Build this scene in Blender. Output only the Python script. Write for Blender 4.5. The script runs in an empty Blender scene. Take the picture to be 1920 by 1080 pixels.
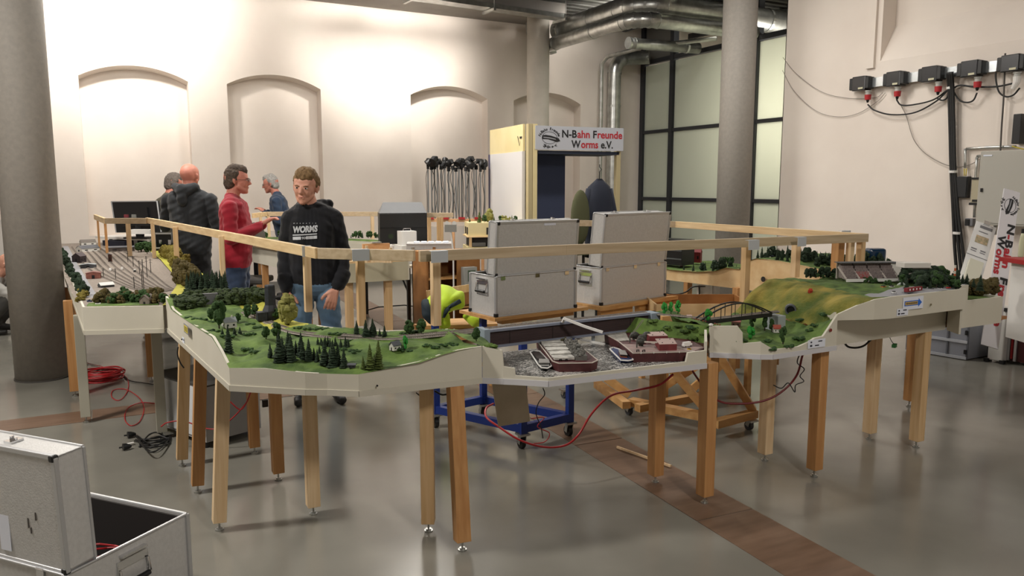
import bpy, bmesh, math, random
import numpy as np
from mathutils import Vector, Matrix, noise
from mathutils.bvhtree import BVHTree
R = math.radians
rnd = random.Random(7)
SC = bpy.context.scene
COL = SC.collection
# ---------------------------------------------------------------- camera, world, lights, exposure
CAMZ, PITCH, YAW, FPX = 1.6, R(7.5), R(28), 1450.0
cd = bpy.data.cameras.new('camera'); cam = bpy.data.objects.new('camera', cd); COL.objects.link(cam)
cd.sensor_width = 36; cd.lens = 36*FPX/1920; cd.clip_start = .05; cd.clip_end = 100
cam.location = (0, 0, CAMZ); cam.rotation_euler = (R(90)-PITCH, 0, -YAW); SC.camera = cam
w = bpy.data.worlds.new('world'); SC.world = w; w.use_nodes = True
w.node_tree.nodes['Background'].inputs[0].default_value = (.92, .94, 1, 1)
w.node_tree.nodes['Background'].inputs[1].default_value = .18
SC.view_settings.view_transform = 'Standard'; SC.view_settings.look = 'None'
SC.view_settings.gamma = 1; SC.view_settings.exposure = 0; SC.view_settings.use_curve_mapping = False
def lamp(kind, loc, power, col, target=None, size=.3, sy=None, spot=90, blend=.3):
    l = bpy.data.lights.new('lamp', kind); l.energy = power; l.color = col
    if kind == 'AREA':
        l.shape = 'RECTANGLE'; l.size = size; l.size_y = sy or size
    else: l.shadow_soft_size = size
    if kind == 'SPOT': l.spot_size = R(spot); l.spot_blend = blend
    o = bpy.data.objects.new('lamp', l); COL.objects.link(o); o.location = loc
    if target is not None:
        o.rotation_euler = (Vector(target)-Vector(loc)).to_track_quat('-Z', 'Y').to_euler()
    return o
WARM = (1, .95, .88)
lamp('SPOT', (.1, 10.8, 4.4), 430, WARM, (.1, 12.5, 4.3), .12, spot=124, blend=.6)     # wall washer
lamp('SPOT', (2.2, 11.0, 4.4), 90, WARM, (2.2, 12.5, 4.2), .12, spot=112, blend=.5)
lamp('SPOT', (4.3, 10.7, 4.4), 430, WARM, (4.3, 12.5, 4.15), .12, spot=98, blend=.6)
lamp('AREA', (.0, 8.6, 4.4), 135, WARM, (.2, 8.2, 0), .5, 1.4)         # unseen area lamps at the hall ceiling, set for overall brightness
lamp('AREA', (3.4, 8.6, 4.4), 140, WARM, (3.4, 8.2, 0), .5, 1.4)
lamp('AREA', (5.3, 6.0, 4.4), 66, WARM, (5.5, 6.0, 0), .5, 1.4)
lamp('AREA', (-2.4, 4.4, 4.4), 230, WARM, (-1.2, 4.4, 0), .4, .9)
lamp('AREA', (1.6, -1.2, 4.4), 105, WARM, (2.4, 1.5, 0), .4, .8)
lamp('AREA', (5.8, .8, 4.4), 26, WARM, (5.5, 1.5, 0), .4, .8)  # extra fill, added to brighten the dark camera side
lamp('AREA', (7.6, 10.9, 4.5), 45, WARM, (7.6, 12.0, 1), .4, .8)  # soft fill, added to lift the right end of the back wall
lamp('AREA', (11.2, 9.0, 2.9), 170, (1, .96, .87), (9.55, 8.9, 2.5), .9, .9)   # area light added behind the frosted glass to brighten its panes
# ---------------------------------------------------------------- pixel -> point helpers
FW = Vector((math.sin(YAW)*math.cos(PITCH), math.cos(YAW)*math.cos(PITCH), -math.sin(PITCH)))
RT = Vector((math.cos(YAW), -math.sin(YAW), 0)); UP = RT.cross(FW); CAM = Vector((0, 0, CAMZ))
def ray(x, y): return FW + RT*((x-960)/FPX) + UP*((540-y)/FPX)
def gz(x, y, z=0):
    d = ray(x, y); return CAM + d*((z-CAMZ)/d.z)
def gy(x, y, Y):
    d = ray(x, y); return CAM + d*(Y/d.y)
def gx(x, y, X):
    d = ray(x, y); return CAM + d*(X/d.x)
def gd(x, y, t): return CAM + ray(x, y)*t
def hz(x, y, p):                 # height seen at pixel (x, y) above the point p
    d = ray(x, y); s = math.hypot(p[0], p[1])/math.hypot(d.x, d.y); return CAMZ + d.z*s
# ---------------------------------------------------------------- materials
def S(h):
    h = h.lstrip('#'); v = [int(h[i:i+2], 16)/255 for i in (0, 2, 4)]
    return tuple((c/12.92 if c <= .04045 else ((c+.055)/1.055)**2.4) for c in v)
MATS = {}
def mat(name, c=None, c2=None, rough=.6, metal=0, scale=8, stretch=(1, 1, 1), detail=4, bump=0, bscale=None, contrast=(.35, .65), emit=0, spec=.5, ctype='NOISE', trans=0, bdist=.01, cloth=False):
    if name in MATS: return MATS[name]
    if c is None: print('MISSING MAT', name); c = '#888888'
    m = bpy.data.materials.new(name); m.use_nodes = True; n = m.node_tree.nodes; l = m.node_tree.links
    b = n['Principled BSDF']; b.inputs['Roughness'].default_value = rough; b.inputs['Metallic'].default_value = metal
    b.inputs['Specular IOR Level'].default_value = spec
    c = S(c) if isinstance(c, str) else c
    b.inputs['Base Color'].default_value = (*c, 1)
    if trans: b.inputs['Transmission Weight'].default_value = trans
    if cloth: b.inputs['Sheen Weight'].default_value = .15
    tc = n.new('ShaderNodeTexCoord'); mp = n.new('ShaderNodeMapping'); mp.inputs['Scale'].default_value = stretch
    l.new(tc.outputs['Object'], mp.inputs['Vector'])
    if c2 is not None:
        c2 = S(c2) if isinstance(c2, str) else c2
        t = n.new('ShaderNodeTexNoise'); t.inputs['Scale'].default_value = scale; t.inputs['Detail'].default_value = detail
        l.new(mp.outputs[0], t.inputs['Vector'])
        r = n.new('ShaderNodeValToRGB'); r.color_ramp.elements[0].position = contrast[0]; r.color_ramp.elements[1].position = contrast[1]
        r.color_ramp.elements[0].color = (*c, 1); r.color_ramp.elements[1].color = (*c2, 1)
        l.new(t.outputs['Fac'], r.inputs[0]); l.new(r.outputs[0], b.inputs['Base Color'])
    if bump:
        t2 = n.new('ShaderNodeTexNoise'); t2.inputs['Scale'].default_value = bscale or scale*3; t2.inputs['Detail'].default_value = 5
        l.new(mp.outputs[0], t2.inputs['Vector'])
        bp = n.new('ShaderNodeBump'); bp.inputs['Strength'].default_value = bump; bp.inputs['Distance'].default_value = bdist
        l.new(t2.outputs['Fac'], bp.inputs['Height']); l.new(bp.outputs[0], b.inputs['Normal'])
    if emit:
        b.inputs['Emission Color'].default_value = (*c, 1); b.inputs['Emission Strength'].default_value = emit
    MATS[name] = m; return m
plaster = mat('plaster', '#e4d9cf', '#ece2d8', rough=.9, scale=1.2, bump=.12, bscale=14)
concrete = mat('column concrete', '#8f8a83', '#979189', rough=.7, scale=25, bump=.15, bscale=60)
concrete_white = mat('painted column', '#c9c2b6', '#d3ccc0', rough=.7, scale=4, bump=.1, bscale=50)
floor_m = mat('polished floor', '#86837a', '#74726a', rough=.17, scale=1.1, detail=9, bump=.02, bscale=120, spec=.55)
plank_m = mat('floor plank', '#6b5444', '#7c6453', rough=.35, scale=3, stretch=(1, 6, 1), detail=8)
ceil_m = mat('ceiling deck', '#2a2a2c', '#39393a', rough=.8, scale=3)
beam_m = mat('soffit', '#8f8983', '#99938c', rough=.8, scale=3)
galv = mat('galvanised steel', '#b2b3b0', '#cfd0cc', rough=.32, metal=.9, scale=9, detail=3)
darkframe = mat('dark window frame', '#2c2e33', rough=.45)
W_A = mat('pine vertical', '#cba676', '#dab98c', rough=.55, scale=5, stretch=(9, 9, .5), detail=6, bump=.05)
W_B = mat('orange spruce vertical', '#b27f4c', '#c4935e', rough=.5, scale=5, stretch=(9, 9, .5), detail=6, bump=.05)
W_P = mat('pale spruce vertical', '#d8b78b', '#e6cba4', rough=.55, scale=5, stretch=(9, 9, .5), detail=6, bump=.05)
W_RX = mat('rail batten across', '#b59f80', '#c6b294', rough=.55, scale=5, stretch=(.5, 9, 9), detail=6, bump=.05)  # greyed: shade on the front face is put into the batten colour
W_RY = mat('rail batten lengthwise', '#d0b184', '#e6cb9f', rough=.55, scale=5, stretch=(9, .5, 9), detail=6, bump=.05)
W_X = mat('work wood', '#b98850', '#cfa268', rough=.55, scale=3, stretch=(1, 6, 6), detail=6, bump=.05)
PLY = mat('birch plywood', '#e2bf8c', '#edd0a0', rough=.5, scale=4, stretch=(1, 3, 3), detail=5)
PLYB = mat('brown plywood', '#8f5f30', '#a5723f', rough=.5, scale=6)
cream = mat('cream fascia paint', '#cbc6b6', '#d1ccbd', rough=.55, scale=3, bump=.03)
creamy = mat('cream fascia yellow', '#dccb96', '#e3d4a4', rough=.55, scale=3)
edgec = mat('cream edge strip', '#c6c1b2', rough=.5)
edgew = mat('pale edge strip', '#c9c8cc', rough=.5)
black = mat('black plastic', '#111214', rough=.45)
blackm = mat('black metal', '#1a1b1d', rough=.35, metal=.3)
rubber = mat('rubber cable', '#0e0e0f', rough=.5)
redcable = mat('red cable', '#a81c22', rough=.4)
white = mat('white plastic', '#e4e2de', rough=.45)
paper = mat('paper', '#dfe3ee', rough=.7)
tape_m = mat('grey tape', '#b9bcc0', rough=.5)
chrome = mat('chrome', '#d5d6d8', rough=.15, metal=1)
steelfoot = mat('zinc foot', '#b8b9b6', rough=.3, metal=.9)
alu = mat('aluminium sheet', '#c4c3c1', '#cbcac8', rough=.45, metal=.25, scale=60, detail=2, bump=.15, bscale=160)
alu_e = mat('aluminium edge', '#c2c3c5', rough=.35, metal=.6)
darkin = mat('dark lining', '#2a2523', rough=.8)
bluesteel = mat('blue steel', '#16307a', rough=.4)
red = mat('red paint', '#a01c20', rough=.5)
grass = mat('static grass', '#3a5222', '#66803a', rough=.9, scale=9, detail=9, bump=.5, bscale=90, bdist=.006)
grass_d = mat('dark grass', '#33491b', '#5b7430', rough=.9, scale=14, detail=9, bump=.5, bscale=90, bdist=.006)
grass_y = mat('yellow field grass', '#a5a43c', '#b9b24a', rough=.9, scale=14, detail=8, bump=.5, bscale=90)
hill_m = mat('ochre hillside', '#4a5a1e', '#9a8a3e', rough=.95, scale=6, detail=10, bump=.7, bscale=60, bdist=.01)
ballast = mat('ballast', '#7d756d', '#958d83', rough=.95, scale=120, detail=2, bump=.4, bscale=260, bdist=.002)
yard_m = mat('yard ballast', '#7d736a', '#958a7f', rough=.95, scale=60, detail=3, bump=.4, bscale=260, bdist=.002)
road_m = mat('model road', '#8f8f93', rough=.8)
yb2 = 0; rail_m = mat('model rail steel', '#9a8f86', rough=.5, metal=.2)
sleeper_m = mat('model sleepers', '#6f665e', rough=.9)
hedge_m = mat('hedge foliage', '#1c2a14', '#3a4824', rough=.95, scale=50, detail=4, bump=.5, bscale=200, bdist=.004)
fol_dark = mat('dark conifer', '#15251a', '#2a3d24', rough=.95, scale=60, detail=3, bump=.5, bscale=200, bdist=.004)
fol_olive = mat('olive conifer', '#3b4a1c', '#556428', rough=.95, scale=60, detail=3, bump=.5, bscale=200, bdist=.004)
fol_g = mat('green leaves', '#20381a', '#3a5826', rough=.95, scale=60, detail=3, bump=.5, bscale=200, bdist=.004)
fol_bright = mat('bright leaves', '#1f7a28', '#3fa040', rough=.9, scale=60, detail=3, bump=.5, bscale=200, bdist=.004)
fol_y = mat('yellow leaves', '#77763a', '#9a9656', rough=.95, scale=60, detail=3, bump=.5, bscale=200, bdist=.004)
fol_a = mat('autumn leaves', '#5d5a1f', '#8c7a33', rough=.95, scale=40, detail=4, bump=.5, bscale=200, bdist=.004)
fol_b = mat('brown scrub', '#3d3417', '#5e5226', rough=.95, scale=40, detail=4, bump=.5, bscale=200, bdist=.004)
bark = mat('bark', '#2e2119', rough=.95)
# ---------------------------------------------------------------- object helpers
def tag(o, label=None, cat=None, group=None, kind=None):
    if label: o['label'] = label
    if cat: o['category'] = cat
    if group: o['group'] = group
    if kind: o['kind'] = kind
    return o
XF = {}
def thing(name, label, cat, loc=(0, 0, 0), rz=0, group=None):
    o = bpy.data.objects.new(name, None); COL.objects.link(o); o.empty_display_size = .1
    o.location = loc; o.rotation_euler = (0, 0, rz); tag(o, label, cat, group)
    XF[o.name] = Matrix.Translation(Vector(loc)) @ Matrix.Rotation(rz, 4, 'Z')
    return o
def dup(root, loc, rz=None, scale=None, label=None, group=None):
    r = root.copy(); COL.objects.link(r); r.location = loc
    if rz is not None: r.rotation_euler = (0, 0, rz)
    if scale is not None: r.scale = scale if hasattr(scale, '__len__') else (scale,)*3
    if label: r['label'] = label
    if group: r['group'] = group
    for ch in list(root.children):
        c = ch.copy(); COL.objects.link(c); c.parent = r
        for g in ch.children:
            d = g.copy(); COL.objects.link(d); d.parent = c
    return r
class M:
    def __init__(s): s.v = []; s.f = []; s.mi = []; s.cur = 0
    def add(s, vs, fs):
        k = len(s.v); s.v += [Vector(p) for p in vs]; s.f += [[i+k for i in f] for f in fs]; s.mi += [s.cur]*len(fs); return s
    def box(s, c, d, rz=0, rot=None):
        x, y, z = d[0]/2, d[1]/2, d[2]/2
        r = rot if rot is not None else Matrix.Rotation(rz, 3, 'Z'); c = Vector(c)
        vs = [c + r @ Vector((a*x, b*y, e*z)) for a in (-1, 1) for b in (-1, 1) for e in (-1, 1)]
        return s.add(vs, [(0, 1, 3, 2), (4, 6, 7, 5), (0, 4, 5, 1), (2, 3, 7, 6), (0, 2, 6, 4), (1, 5, 7, 3)])
    def b2(s, lo, hi):
        return s.box([(a+b)/2 for a, b in zip(lo, hi)], [abs(b-a) for a, b in zip(lo, hi)])
    def bar(s, p, q, w, h, up=(0, 0, 1)):          # rectangular bar from p to q
        p, q = Vector(p), Vector(q); d = (q-p); L = d.length; d.normalize(); u = Vector(up)
        sd = d.cross(u)
        if sd.length < 1e-4: sd = d.cross(Vector((0, 1, 0)))
        sd.normalize(); u = sd.cross(d)
        vs = [e + sd*(a*w/2) + u*(b*h/2) for e in (p, q) for a, b in ((-1, -1), (1, -1), (1, 1), (-1, 1))]
        return s.add(vs, [(0, 1, 2, 3), (7, 6, 5, 4), (0, 4, 5, 1), (1, 5, 6, 2), (2, 6, 7, 3), (3, 7, 4, 0)])
    def prism(s, poly, z0, z1):
        n = len(poly); vs = [(p[0], p[1], z0) for p in poly]+[(p[0], p[1], z1) for p in poly]
        return s.add(vs, [list(range(n))[::-1], list(range(n, 2*n))]+[(i, (i+1) % n, n+(i+1) % n, n+i) for i in range(n)])
    def slab(s, pts, n, t):                         # polygon pts pushed along vector n by t
        k = len(pts); n = Vector(n).normalized()*t; vs = [Vector(p) for p in pts]+[Vector(p)+n for p in pts]
        return s.add(vs, [list(range(k))[::-1], list(range(k, 2*k))]+[(i, (i+1) % k, k+(i+1) % k, k+i) for i in range(k)])
    def tube(s, pts, r, n=8, cap=True):
        pts = [Vector(p) for p in pts]; k0 = len(s.v); rs = r if hasattr(r, '__len__') else [r]*len(pts)
        vs = []; a = None
        for i, p in enumerate(pts):
            d = (pts[min(i+1, len(pts)-1)]-pts[max(i-1, 0)])
            d = d.normalized() if d.length > 1e-9 else Vector((0, 0, 1))
            if a is None: a = d.orthogonal().normalized()
            a = (a - d*a.dot(d)); a = a.normalized() if a.length > 1e-6 else d.orthogonal().normalized()
            b = d.cross(a)
            for j in range(n):
                t = 2*math.pi*j/n; vs.append(p+(a*math.cos(t)+b*math.sin(t))*rs[i])
        fs = [(i*n+j, i*n+(j+1) % n, (i+1)*n+(j+1) % n, (i+1)*n+j) for i in range(len(pts)-1) for j in range(n)]
        if cap: fs += [list(range(n))[::-1], list(range((len(pts)-1)*n, len(pts)*n))]
        return s.add(vs, fs)
    def cyl(s, p, q, r, r2=None, n=16): return s.tube([p, q], [r, r if r2 is None else r2], n)
    def lathe(s, prof, c=(0, 0, 0), n=20):
        return s.tube([(c[0], c[1], c[2]+z) for r, z in prof], [max(r, 1e-4) for r, z in prof], n)
    def ell(s, c, r, n=10, m=7, rot=None, jit=0):
        c = Vector(c); r = r if hasattr(r, '__len__') else (r,)*3; vs = []
        for i in range(m+1):
            t = math.pi*i/m
            for j in range(n):
                a = 2*math.pi*j/n; k = 1+(rnd.uniform(-jit, jit) if jit else 0)
                p = Vector((r[0]*math.sin(t)*math.cos(a)*k, r[1]*math.sin(t)*math.sin(a)*k, r[2]*math.cos(t)*k))
                if i in (0, m): p = Vector((0, 0, r[2]*(1 if i == 0 else -1)))
                vs.append(c+(rot @ p if rot is not None else p))
        return s.add(vs, [(i*n+j, (i+1)*n+j, (i+1)*n+(j+1) % n, i*n+(j+1) % n) for i in range(m) for j in range(n)])
    def build(s, name, m, parent=None, smooth=False, world=True, bevel=0, kind=None):
        me = bpy.data.meshes.new(name); vs = s.v
        o = bpy.data.objects.new(name, me)
        if parent is not None:
            root = parent
            while root.parent: root = root.parent
            if world:
                inv = XF.get(root.name, Matrix()).inverted(); vs = [inv @ p for p in vs]
            o.parent = parent
        elif world and vs:                      # single-mesh thing: origin at the middle of its base
            xs = [p.x for p in vs]; ys = [p.y for p in vs]; zz = min(p.z for p in vs)
            c = Vector(((min(xs)+max(xs))/2, (min(ys)+max(ys))/2, zz)); vs = [p-c for p in vs]; o.location = c
        me.from_pydata([tuple(p) for p in vs], [], s.f)
        for q in (m if isinstance(m, (list, tuple)) else [m]): me.materials.append(q)
        if any(s.mi): me.polygons.foreach_set('material_index', s.mi)
        me.validate()
        if smooth: me.polygons.foreach_set('use_smooth', [True]*len(me.polygons))
        COL.objects.link(o)
        if bevel:
            b = o.modifiers.new('b', 'BEVEL'); b.width = bevel; b.segments = 2; b.limit_method = 'ANGLE'
        if kind: o['kind'] = kind
        return o
def st(m, name, mt, **k): return tag(m.build(name, mt, **k), kind='structure')
def obj1(m, name, mt, label, cat, group=None, **k): return tag(m.build(name, mt, **k), label, cat, group)
def curve_pts(ctrl, n=8):                           # Catmull-Rom
    c = [Vector(p) for p in ctrl]; c = [c[0]*2-c[1]]+c+[c[-1]*2-c[-2]]; out = []
    for i in range(1, len(c)-2):
        for k in range(n):
            t = k/n; a, b, d, e = c[i-1], c[i], c[i+1], c[i+2]
            out.append(.5*((2*b)+(-a+d)*t+(2*a-5*b+4*d-e)*t*t+(-a+3*b-3*d+e)*t*t*t))
    out.append(c[-2]); return out
def text_mesh(txt, size, offset=0.0, align='LEFT', shear=0):
    cu = bpy.data.curves.new('txt', 'FONT'); cu.body = txt; cu.size = size; cu.offset = offset; cu.align_x = align; cu.shear = shear
    cu.resolution_u = 3
    o = bpy.data.objects.new('txt', cu); COL.objects.link(o); dg = bpy.context.evaluated_depsgraph_get(); dg.update()
    me = bpy.data.meshes.new_from_object(o.evaluated_get(dg)); vs = [Vector(v.co) for v in me.vertices]; fs = [list(p.vertices) for p in me.polygons]
    bpy.data.objects.remove(o); bpy.data.curves.remove(cu); bpy.data.meshes.remove(me)
    return vs, fs
def text(m, txt, size, frame, at=(0, 0), offset=0.0, align='LEFT', th=.0008, rot=0, shear=0):
    """frame = (origin, right vector, up vector, normal)"""
    o, u, v, nn = frame; vs, fs = text_mesh(txt, size, offset, align, shear); c, s_ = math.cos(rot), math.sin(rot)
    if not vs: return 0
    P = [o+u*(at[0]+p.x*c-p.y*s_)+v*(at[1]+p.x*s_+p.y*c)+nn*th for p in vs]
    m.add(P, fs); return max(p.x for p in vs)
# ---------------------------------------------------------------- structure
YB, XG, XR, ZC = 12.52, 9.55, 7.7, 4.48
f = M(); f.b2((-6, -4, -.2), (13, 13.5, 0)); st(f, 'floor', floor_m)
def niche_wall():
    m = M(); N = [(-.14, 1.27), (1.81, 3.22), (4.73, 6.17), (6.69, 8.12)]; zs, za, dp = 3.12, 3.30, .24; top = 4.9
    x0, x1 = -6, XG+.1; xs = [x0]
    def q(a, b, z0, z1): m.add([(a, YB, z0), (b, YB, z0), (b, YB, z1), (a, YB, z1)], [(0, 1, 2, 3)])
    for a, b in N:
        q(xs[-1], a, 0, top); xs.append(b)
        mid = (a+b)/2; n = 20; P = []
        h = za-zs; Rr = ((b-a)**2/4+h*h)/(2*h); th = math.asin((b-a)/2/Rr)
        for i in range(n+1):
            t = -th+2*th*i/n; P.append((mid+Rr*math.sin(t), zs-Rr+h+Rr*math.cos(t)))
        for i in range(n):
            (xa, za_), (xb, zb_) = P[i], P[i+1]
            m.add([(xa, YB, za_), (xb, YB, zb_), (xb, YB, top), (xa, YB, top)], [(0, 1, 2, 3)])
            m.add([(xa, YB, za_), (xb, YB, zb_), (xb, YB+dp, zb_-.03), (xa, YB+dp, za_-.03)], [(0, 3, 2, 1)])
            m.add([(xa, YB+dp, .9), (xb, YB+dp, .9), (xb, YB+dp, zb_-.03), (xa, YB+dp, za_-.03)], [(0, 1, 2, 3)])
        q(a, b, 0, .9); m.add([(a, YB, .9), (b, YB, .9), (b, YB+dp, .9), (a, YB+dp, .9)], [(0, 1, 2, 3)])
        m.add([(a, YB, .9), (a, YB+dp, .9), (a+.0, YB+dp, zs-.03), (a, YB, zs)], [(0, 1, 2, 3)])
        m.add([(b, YB, .9), (b, YB, zs), (b, YB+dp, zs-.03), (b, YB+dp, .9)], [(0, 1, 2, 3)])
    q(xs[-1], x1, 0, top)
    m.b2((x0, YB+.3, 0), (x1, YB+.4, top))
    return m
st(niche_wall(), 'wall_back', plaster)
m = M(); m.b2((-6.1, -4, 0), (-6, 13, 4.9)); st(m, 'wall_left', plaster)
m = M(); m.b2((-6, YB-.02, 0), (XG, YB, .1)); st(m, 'baseboard_back', mat('grey skirting', '#7d7a74', rough=.6))
m = M(); m.b2((-6.1, -4, 4.9), (13, 13.5, 5.0)); st(m, 'ceiling', ceil_m)
# beam along the back wall + trapezoid deck ribs
m = M(); m.b2((-6, YB-1.1, 4.46), (7.1, YB, 4.88)); st(m, 'trim_1', beam_m)
deck = thing('ceiling_deck', 'dark corrugated steel deck above the ducts', 'ceiling deck', (8.4, 9, 4.6)); 
m = M()
for i in range(46):
    y = 3.2+i*.2; m.b2((6.6, y, 4.62), (12.5, y+.09, 4.7))
m.b2((6.6, 3.2, 4.7), (12.5, 12.5, 4.72)); m.build('steel_deck', mat('deck steel', '#4b4a47', '#5d5c58', rough=.55, metal=.5, scale=4), deck)
# right wall with its raked recess
def wall_right():
    m = M(); X = XR; ye = 7.2; y0 = -4; ya, yb = 5.84, 4.2; zb = 2.96; dp = .22
    def q(a, b, z0, z1, x=X): m.add([(x, a, z0), (x, b, z0), (x, b, z1), (x, a, z1)], [(0, 1, 2, 3)])
    q(ye, ya, 0, 4.9); q(yb, y0, 0, 4.9); q(ya, yb, 0, zb)
    xb = X+dp
    m.add([(X, ya, zb), (X, yb, zb), (xb, yb, zb+.40), (xb, ya, zb+.40)], [(0, 1, 2, 3)])
    q(ya, yb, zb+.40, 4.9, xb)
    m.add([(X, ya, zb), (xb, ya, zb+.40), (xb, ya, 4.9), (X, ya, 4.9)], [(0, 1, 2, 3)])
    m.add([(X, yb, zb), (X, yb, 4.9), (xb, yb, 4.9), (xb, yb, zb+.40)], [(0, 1, 2, 3)])
    m.b2((xb+.02, y0, 0), (xb+.12, ye, 4.9)); m.b2((X, ye-.01, 0), (xb+.12, ye, 4.9)); m.b2((X, y0, 4.88), (xb, ye, 4.9))
    return m
st(wall_right(), 'wall_right', plaster)
m = M(); m.b2((XR-.035, 5.90, 2.9), (XR, 6.0, 4.9)); m.b2((XR-.012, -4, 0), (XR, 7.19, .08)); st(m, 'trim_2', plaster)
m = M(); m.b2((-6, -4.1, 0), (XR, -4, 4.9)); st(m, 'wall_front', plaster)
m = M(); m.b2((12.9, -4, 0), (13, 13.5, 4.9)); m.b2((XG, 12.6, 0), (13, 12.7, 4.9)); m.b2((8.3, 7.0, 0), (13, 7.1, 4.9)); st(m, 'wall_far_right', plaster)
# glass wall: every pane and every bar
frost = bpy.data.materials.new('frosted glass'); frost.use_nodes = True; n = frost.node_tree.nodes; l = frost.node_tree.links
b = n['Principled BSDF']; b.inputs['Base Color'].default_value = (*S('#c3cbc2'), 1); b.inputs['Roughness'].default_value = .3
tr = n.new('ShaderNodeBsdfTranslucent'); tr.inputs[0].default_value = (*S('#e4e4d8'), 1); mx = n.new('ShaderNodeMixShader'); mx.inputs[0].default_value = .45
l.new(b.outputs[0], mx.inputs[1]); l.new(tr.outputs[0], mx.inputs[2]); l.new(mx.outputs[0], n['Material Output'].inputs[0])
ysg = [12.46, 11.58, 9.5, 7.25]; zsg = [(0.03, 1.33), (1.39, 2.61), (2.67, 3.9)]
wn = thing('window_1', None, None, (XG, 9.8, 0)); tag(wn, kind='structure')
for i in range(3):
    for a, b_ in zsg: 
        m = M(); m.b2((XG-.008, ysg[i+1]+.05, a), (XG+.008, ysg[i]-.05, b_)); m.build('pane', frost, wn)
for y in ysg:
    m = M(); m.b2((XG-.06, y-.05, 0), (XG+.06, y+.05, 4.65)); m.build('mullion', darkframe, wn)
for z in (.0, 1.36, 2.64, 3.95):
    m = M(); m.b2((XG-.05, 7.2, z-.03 if z else 0), (XG+.05, 12.5, z+(.05 if z > 3 else .03))); m.build('transom', darkframe, wn)
m = M(); m.b2((XG-.01, 11.6, 4.0), (XG+.01, 12.5, 4.66)); m.build('top_panel', mat('grey infill', '#6c6a66', rough=.7), wn)
# columns
def column(p, r, mt, label):
    t = thing('concrete_column', label, 'column', (p[0], p[1], 0))
    m = M(); m.cyl((p[0], p[1], 0), (p[0], p[1], 4.88), r, n=48); m.build('shaft', mt, t, smooth=True)
    m = M(); m.cyl((p[0], p[1], 0), (p[0], p[1], .012), r+.008, n=48); m.build('base_joint', mat('joint', '#45423e', rough=.8), t)
column((-.50, 7.50), .205, concrete, 'thick dark grey concrete column at the left edge of the room')
column((7.02, 7.30), .205, concrete, 'grey concrete column in front of the frosted glass wall')
cc = gz(1013, 521); column((6.75, 11.75), .19, concrete_white, 'pale painted column behind the exhibition booth sign')
# floor strips of planks
def strip(name, p, q, wd, L):
    t = thing(name, None, None, (*p, 0)); tag(t, kind='structure'); p, q = Vector((*p, .0)), Vector((*q, .0)); d = (q-p); n = int(d.length/L); d /= n; me = None
    for i in range(n):
        a = p+d*i+d.normalized()*.004; b_ = p+d*(i+1)-d.normalized()*.004; m = M(); m.bar(a+Vector((0, 0, .0)), b_, wd, .006); m.build('plank', plank_m, t)
strip('trim_3', (2.47, .3), (3.22, 12.3), .34, 1.2)
strip('trim_4', (-5.6, 6.05), (2.6, 6.05), .29, 1.3)
# ---------------------------------------------------------------- ducts and trays under the ceiling
def duct(label, pts, r, seams=(), cat='duct', name='ventilation_duct', hang=True):
    p0 = pts[0]; t = thing(name, label, cat, (p0[0], p0[1], p0[2]-r))
    m = M(); m.tube(pts, r, 24); m.build('spiral_pipe', galv, t, smooth=True)
    for s in seams:
        i = int(s*(len(pts)-1)); i = min(i, len(pts)-2); p = Vector(pts[i]).lerp(Vector(pts[i+1]), s*(len(pts)-1)-i); d = (Vector(pts[i+1])-Vector(pts[i])).normalized()
        m = M(); m.cyl(p-d*.02, p+d*.02, r+.008, n=24); m.build('seam_collar', galv, t, smooth=False)
    return t
def elbow(c, r, a0, a1, z, n=8):
    return [(c[0]+r*math.cos(R(a0+(a1-a0)*i/n)), c[1]+r*math.sin(R(a0+(a1-a0)*i/n)), z) for i in range(n+1)]
def elb2(x, ycorner, r, z, xe, y0):
    P = [(x, y0, z)]+[(x, y0+(ycorner+r-y0)*k/3, z) for k in (1, 2)]+[(x+r-r*math.cos(R(a)), ycorner+r-r*math.sin(R(a)), z) for a in range(0, 91, 9)]
    return P+[(xe, ycorner, z)]
duct('big galvanised duct turning under the ceiling, upper one of the pair', elb2(7.25, 9.55, .42, 4.27, 12.4, 11.9), .18, (.02, .12, .2, .3, .45, .6, .75, .9, .96))
duct('narrower galvanised duct below the big ceiling duct', elb2(7.0, 9.35, .34, 4.0, 9.3, 11.9), .11, (.03, .14, .22, .35, .5, .65, .8, .93))
duct('thick upright galvanised duct in the back corner of the room', [(8.72, 12.3, 0), (8.72, 12.3, 1.2), (8.72, 12.3, 2.5), (8.72, 12.3, 3.7)]+[(8.72+.3-.3*math.cos(R(a)), 12.3-.0, 3.7+.3*math.sin(R(a))) for a in range(15, 91, 15)]+[(9.3, 12.0, 4.0)], .125, (.05, .15, .25, .33))
duct('thin upright pipe beside the thick corner duct', [(8.43, 12.3, 0), (8.43, 12.3, 2), (8.43, 12.3, 3.85), (8.5, 12.2, 3.98), (8.6, 11.2, 4.02), (9.3, 10.2, 4.05)], .037, (.1, .3), cat='pipe', name='steel_pipe')
duct('galvanised duct bending up the back wall beside the pale column', [(6.95, 12.35, 4.86), (6.95, 12.35, 4.4), (6.97, 12.3, 4.2), (7.05, 12.2, 4.0), (7.15, 12.0, 3.98), (7.2, 11.95, 4.0)], .1, (.3, .5, .7))
duct('small galvanised pipe below the deck near the frosted glass', [(8.0, 10.9, 3.98), (8.15, 10.9, 3.98), (9.4, 10.75, 3.98)], .09, (.05, .5, .9))
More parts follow.
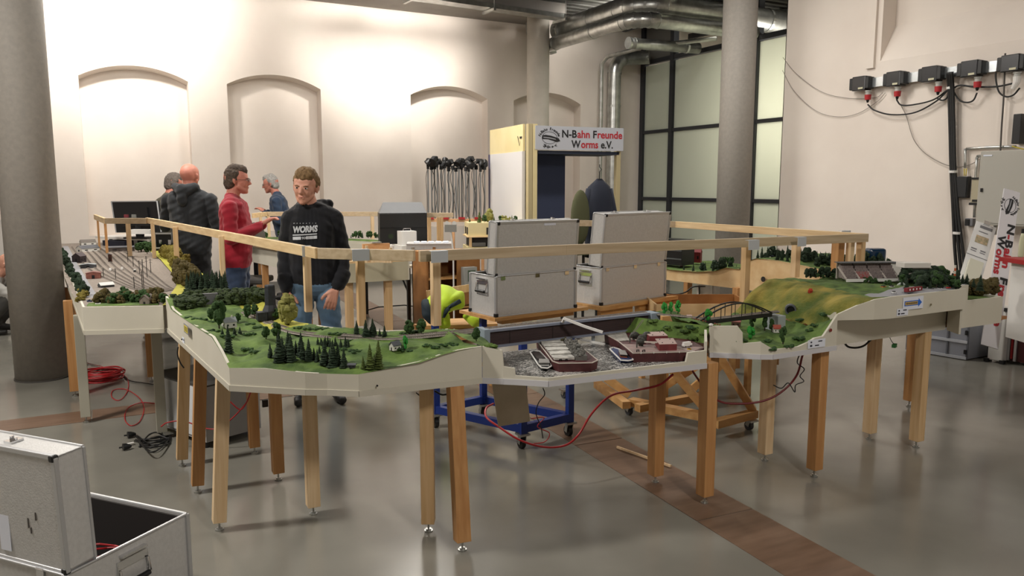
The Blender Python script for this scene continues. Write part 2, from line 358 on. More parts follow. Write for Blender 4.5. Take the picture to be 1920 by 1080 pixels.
def tray(label, p, q):
    t = thing('cable_tray', label, 'cable tray', p)
    p, q = Vector(p), Vector(q); d = (q-p).normalized(); s = d.cross(Vector((0, 0, 1)))
    m = M(); m.bar(p+s*.12, q+s*.12, .01, .07); m.bar(p-s*.12, q-s*.12, .01, .07); m.build('side_rail', galv, t)
    m = M(); m.bar(p-Vector((0, 0, .03)), q-Vector((0, 0, .03)), .24, .006); m.build('tray_bottom', galv, t)
    k = int((q-p).length/1.2)
    for i in range(k+1):
        c = p.lerp(q, i/max(k, 1)); m = M(); m.box(c+Vector((0, 0, -.06)), (.36, .04, .04), rz=math.atan2(s.y, s.x)); m.cyl(c+s*.16-Vector((0, 0, .05)), c+s*.16+Vector((0, 0, .4)), .006, n=6); m.build('hanger', galv, t)
tray('galvanised cable tray hanging from the ceiling in front of the back wall', (1.5, 10.9, 4.36), (6.9, 11.3, 4.36))
tray('short galvanised cable tray beside the big duct elbow', (7.7, 8.4, 4.45), (7.7, 11.5, 4.45))
tray('galvanised cable tray crossing under the deck beyond the elbow', (8.3, 9.9, 4.25), (12.3, 10.6, 4.4))
m = M()
for x in (7.9, 9.0, 10.6): m.bar((x, 4, 4.55), (x, 12.4, 4.55), .08, .1)
obj1(m, 'roof_beam', mat('dark steel beam', '#38383a', rough=.6), 'row of dark steel beams carrying the corrugated deck', 'beam')
# ---------------------------------------------------------------- terrain tools
BV = []
def resample(line, k):
    out = []
    for a, b in zip(line[:-1], line[1:]):
        for i in range(k): out.append(Vector(a).lerp(Vector(b), i/k))
    out.append(Vector(line[-1])); return out
def terrain(name, lines, mt, parent, k=14, nv=10, bump=.006, fn=None, seed=0, kind=None, scale=9, matfn=None, register=True):
    L = [resample(l, k) for l in lines]; nu = len(L[0]); m = M(); rows = []
    for a, b in zip(L[:-1], L[1:]):
        for j in range(nv): rows.append([p.lerp(q, j/nv) for p, q in zip(a, b)])
    rows.append(L[-1]); nr = len(rows)
    vs = []
    for j, row in enumerate(rows):
        e = min(j, nr-1-j)/2; e = min(1, e)
        for i, p in enumerate(row):
            e2 = e*min(1, min(i, nu-1-i)/2)
            h = bump*e2*(noise.fractal(Vector((p.x*scale+seed, p.y*scale, seed)), 1, 2, 5)*1.4)
            if fn: h += fn(p.x, p.y)*e2
            vs.append(Vector((p.x, p.y, p.z+h)))
    m.v = vs; m.f = [[j*nu+i, j*nu+i+1, (j+1)*nu+i+1, (j+1)*nu+i] for j in range(nr-1) for i in range(nu-1)]; m.mi = [0]*len(m.f)
    if register: BV.append(BVHTree.FromPolygons([tuple(p) for p in vs], m.f))
    if matfn: m.mi = [matfn(sum((vs[q] for q in f), Vector())/4) for f in m.f]
    return m.build(name, mt, parent, smooth=True, kind=kind)
def on(x, y):                   # the point of the layout's ground seen at a pixel
    d = ray(x, y); best = None
    for b in BV:
        h = b.ray_cast(CAM, d)
        if h[0] is not None and (best is None or h[3] < best[1]): best = (h[0], h[3])
    return best[0] if best else None
def ground(x, y, z0=1.5):
    best = None
    for b in BV:
        h = b.ray_cast(Vector((x, y, z0)), Vector((0, 0, -1)))
        if h[0] is not None and (best is None or h[0].z > best): best = h[0].z
    return best
def fascia(prof, zb, th, mt, parent, name='fascia_board', edge=True):
    """board under a top profile [(x,y,z)...]; one board per straight run"""
    runs = []; cur = [Vector(prof[0])]
    for i in range(1, len(prof)):
        p = Vector(prof[i]); cur.append(p)
        if i == len(prof)-1: runs.append(cur); break
        a = (p-Vector(prof[i-1])).xy; b = (Vector(prof[i+1])-p).xy
        if a.length > 1e-5 and b.length > 1e-5 and a.normalized().dot(b.normalized()) < .995: runs.append(cur); cur = [p]
    for r in runs:
        a0, d0 = Vector((r[0].x, r[0].y, 0)), Vector((r[-1].x-r[0].x, r[-1].y-r[0].y, 0)); L0 = d0.length; d0.normalize()
        r = [Vector((*(a0+d0*((Vector((p.x, p.y, 0))-a0).dot(d0))).xy, p.z)) for p in r]
        d = (r[-1]-r[0]); d.z = 0; d.normalize(); nrm = Vector((d.y, -d.x, 0))
        m = M(); m.slab([(r[0].x, r[0].y, zb)]+[(r[-1].x, r[-1].y, zb)]+[tuple(p) for p in r[::-1]], -nrm, th)
        m.build(name, mt, parent)
        if edge:
            m = M(); a = Vector((r[0].x, r[0].y, zb+.012))+nrm*.002; b_ = Vector((r[-1].x, r[-1].y, zb+.012))+nrm*.002; m.bar(a, b_, .005, .026); m.build('edge_strip', edge if edge is not True else edgew, parent)
def leg(parent, x, y, zt, mt, w=.06, zb=.045, lean=(0, 0), rz=0):
    m = M(); m.bar((x+lean[0], y+lean[1], zb), (x, y, zt), w, w, up=(math.sin(rz), math.cos(rz), 0)); o = m.build('leg', mt, parent, bevel=.002)
    m = M(); X, Y = x+lean[0], y+lean[1]; m.cyl((X, Y, .005), (X, Y, zb+.01), .005, n=8); m.cyl((X, Y, 0), (X, Y, .007), .02, n=14); m.cyl((X, Y, .007), (X, Y, .014), .013, n=14); m.build('levelling_foot', steelfoot, o)
def track(parent, pts, name='track', width=.03, rails=1, lift=.003, k=6):
    P = curve_pts(pts, k); m = M()
    for r_ in range(1):
        vs = []
        for i, p in enumerate(P):
            d = (P[min(i+1, len(P)-1)]-P[max(i-1, 0)]); d.z = 0; d.normalize(); s = Vector((d.y, -d.x, 0)); vs.append((p, s))
    L = [p-s*width/2+Vector((0, 0, lift-.004)) for p, s in vs]; A = [p-s*width*.35+Vector((0, 0, lift)) for p, s in vs]; B = [p+s*width*.35+Vector((0, 0, lift)) for p, s in vs]; C = [p+s*width/2+Vector((0, 0, lift-.004)) for p, s in vs]
    n_ = len(P); m.add(L+A+B+C, [(j*n_+i, j*n_+i+1, (j+1)*n_+i+1, (j+1)*n_+i) for j in range(3) for i in range(n_-1)]); o = m.build(name, ballast, parent)
    m = M(); acc = 0
    for i in range(n_-1):
        seg = (P[i+1]-P[i]).length; c = int(seg/.011)+1
        for q in range(c):
            p = P[i].lerp(P[i+1], q/c); d = (P[i+1]-P[i]).normalized(); s = Vector((d.y, -d.x, 0)); m.bar(p-s*.008+Vector((0, 0, lift+.001)), p+s*.008+Vector((0, 0, lift+.001)), .004, .002)
    m.build('sleepers', sleeper_m, o, kind='stuff')
    for sgn in (-1, 1):
        m = M(); m.tube([p+s*sgn*.0045+Vector((0, 0, lift+.003)) for p, s in vs], .0008, 4); m.build('rail', rail_m, o)
# ---------------------------------------------------------------- the model railway modules
def module(label, loc): return thing('layout_module', label, 'model railway', loc)
# A: green corner module
A = module('green hilly corner module of the model railway with the dense fir row at its front', (.9, 4.0, 0))
Ao = [(.32, 5.02, .947), (.33, 4.78, .90), (.36, 4.48, .897), (.42, 3.73, .915), (.435, 3.58, .88), (.45, 3.42, .83), (.58, 3.32, .836), (.72, 3.20, .826), (.80, 3.155, .822), (.91, 3.07, .825), (1.17, 3.035, .854), (1.28, 3.03, .88), (1.35, 3.03, .89), (1.46, 3.03, .897)]
Ai = [(.90, 5.30, .885), (.89, 5.0, .885), (.87, 4.7, .885), (.86, 4.42, .885), (.87, 4.25, .885), (.90, 4.1, .885), (.95, 3.98, .888), (1.0, 3.86, .89), (1.06, 3.77, .892), (1.13, 3.68, .893), (1.22, 3.6, .895), (1.3, 3.55, .898), (1.4, 3.5, .90), (1.49, 3.48, .90)]
Am = []
for a, b in zip(Ao, Ai):
    p = Vector(a).lerp(Vector(b), .5); p.z = .872 if a[1] < 3.9 else .885; Am.append(tuple(p))
fascia(Ao, .73, .012, cream, A, edge=edgec); fascia([(p[0], p[1], p[2]) for p in Ai[::-1]], .73, .012, cream, A, edge=False)
def hillA(x, y): return .022*math.exp(-((x-1.12)**2+(y-3.28)**2)/.012)+.016*math.exp(-((x-.72)**2+(y-3.55)**2)/.02)+.02*math.exp(-((x-1.05)**2+(y-3.66)**2)/.006)
terrain('grassy_terrain', [Ao, Am, Ai], [grass, grass_y], A, k=8, nv=18, bump=.016, fn=hillA, seed=3, scale=6, matfn=lambda p: 1 if (p.y > 3.98 and p.x > .72 and p.y < 5.1) else 0)
for x, y, mt in ((1.27, 3.22, W_A), (.84, 3.66, W_P), (.458, 3.69, W_P), (.42, 4.22, W_B), (.385, 4.68, W_A), (.78, 4.20, W_B), (.74, 4.70, W_B)): leg(A, x, y, .745, mt, rz=.5 if x > 1 else 0, lean=(-.05, 0) if x < .5 else (0, 0))
leg(A, 1.345, 3.07, .745, W_B, .064, lean=(-.015, -.10), rz=.1)
# B: river module
Bm = module('river module of the model railway with dark glittering water and a long bridge', (2.1, 3.1, 0))
Bo = [(1.462, 3.03, .897), (1.53, 2.975, .882), (1.535, 2.97, .81), (1.575, 2.94, .803), (1.577, 2.938, .771), (1.69, 2.84, .768), (2.42, 2.785, .772), (2.43, 2.785, .815), (2.54, 2.78, .818)]
fascia(Bo, .73, .012, cream, Bm)
fascia([(2.54, 2.78, .86), (2.68, 2.94, .88)], .73, .012, cream, Bm, edge=False)
water = bpy.data.materials.new('river water'); water.use_nodes = True; n = water.node_tree.nodes; l = water.node_tree.links
b = n['Principled BSDF']; b.inputs['Roughness'].default_value = .12
tc = n.new('ShaderNodeTexCoord'); mp = n.new('ShaderNodeMapping'); mp.inputs['Scale'].default_value = (1, 1.8, 1); mp.inputs['Rotation'].default_value = (0, 0, .35)
t1 = n.new('ShaderNodeTexNoise'); t1.inputs['Scale'].default_value = 70; t1.inputs['Detail'].default_value = 7; t1.inputs['Distortion'].default_value = 1.2
t0 = n.new('ShaderNodeTexNoise'); t0.inputs['Scale'].default_value = 5; t0.inputs['Detail'].default_value = 3
ad = n.new('ShaderNodeMath'); ad.operation = 'MULTIPLY_ADD'; ad.inputs[1].default_value = .45
r1 = n.new('ShaderNodeValToRGB'); e = r1.color_ramp.elements; e[0].position = .60; e[0].color = (.022, .024, .024, 1); e[1].position = .86; e[1].color = (.78, .76, .72, 1)
x = e.new(.69); x.color = (.10, .10, .095, 1); x = e.new(.76); x.color = (.30, .29, .27, 1)
l.new(tc.outputs['Object'], mp.inputs[0]); l.new(mp.outputs[0], t1.inputs[0]); l.new(tc.outputs['Object'], t0.inputs[0]); l.new(t0.outputs['Fac'], ad.inputs[0]); l.new(t1.outputs['Fac'], ad.inputs[2]); l.new(ad.outputs[0], r1.inputs[0]); l.new(r1.outputs[0], b.inputs['Base Color'])
bp = n.new('ShaderNodeBump'); bp.inputs['Strength'].default_value = .5; bp.inputs['Distance'].default_value = .004; l.new(t1.outputs['Fac'], bp.inputs['Height']); l.new(bp.outputs[0], b.inputs['Normal'])
m = M(); m.prism([(1.575, 2.95), (1.69, 2.852), (2.54, 2.79), (2.66, 2.95), (2.80, 3.40), (1.72, 3.42), (1.62, 3.2)], .745, .766); ob = m.build('water_surface', water, Bm)
BV.append(BVHTree.FromPolygons([(1.4, 2.6, .766), (2.9, 2.6, .766), (2.9, 3.6, .766), (1.4, 3.6, .766)], [(0, 1, 2, 3)]))
m = M(); m.b2((1.60, 3.3, .73), (2.66, 3.34, .745)); m.b2((1.62, 2.98, .725), (2.6, 3.02, .745)); m.build('underframe', W_X, Bm)
# left bank
m = M(); m.slab([(1.535, 2.99, .773), (1.59, 2.955, .773), (1.67, 3.2, .773), (1.71, 3.42, .773), (1.60, 3.42, .80), (1.54, 3.0, .80)], (0, 0, -1), .012); m.build('stone_bank', mat('stone quay', '#57524c', '#7b746b', rough=.9, scale=30), Bm)
Bl = [[(1.462, 3.035, .897), (1.50, 3.0, .893), (1.53, 2.98, .882)], [(1.47, 3.25, .895), (1.53, 3.22, .89), (1.59, 3.2, .86)], [(1.485, 3.48, .90), (1.57, 3.46, .89), (1.66, 3.44, .86)]]
terrain('grassy_bank', Bl, grass, Bm, k=8, nv=8, bump=.01, seed=8)
# right bank in front of the green field
G0 = [(2.70, 2.97, .80), (2.62, 3.12, .80), (2.52, 3.30, .80), (2.46, 3.42, .80)]
G1 = [(2.745, 2.985, .885), (2.70, 3.10, .885), (2.62, 3.28, .885), (2.56, 3.42, .885)]
terrain('river_embankment', [G0, G1], grass, Bm, k=8, nv=6, bump=.012, seed=12)
m = M(); m.bar((2.69, 2.95, .785), (2.45, 3.43, .785), .008, .04); m.build('quay_wall', mat('rusty quay', '#4b3329', '#614435', rough=.8, scale=20), Bm)
for x, y, mt in ((2.585, 3.20, W_B), (2.63, 2.86, W_B)): leg(Bm, x, y, .735, mt, .064)
# C: valley module
Cm = module('valley module of the model railway with arched bridge and tunnel hillside', (3.1, 3.1, 0))
Co = [(2.73, 2.97, .886), (2.75, 2.965, .888), (2.84, 2.89, .893), (2.862, 2.876, .86), (2.865, 2.874, .802), (2.93, 2.815, .815), (2.985, 2.785, .778), (3.0, 2.785, .775), (3.17, 2.785, .772), (3.25, 2.787, .79), (3.29, 2.79, .806), (3.355, 2.79, .81), (3.40, 2.79, .855), (3.46, 2.79, .92)]
fascia(Co, .725, .012, cream, Cm)
gr = lambda p: 1 if p.z > .93 else 0
# ground lines from front to back
def Z(x, y):
    # valley floor
    z = .785
    z += .105*(1/(1+math.exp((x-2.88+(y-2.95)*-.05)/.018)))          # raised field on the left
    # crest of the plateau runs from back left to front right, hillside falls towards the front left
    cx, cy = 3.80, 3.52; ex_, ey_ = 3.66, 2.70; dx_, dy_ = ex_-cx, ey_-cy; L_ = math.hypot(dx_, dy_); s = ((x-cx)*dy_-(y-cy)*dx_)/L_
    s += .02*math.sin(y*19)+.012*math.sin(x*31+y*9)
    hill = 1.0+.012*math.sin(9*x+5*y); wd = .33+.10*(y-2.8); t = min(1, max(0, s/wd)); e = 1-t*t*(3-2*t)
    e = max(0, e+.10*math.sin(math.pi*t)*(1 if y > 3.0 else .3))
    return max(z, z+(hill-z)*e)
def grid_ter(name, x0, x1, yf, yb, nx, ny, zf, mt, parent, bump, seed, matfn=None, bmp_scale=9):
    m = M(); vs = []
    for j in range(ny+1):
        for i in range(nx+1):
            x = x0+(x1-x0)*i/nx; a, b = yf(x), yb(x); y = a+(b-a)*j/ny; z = zf(x, y)
            z += bump*noise.fractal(Vector((x*bmp_scale+seed, y*bmp_scale, seed)), 1, 2, 6)
            vs.append(Vector((x, y, z)))
    m.v = vs; w_ = nx+1; m.f = [[j*w_+i, j*w_+i+1, (j+1)*w_+i+1, (j+1)*w_+i] for j in range(ny) for i in range(nx)]; m.mi = [0]*len(m.f)
    BV.append(BVHTree.FromPolygons([tuple(p) for p in vs], m.f))
    if matfn: m.mi = [matfn(sum((vs[q] for q in f), Vector())/4) for f in m.f]
    return m.build(name, mt, parent, smooth=True)
def prof(pts, x):
    for a, b in zip(pts[:-1], pts[1:]):
        if a[0] <= x <= b[0]: t = (x-a[0])/max(b[0]-a[0], 1e-6); return a[1]+(b[1]-a[1])*t, a[2]+(b[2]-a[2])*t
    return (pts[0][1], pts[0][2]) if x < pts[0][0] else (pts[-1][1], pts[-1][2])
def ZC_(x, y):
    yf, zf_ = prof(Co, x); t = min(1, max(0, (y-yf)/.12)); t = t*t*(3-2*t)
    return (zf_-.004)*(1-t)+Z(x, y)*t
grid_ter('valley_terrain', 2.73, 3.462, lambda x: prof(Co, x)[0]+.008, lambda x: 3.45+(x-2.7)*.15, 60, 50, ZC_, [grass, hill_m], Cm, .021, 5, lambda p: 1 if p.z > .905 and p.x > 3.1 else 0)
m = M(); m.prism([(2.72, 2.99), (3.46, 2.81), (3.46, 3.5), (2.74, 3.4)], .728, .745); m.build('baseboard_panel', PLYB, Cm)
for x, y, mt in ((3.37, 3.17, W_P), (3.42, 2.855, W_B)): leg(Cm, x, y, .735, mt, .062)
# D: stadium module, raised
D = module('raised module of the model railway with the football stadium and the blue arrow sign', (4.3, 3.2, 0))
Do = [(3.462, 2.80, .915), (3.57, 2.755, .965), (3.66, 2.72, .995), (3.77, 2.70, 1.005), (4.46, 2.715, 1.005)]
fascia(Do, .885, .012, cream, D, edge=False); fascia([(3.46, 2.80, .93), (3.50, 2.86, .90), (4.53, 2.87, .90)], .73, .012, cream, D, edge=False)
fascia([(4.46, 2.73, .998), (4.53, 2.85, .998), (4.70, 2.85, .998)], .73, .012, cream, D, edge=False)
fascia([(4.70, 2.85, .90), (5.075, 2.85, .90), (5.21, 3.56, .9)], .73, .012, cream, D, edge=False)
m = M(); m.slab([(3.47, 2.81, .888), (3.77, 2.71, .888), (4.46, 2.725, .888), (4.53, 2.85, .888), (4.53, 2.9, .888), (3.5, 2.9, .888)], (0, 0, 1), .01); m.build('overhang_bottom', cream, D)
def ZD(x, y):
    yf, zf_ = prof(Do, x); t = min(1, max(0, (y-yf)/.05)); return (zf_-.006)*(1-t)+Z(x, y)*t
grid_ter('plateau_terrain', 3.462, 4.70, lambda x: (prof(Do, x)[0] if x < 4.46 else 2.73+min(1, (x-4.46)/.07)*.12)+.008, lambda x: 3.56, 70, 46, ZD, [grass_d, hill_m, road_m], D, .010, 9, lambda p: 1 if p.x < 3.74+(p.y-2.7)*.17 else (2 if (p.y < 2.9 and p.x > 3.80) else 0))
m = M(); m.prism([(4.70, 2.86), (5.065, 2.86), (5.2, 3.56), (4.7, 3.56)], .86, .885); m.build('forest_floor', grass_d, D); BV.append(BVHTree.FromPolygons([(4.7, 2.86, .885), (5.2, 2.86, .885), (5.2, 3.56, .885), (4.7, 3.56, .885)], [(0, 1, 2, 3)]))
m = M(); m.b2((3.46, 2.88, .74), (5.19, 3.56, .76)); m.build('baseboard_panel', PLYB, D)
m = M(); m.b2((3.9, 3.545, .73), (4.7, 3.557, .99)); m.build('rear_board', PLY, D)
for x, y, mt in ((4.25, 3.14, W_P), (4.37, 2.90, W_A), (4.74, 3.5, W_B), (5.16, 3.5, W_B)): leg(D, x, y, .745, mt, .062)
# right arm with plywood side
Rm = module('far right arm of the model railway with raw plywood side and dense dark trees', (4.95, 4.8, 0))
Rp = [(4.60, 6.0, .835), (4.63, 5.55, .835), (4.67, 5.3, .842), (4.71, 5.1, .865), (4.735, 4.99, .905), (4.75, 4.93, .905), (4.755, 4.90, .90), (4.765, 4.86, .90), (4.785, 4.76, .985), (4.795, 4.70, 1.005), (4.84, 4.5, 1.0), (4.90, 4.15, .965), (4.96, 3.8, .90), (4.97, 3.72, .88)]
fascia(Rp[::1], .73, .012, PLY, Rm, edge=False)
m = M(); m.cyl((4.795, 4.615, .84), (4.80, 4.615, .84), .022, n=20); m.build('round_hole', darkin, Rm)
Rq = [(p[0]+.95, p[1]+.1, p[2]) for p in Rp]; terrain('rear_terrain', [Rp, Rq], grass_d, Rm, k=4, nv=12, bump=.01, seed=4)
for x, y in ((4.76, 4.86), (5.16, 4.8), (4.7, 6.0), (5.2, 6.0)): leg(Rm, x, y, .745, W_B, .062)
m = M(); m.b2((4.66, 5.9, .73), (5.3, 6.0, .76)); m.build('underframe', W_X, Rm)
# E: station arm on the left
E_ = module('long station yard arm of the model railway with many tracks at the left', (.1, 7.5, 0))
Eo = [(-.12, 5.15, .896), (-.20, 5.95, .89), (-.27, 7.0, .885), (-.33, 8.2, .885), (-.42, 9.6, .885), (-.5, 11.2, .885)]
Ei = [(.30, 5.02, .893), (.46, 6.0, .885), (.50, 7.0, .885), (.50, 8.2, .885), (.46, 9.6, .885), (.30, 11.2, .885)]
fascia([(-.5, 11.2, .893), (-.42, 9.6, .893), (-.33, 8.2, .893), (-.27, 7.0, .893), (-.20, 5.95, .893), (-.12, 5.15, .896), (.30, 5.00, .893)], .73, .012, cream, E_, edge=edgec)
fascia([(*Ei[i][:2], .872) for i in range(6)], .73, .012, cream, E_, edge=False)
terrain('yard_ground', [Eo, Ei], [yard_m], E_, k=14, nv=16, bump=.0015, seed=2, scale=20)
Y0 = [(.30, 5.02, .893), (.46, 6.0, .893), (.50, 7.0, .893), (.50, 8.2, .893), (.46, 9.6, .893)]; Y1 = [(.62, 5.3, .89), (.72, 6.0, .895), (.70, 7.0, .905), (.64, 8.2, .905), (.58, 9.4, .90)]
terrain('yellow_meadow', [Y0, Y1], grass_y, E_, k=12, nv=8, bump=.006, seed=6)
fascia([Y1[i] for i in range(5)], .73, .012, cream, E_, edge=False)
for a, b_, w_ in (((-.145, 5.2), (.27, 5.1), .16),):
    m = M(); m.slab([(-.10, 5.17, .892), (.28, 5.04, .892), (.30, 5.28, .892), (-.09, 5.30, .892)], (0, 0, 1), .006); m.build('front_meadow', grass, E_)
m = M(); m.slab([tuple(gz(a_, b2_, .888)) for a_, b2_ in ((118, 462), (128, 462), (142, 490), (166, 530), (190, 567), (160, 569), (140, 525), (120, 488))][::-1], (0, 0, 1), .004); m.build('street', road_m, E_)
for x, y, mt in ((-.25, 6.68, W_B), (-.27, 7.55, W_B), (.3, 6.9, W_B), (-.3, 9, W_B), (.35, 9, W_B)): leg(E_, x, y, .745, mt, .062)
leg(E_, -.165, 5.88, .745, mat('grey painted leg', '#a9a596', rough=.6), .06); leg(E_, .27, 5.28, .745, mat('grey painted leg', '#a9a596'), .06)
for i in range(9):
    track(E_, [gz(px, py, .887) for px, py in ((135+10*i, 463), (146+12*i, 478), (168+13.5*i, 505), (228+10.5*i, 535), (288+5*i, 553-1.2*i))], 'yard_track', .026, k=6)
# tracks on the front modules
track(A, [on(px, py) or gz(px, py, .885) for px, py in ((460, 590), (500, 605), (540, 622), (590, 630), (640, 634), (700, 636), (760, 635), (830, 629), (895, 622))], 'main_track', .03)
track(A, [on(px, py) or gz(px, py, .885) for px, py in ((455, 586), (490, 596), (530, 612), (575, 624), (640, 628), (700, 631), (760, 630), (830, 624), (890, 618))], 'main_track', .03)
# ---------------------------------------------------------------- guard rails around the layout
RZ = 1.28
def guard(label, segs, posts, tapes=(), mts=None):
    p0 = gz(*segs[0][0], RZ); t = thing('guard_rail', label, 'railing', (p0.x, p0.y, RZ-.1))
    for k, (a, b_) in enumerate(segs):
        p, q = gz(*a, RZ)-Vector((0, 0, .028)), gz(*b_, RZ)-Vector((0, 0, .028))
        d = (q-p).normalized(); m = M(); m.bar(p, q, .028, .056); m.build('rail_batten', W_RX if abs(d.x) > abs(d.y) else W_RY, t, bevel=.002)
    for (px, pyt, zb, w_, mt) in posts:
        P = gz(px, pyt, RZ-.05); m = M(); m.bar((P.x, P.y+.03, zb), (P.x, P.y+.03, RZ-.03), w_, w_, up=(1, 0, 0)); m.build('post', mt, t, bevel=.002)
    for (px, py, w_) in tapes:
        P = gz(px, py, RZ-.028); m = M(); m.box(P+Vector((0, -.016, 0)), (w_, .003, .058)); m.box(P+Vector((0, -.001, .0285)), (w_, .03, .002)); m.build('tape', tape_m, t)
    return t
guard('long left guard rail of pale battens running beside the station yard', [((178, 402), (197, 409)), ((197, 409), (275, 409)), ((275, 408), (300, 412)), ((300, 412), (327, 417)), ((327, 417), (595, 465))],
      [(183, 412, .89, .022, W_B), (197, 415, .89, .026, W_B), (240, 418, .89, .045, W_P), (286, 420, .89, .035, W_P), (329, 430, .89, .04, W_A), (416, 448, .89, .035, W_P), (577, 472, .88, .04, W_P)], [(574, 471, .05)])
guard('front guard rail batten across the middle, behind the hilly green module', [((597, 465), (777, 469)), ((786, 470), (1060, 459)), ((1060, 459), (1626, 438))],
      [(678, 482, .86, .04, W_A), (820, 482, .86, .045, W_P), (1406, 458, .78, .044, W_A), (1500, 452, .98, .044, W_P), (1622, 450, .98, .044, W_A), (1579, 452, .98, .06, W_B), (1602, 452, .98, .04, W_P)], [(675, 478, .09), (822, 481, .09), (1410, 459, .085), (1500, 453, .075)])
guard('far right guard rail of pale battens in front of the frosted glass', [((1268, 415), (1626, 438)), ((1000, 412), (1268, 415))], [(1132, 418, .73, .05, W_B)], [(1583, 440, .09)])
guard('far back guard rail of thin battens behind the young man', [((474, 400), (500, 397)), ((500, 397), (715, 397)), ((800, 399), (850, 399))],
      [(489, 402, .9, .035, W_P), (504, 402, .9, .035, W_P), (699, 402, .9, .04, W_P), (806, 405, .9, .04, W_A), (824, 405, .9, .04, W_A), (830, 405, .9, .03, W_A)])
# ---------------------------------------------------------------- river scene
def tphing_px(name, label, cat, px, py, z=None, group=None, rz=0):
    p = gz(px, py, z) if z is not None else on(px, py); return thing(name, label, cat, p, rz, group)
def hull(m, deck, z1, z0, shrink=.93):
    P = [gz(x, y, z1) for x, y in deck]; c = sum(P, Vector())/len(P); n_ = len(P)
    lo = [c+(p-c)*shrink for p in P]
    m.add([(p.x, p.y, z0) for p in lo]+[tuple(p) for p in P], [list(range(n_, 2*n_))]+[(i, (i+1) % n_, n_+(i+1) % n_, n_+i) for i in range(n_)]+[list(range(n_))[::-1]]); return P
def rim(m, P, w_=.004, h=.004, dz=.002):
    for a, b_ in zip(P, P[1:]+P[:1]): m.bar(a+Vector((0, 0, dz)), b_+Vector((0, 0, dz)), w_, h)
redhull = mat('dark red hull', '#4a2224', '#572a2b', rough=.55, scale=25)
ZW = .766
# long box girder bridge
g = thing('girder_bridge', 'long dark brown box-girder model railway bridge with grey edges over the river', 'model bridge', (2.15, 3.38, ZW))
a, b_ = Vector((1.637, 3.36, .86)), Vector((2.665, 3.42, .856))
m = M(); m.bar(a, b_, .05, .07); m.build('girder', mat('brown girder', '#3a2b2a', '#4a3836', rough=.7, scale=30, stretch=(.3, 1, 6)), g)
m = M(); m.bar(a+Vector((0, 0, .040)), b_+Vector((0, 0, .040)), .075, .012); m.bar(a+Vector((0, -.004, -.041)), b_+Vector((0, -.004, -.041)), .06, .012); m.build('flange', mat('grey bridge edge', '#7e8494', rough=.5), g)
for i in range(4):
    p = a.lerp(b_, (i+.5)/4)-Vector((0, .026, 0)); m = M(); m.box(p, (.004, .004, .066)); m.build('girder_stiffener', mat('stiffener', '#2a2020'), g)
for i in range(10):
    z = -.028+.0062*i
    m = M(); m.bar(a+Vector((0, -.0255, z)), b_+Vector((0, -.0255, z)), .002, .0022); m.build('girder_rib', mat('girder rib', '#33262a', rough=.7), g)
m = M(); m.box(b_+Vector((.03, -.01, -.02)), (.06, .09, .13)); m.build('abutment', mat('pale blue concrete', '#8e9aa5', rough=.8), g)
m = M(); m.box(a+Vector((-.01, 0, 0)), (.03, .09, .10)); m.build('abutment', mat('pale blue concrete', '#8e9aa5'), g)
track(g, [a+Vector((0, 0, .047)), a.lerp(b_, .5)+Vector((0, 0, .047)), b_+Vector((0, 0, .047))], 'bridge_track', .03)
# white arched loading boom
g = thing('loading_boom', 'white curved loading boom reaching over the bridge to the river', 'model crane', gz(1112, 645, ZW))
p0, p1, p2 = gy(1057, 597, 3.31), gy(1096, 612, 3.24), gy(1130, 623, 3.18)
m = M(); m.bar(p0, p1, .014, .012); m.bar(p1, p2, .014, .012); m.build('boom', white, g)
m = M(); m.bar(p0+Vector((.003, 0, 0)), gy(1055, 604, 3.33), .012, .01); m.build('boom_head', white, g)
q = gz(1112, 643, ZW); m = M(); m.box((q.x, q.y, ZW+.035), (.014, .014, .07)); m.build('pillar', mat('grey pillar', '#9ba3a8'), g)
m = M(); m.bar(gz(1080, 634, .80), gz(1133, 646, .785), .02, .008); m.build('lower_boom', white, g)
# gravel barge
g = thing('gravel_barge', 'dark red model barge with white hatch covers and a heap of grey rubble', 'model ship', gz(1060, 670, ZW))
D1 = [(1005, 637), (1036, 678), (1048, 682), (1110, 681), (1121, 676), (1085, 648), (1070, 636)]
m = M(); P = hull(m, D1, .806, ZW-.002, .97); m.build('hull', redhull, g)
m = M(); rim(m, P); m.build('deck_rim', mat('light deck edge', '#c7bdb2'), g)
hw = mat('hatch covers', '#9b9992', '#d5d2ca', rough=.6, scale=30)
for i in range(10):
    u = i/10; v = (i+.8)/10
    A_, B_ = gz(1011, 640, .81), gz(1040, 676, .81); C_, D_ = gz(1053, 638, .81), gz(1078, 675, .81)
    m = M(); m.slab([A_.lerp(B_, u), A_.lerp(B_, v), C_.lerp(D_, v), C_.lerp(D_, u)], (0, 0, 1), .006+.004*(i % 2)); m.build('hatch_cover', hw, g)
m = M(); H_ = [gz(x, y, .806) for x, y in ((1058, 645), (1079, 676), (1101, 676), (1081, 645))]
m.slab(H_, (0, 0, 1), .022); m.build('cargo_hold', mat('hopper grey', '#6b6a65', rough=.7), g)
m = M()
for i in range(70):
    u, v = rnd.random(), rnd.random(); p = H_[0].lerp(H_[1], v).lerp(H_[3].lerp(H_[2], v), u); s = rnd.uniform(.004, .009)
    m.ell(p+Vector((0, 0, .024+.012*math.sin(u*3.1)*math.sin(v*3.1))), s, 5, 4, jit=.3)
m.build('rubble', mat('grey rubble', '#3c3b38', '#77756f', rough=.9, scale=80, contrast=(.3, .6)), g, kind='stuff')
for px in (1051, 1062):
    m = M(); q = gz(px, 677, .806); m.box(q+Vector((0, 0, .008)), (.012, .005, .003)); m.box(q+Vector((-.005, 0, .004)), (.002, .004, .009)); m.box(q+Vector((.005, 0, .004)), (.002, .004, .009)); m.build('bollard', black, g)
m = M()
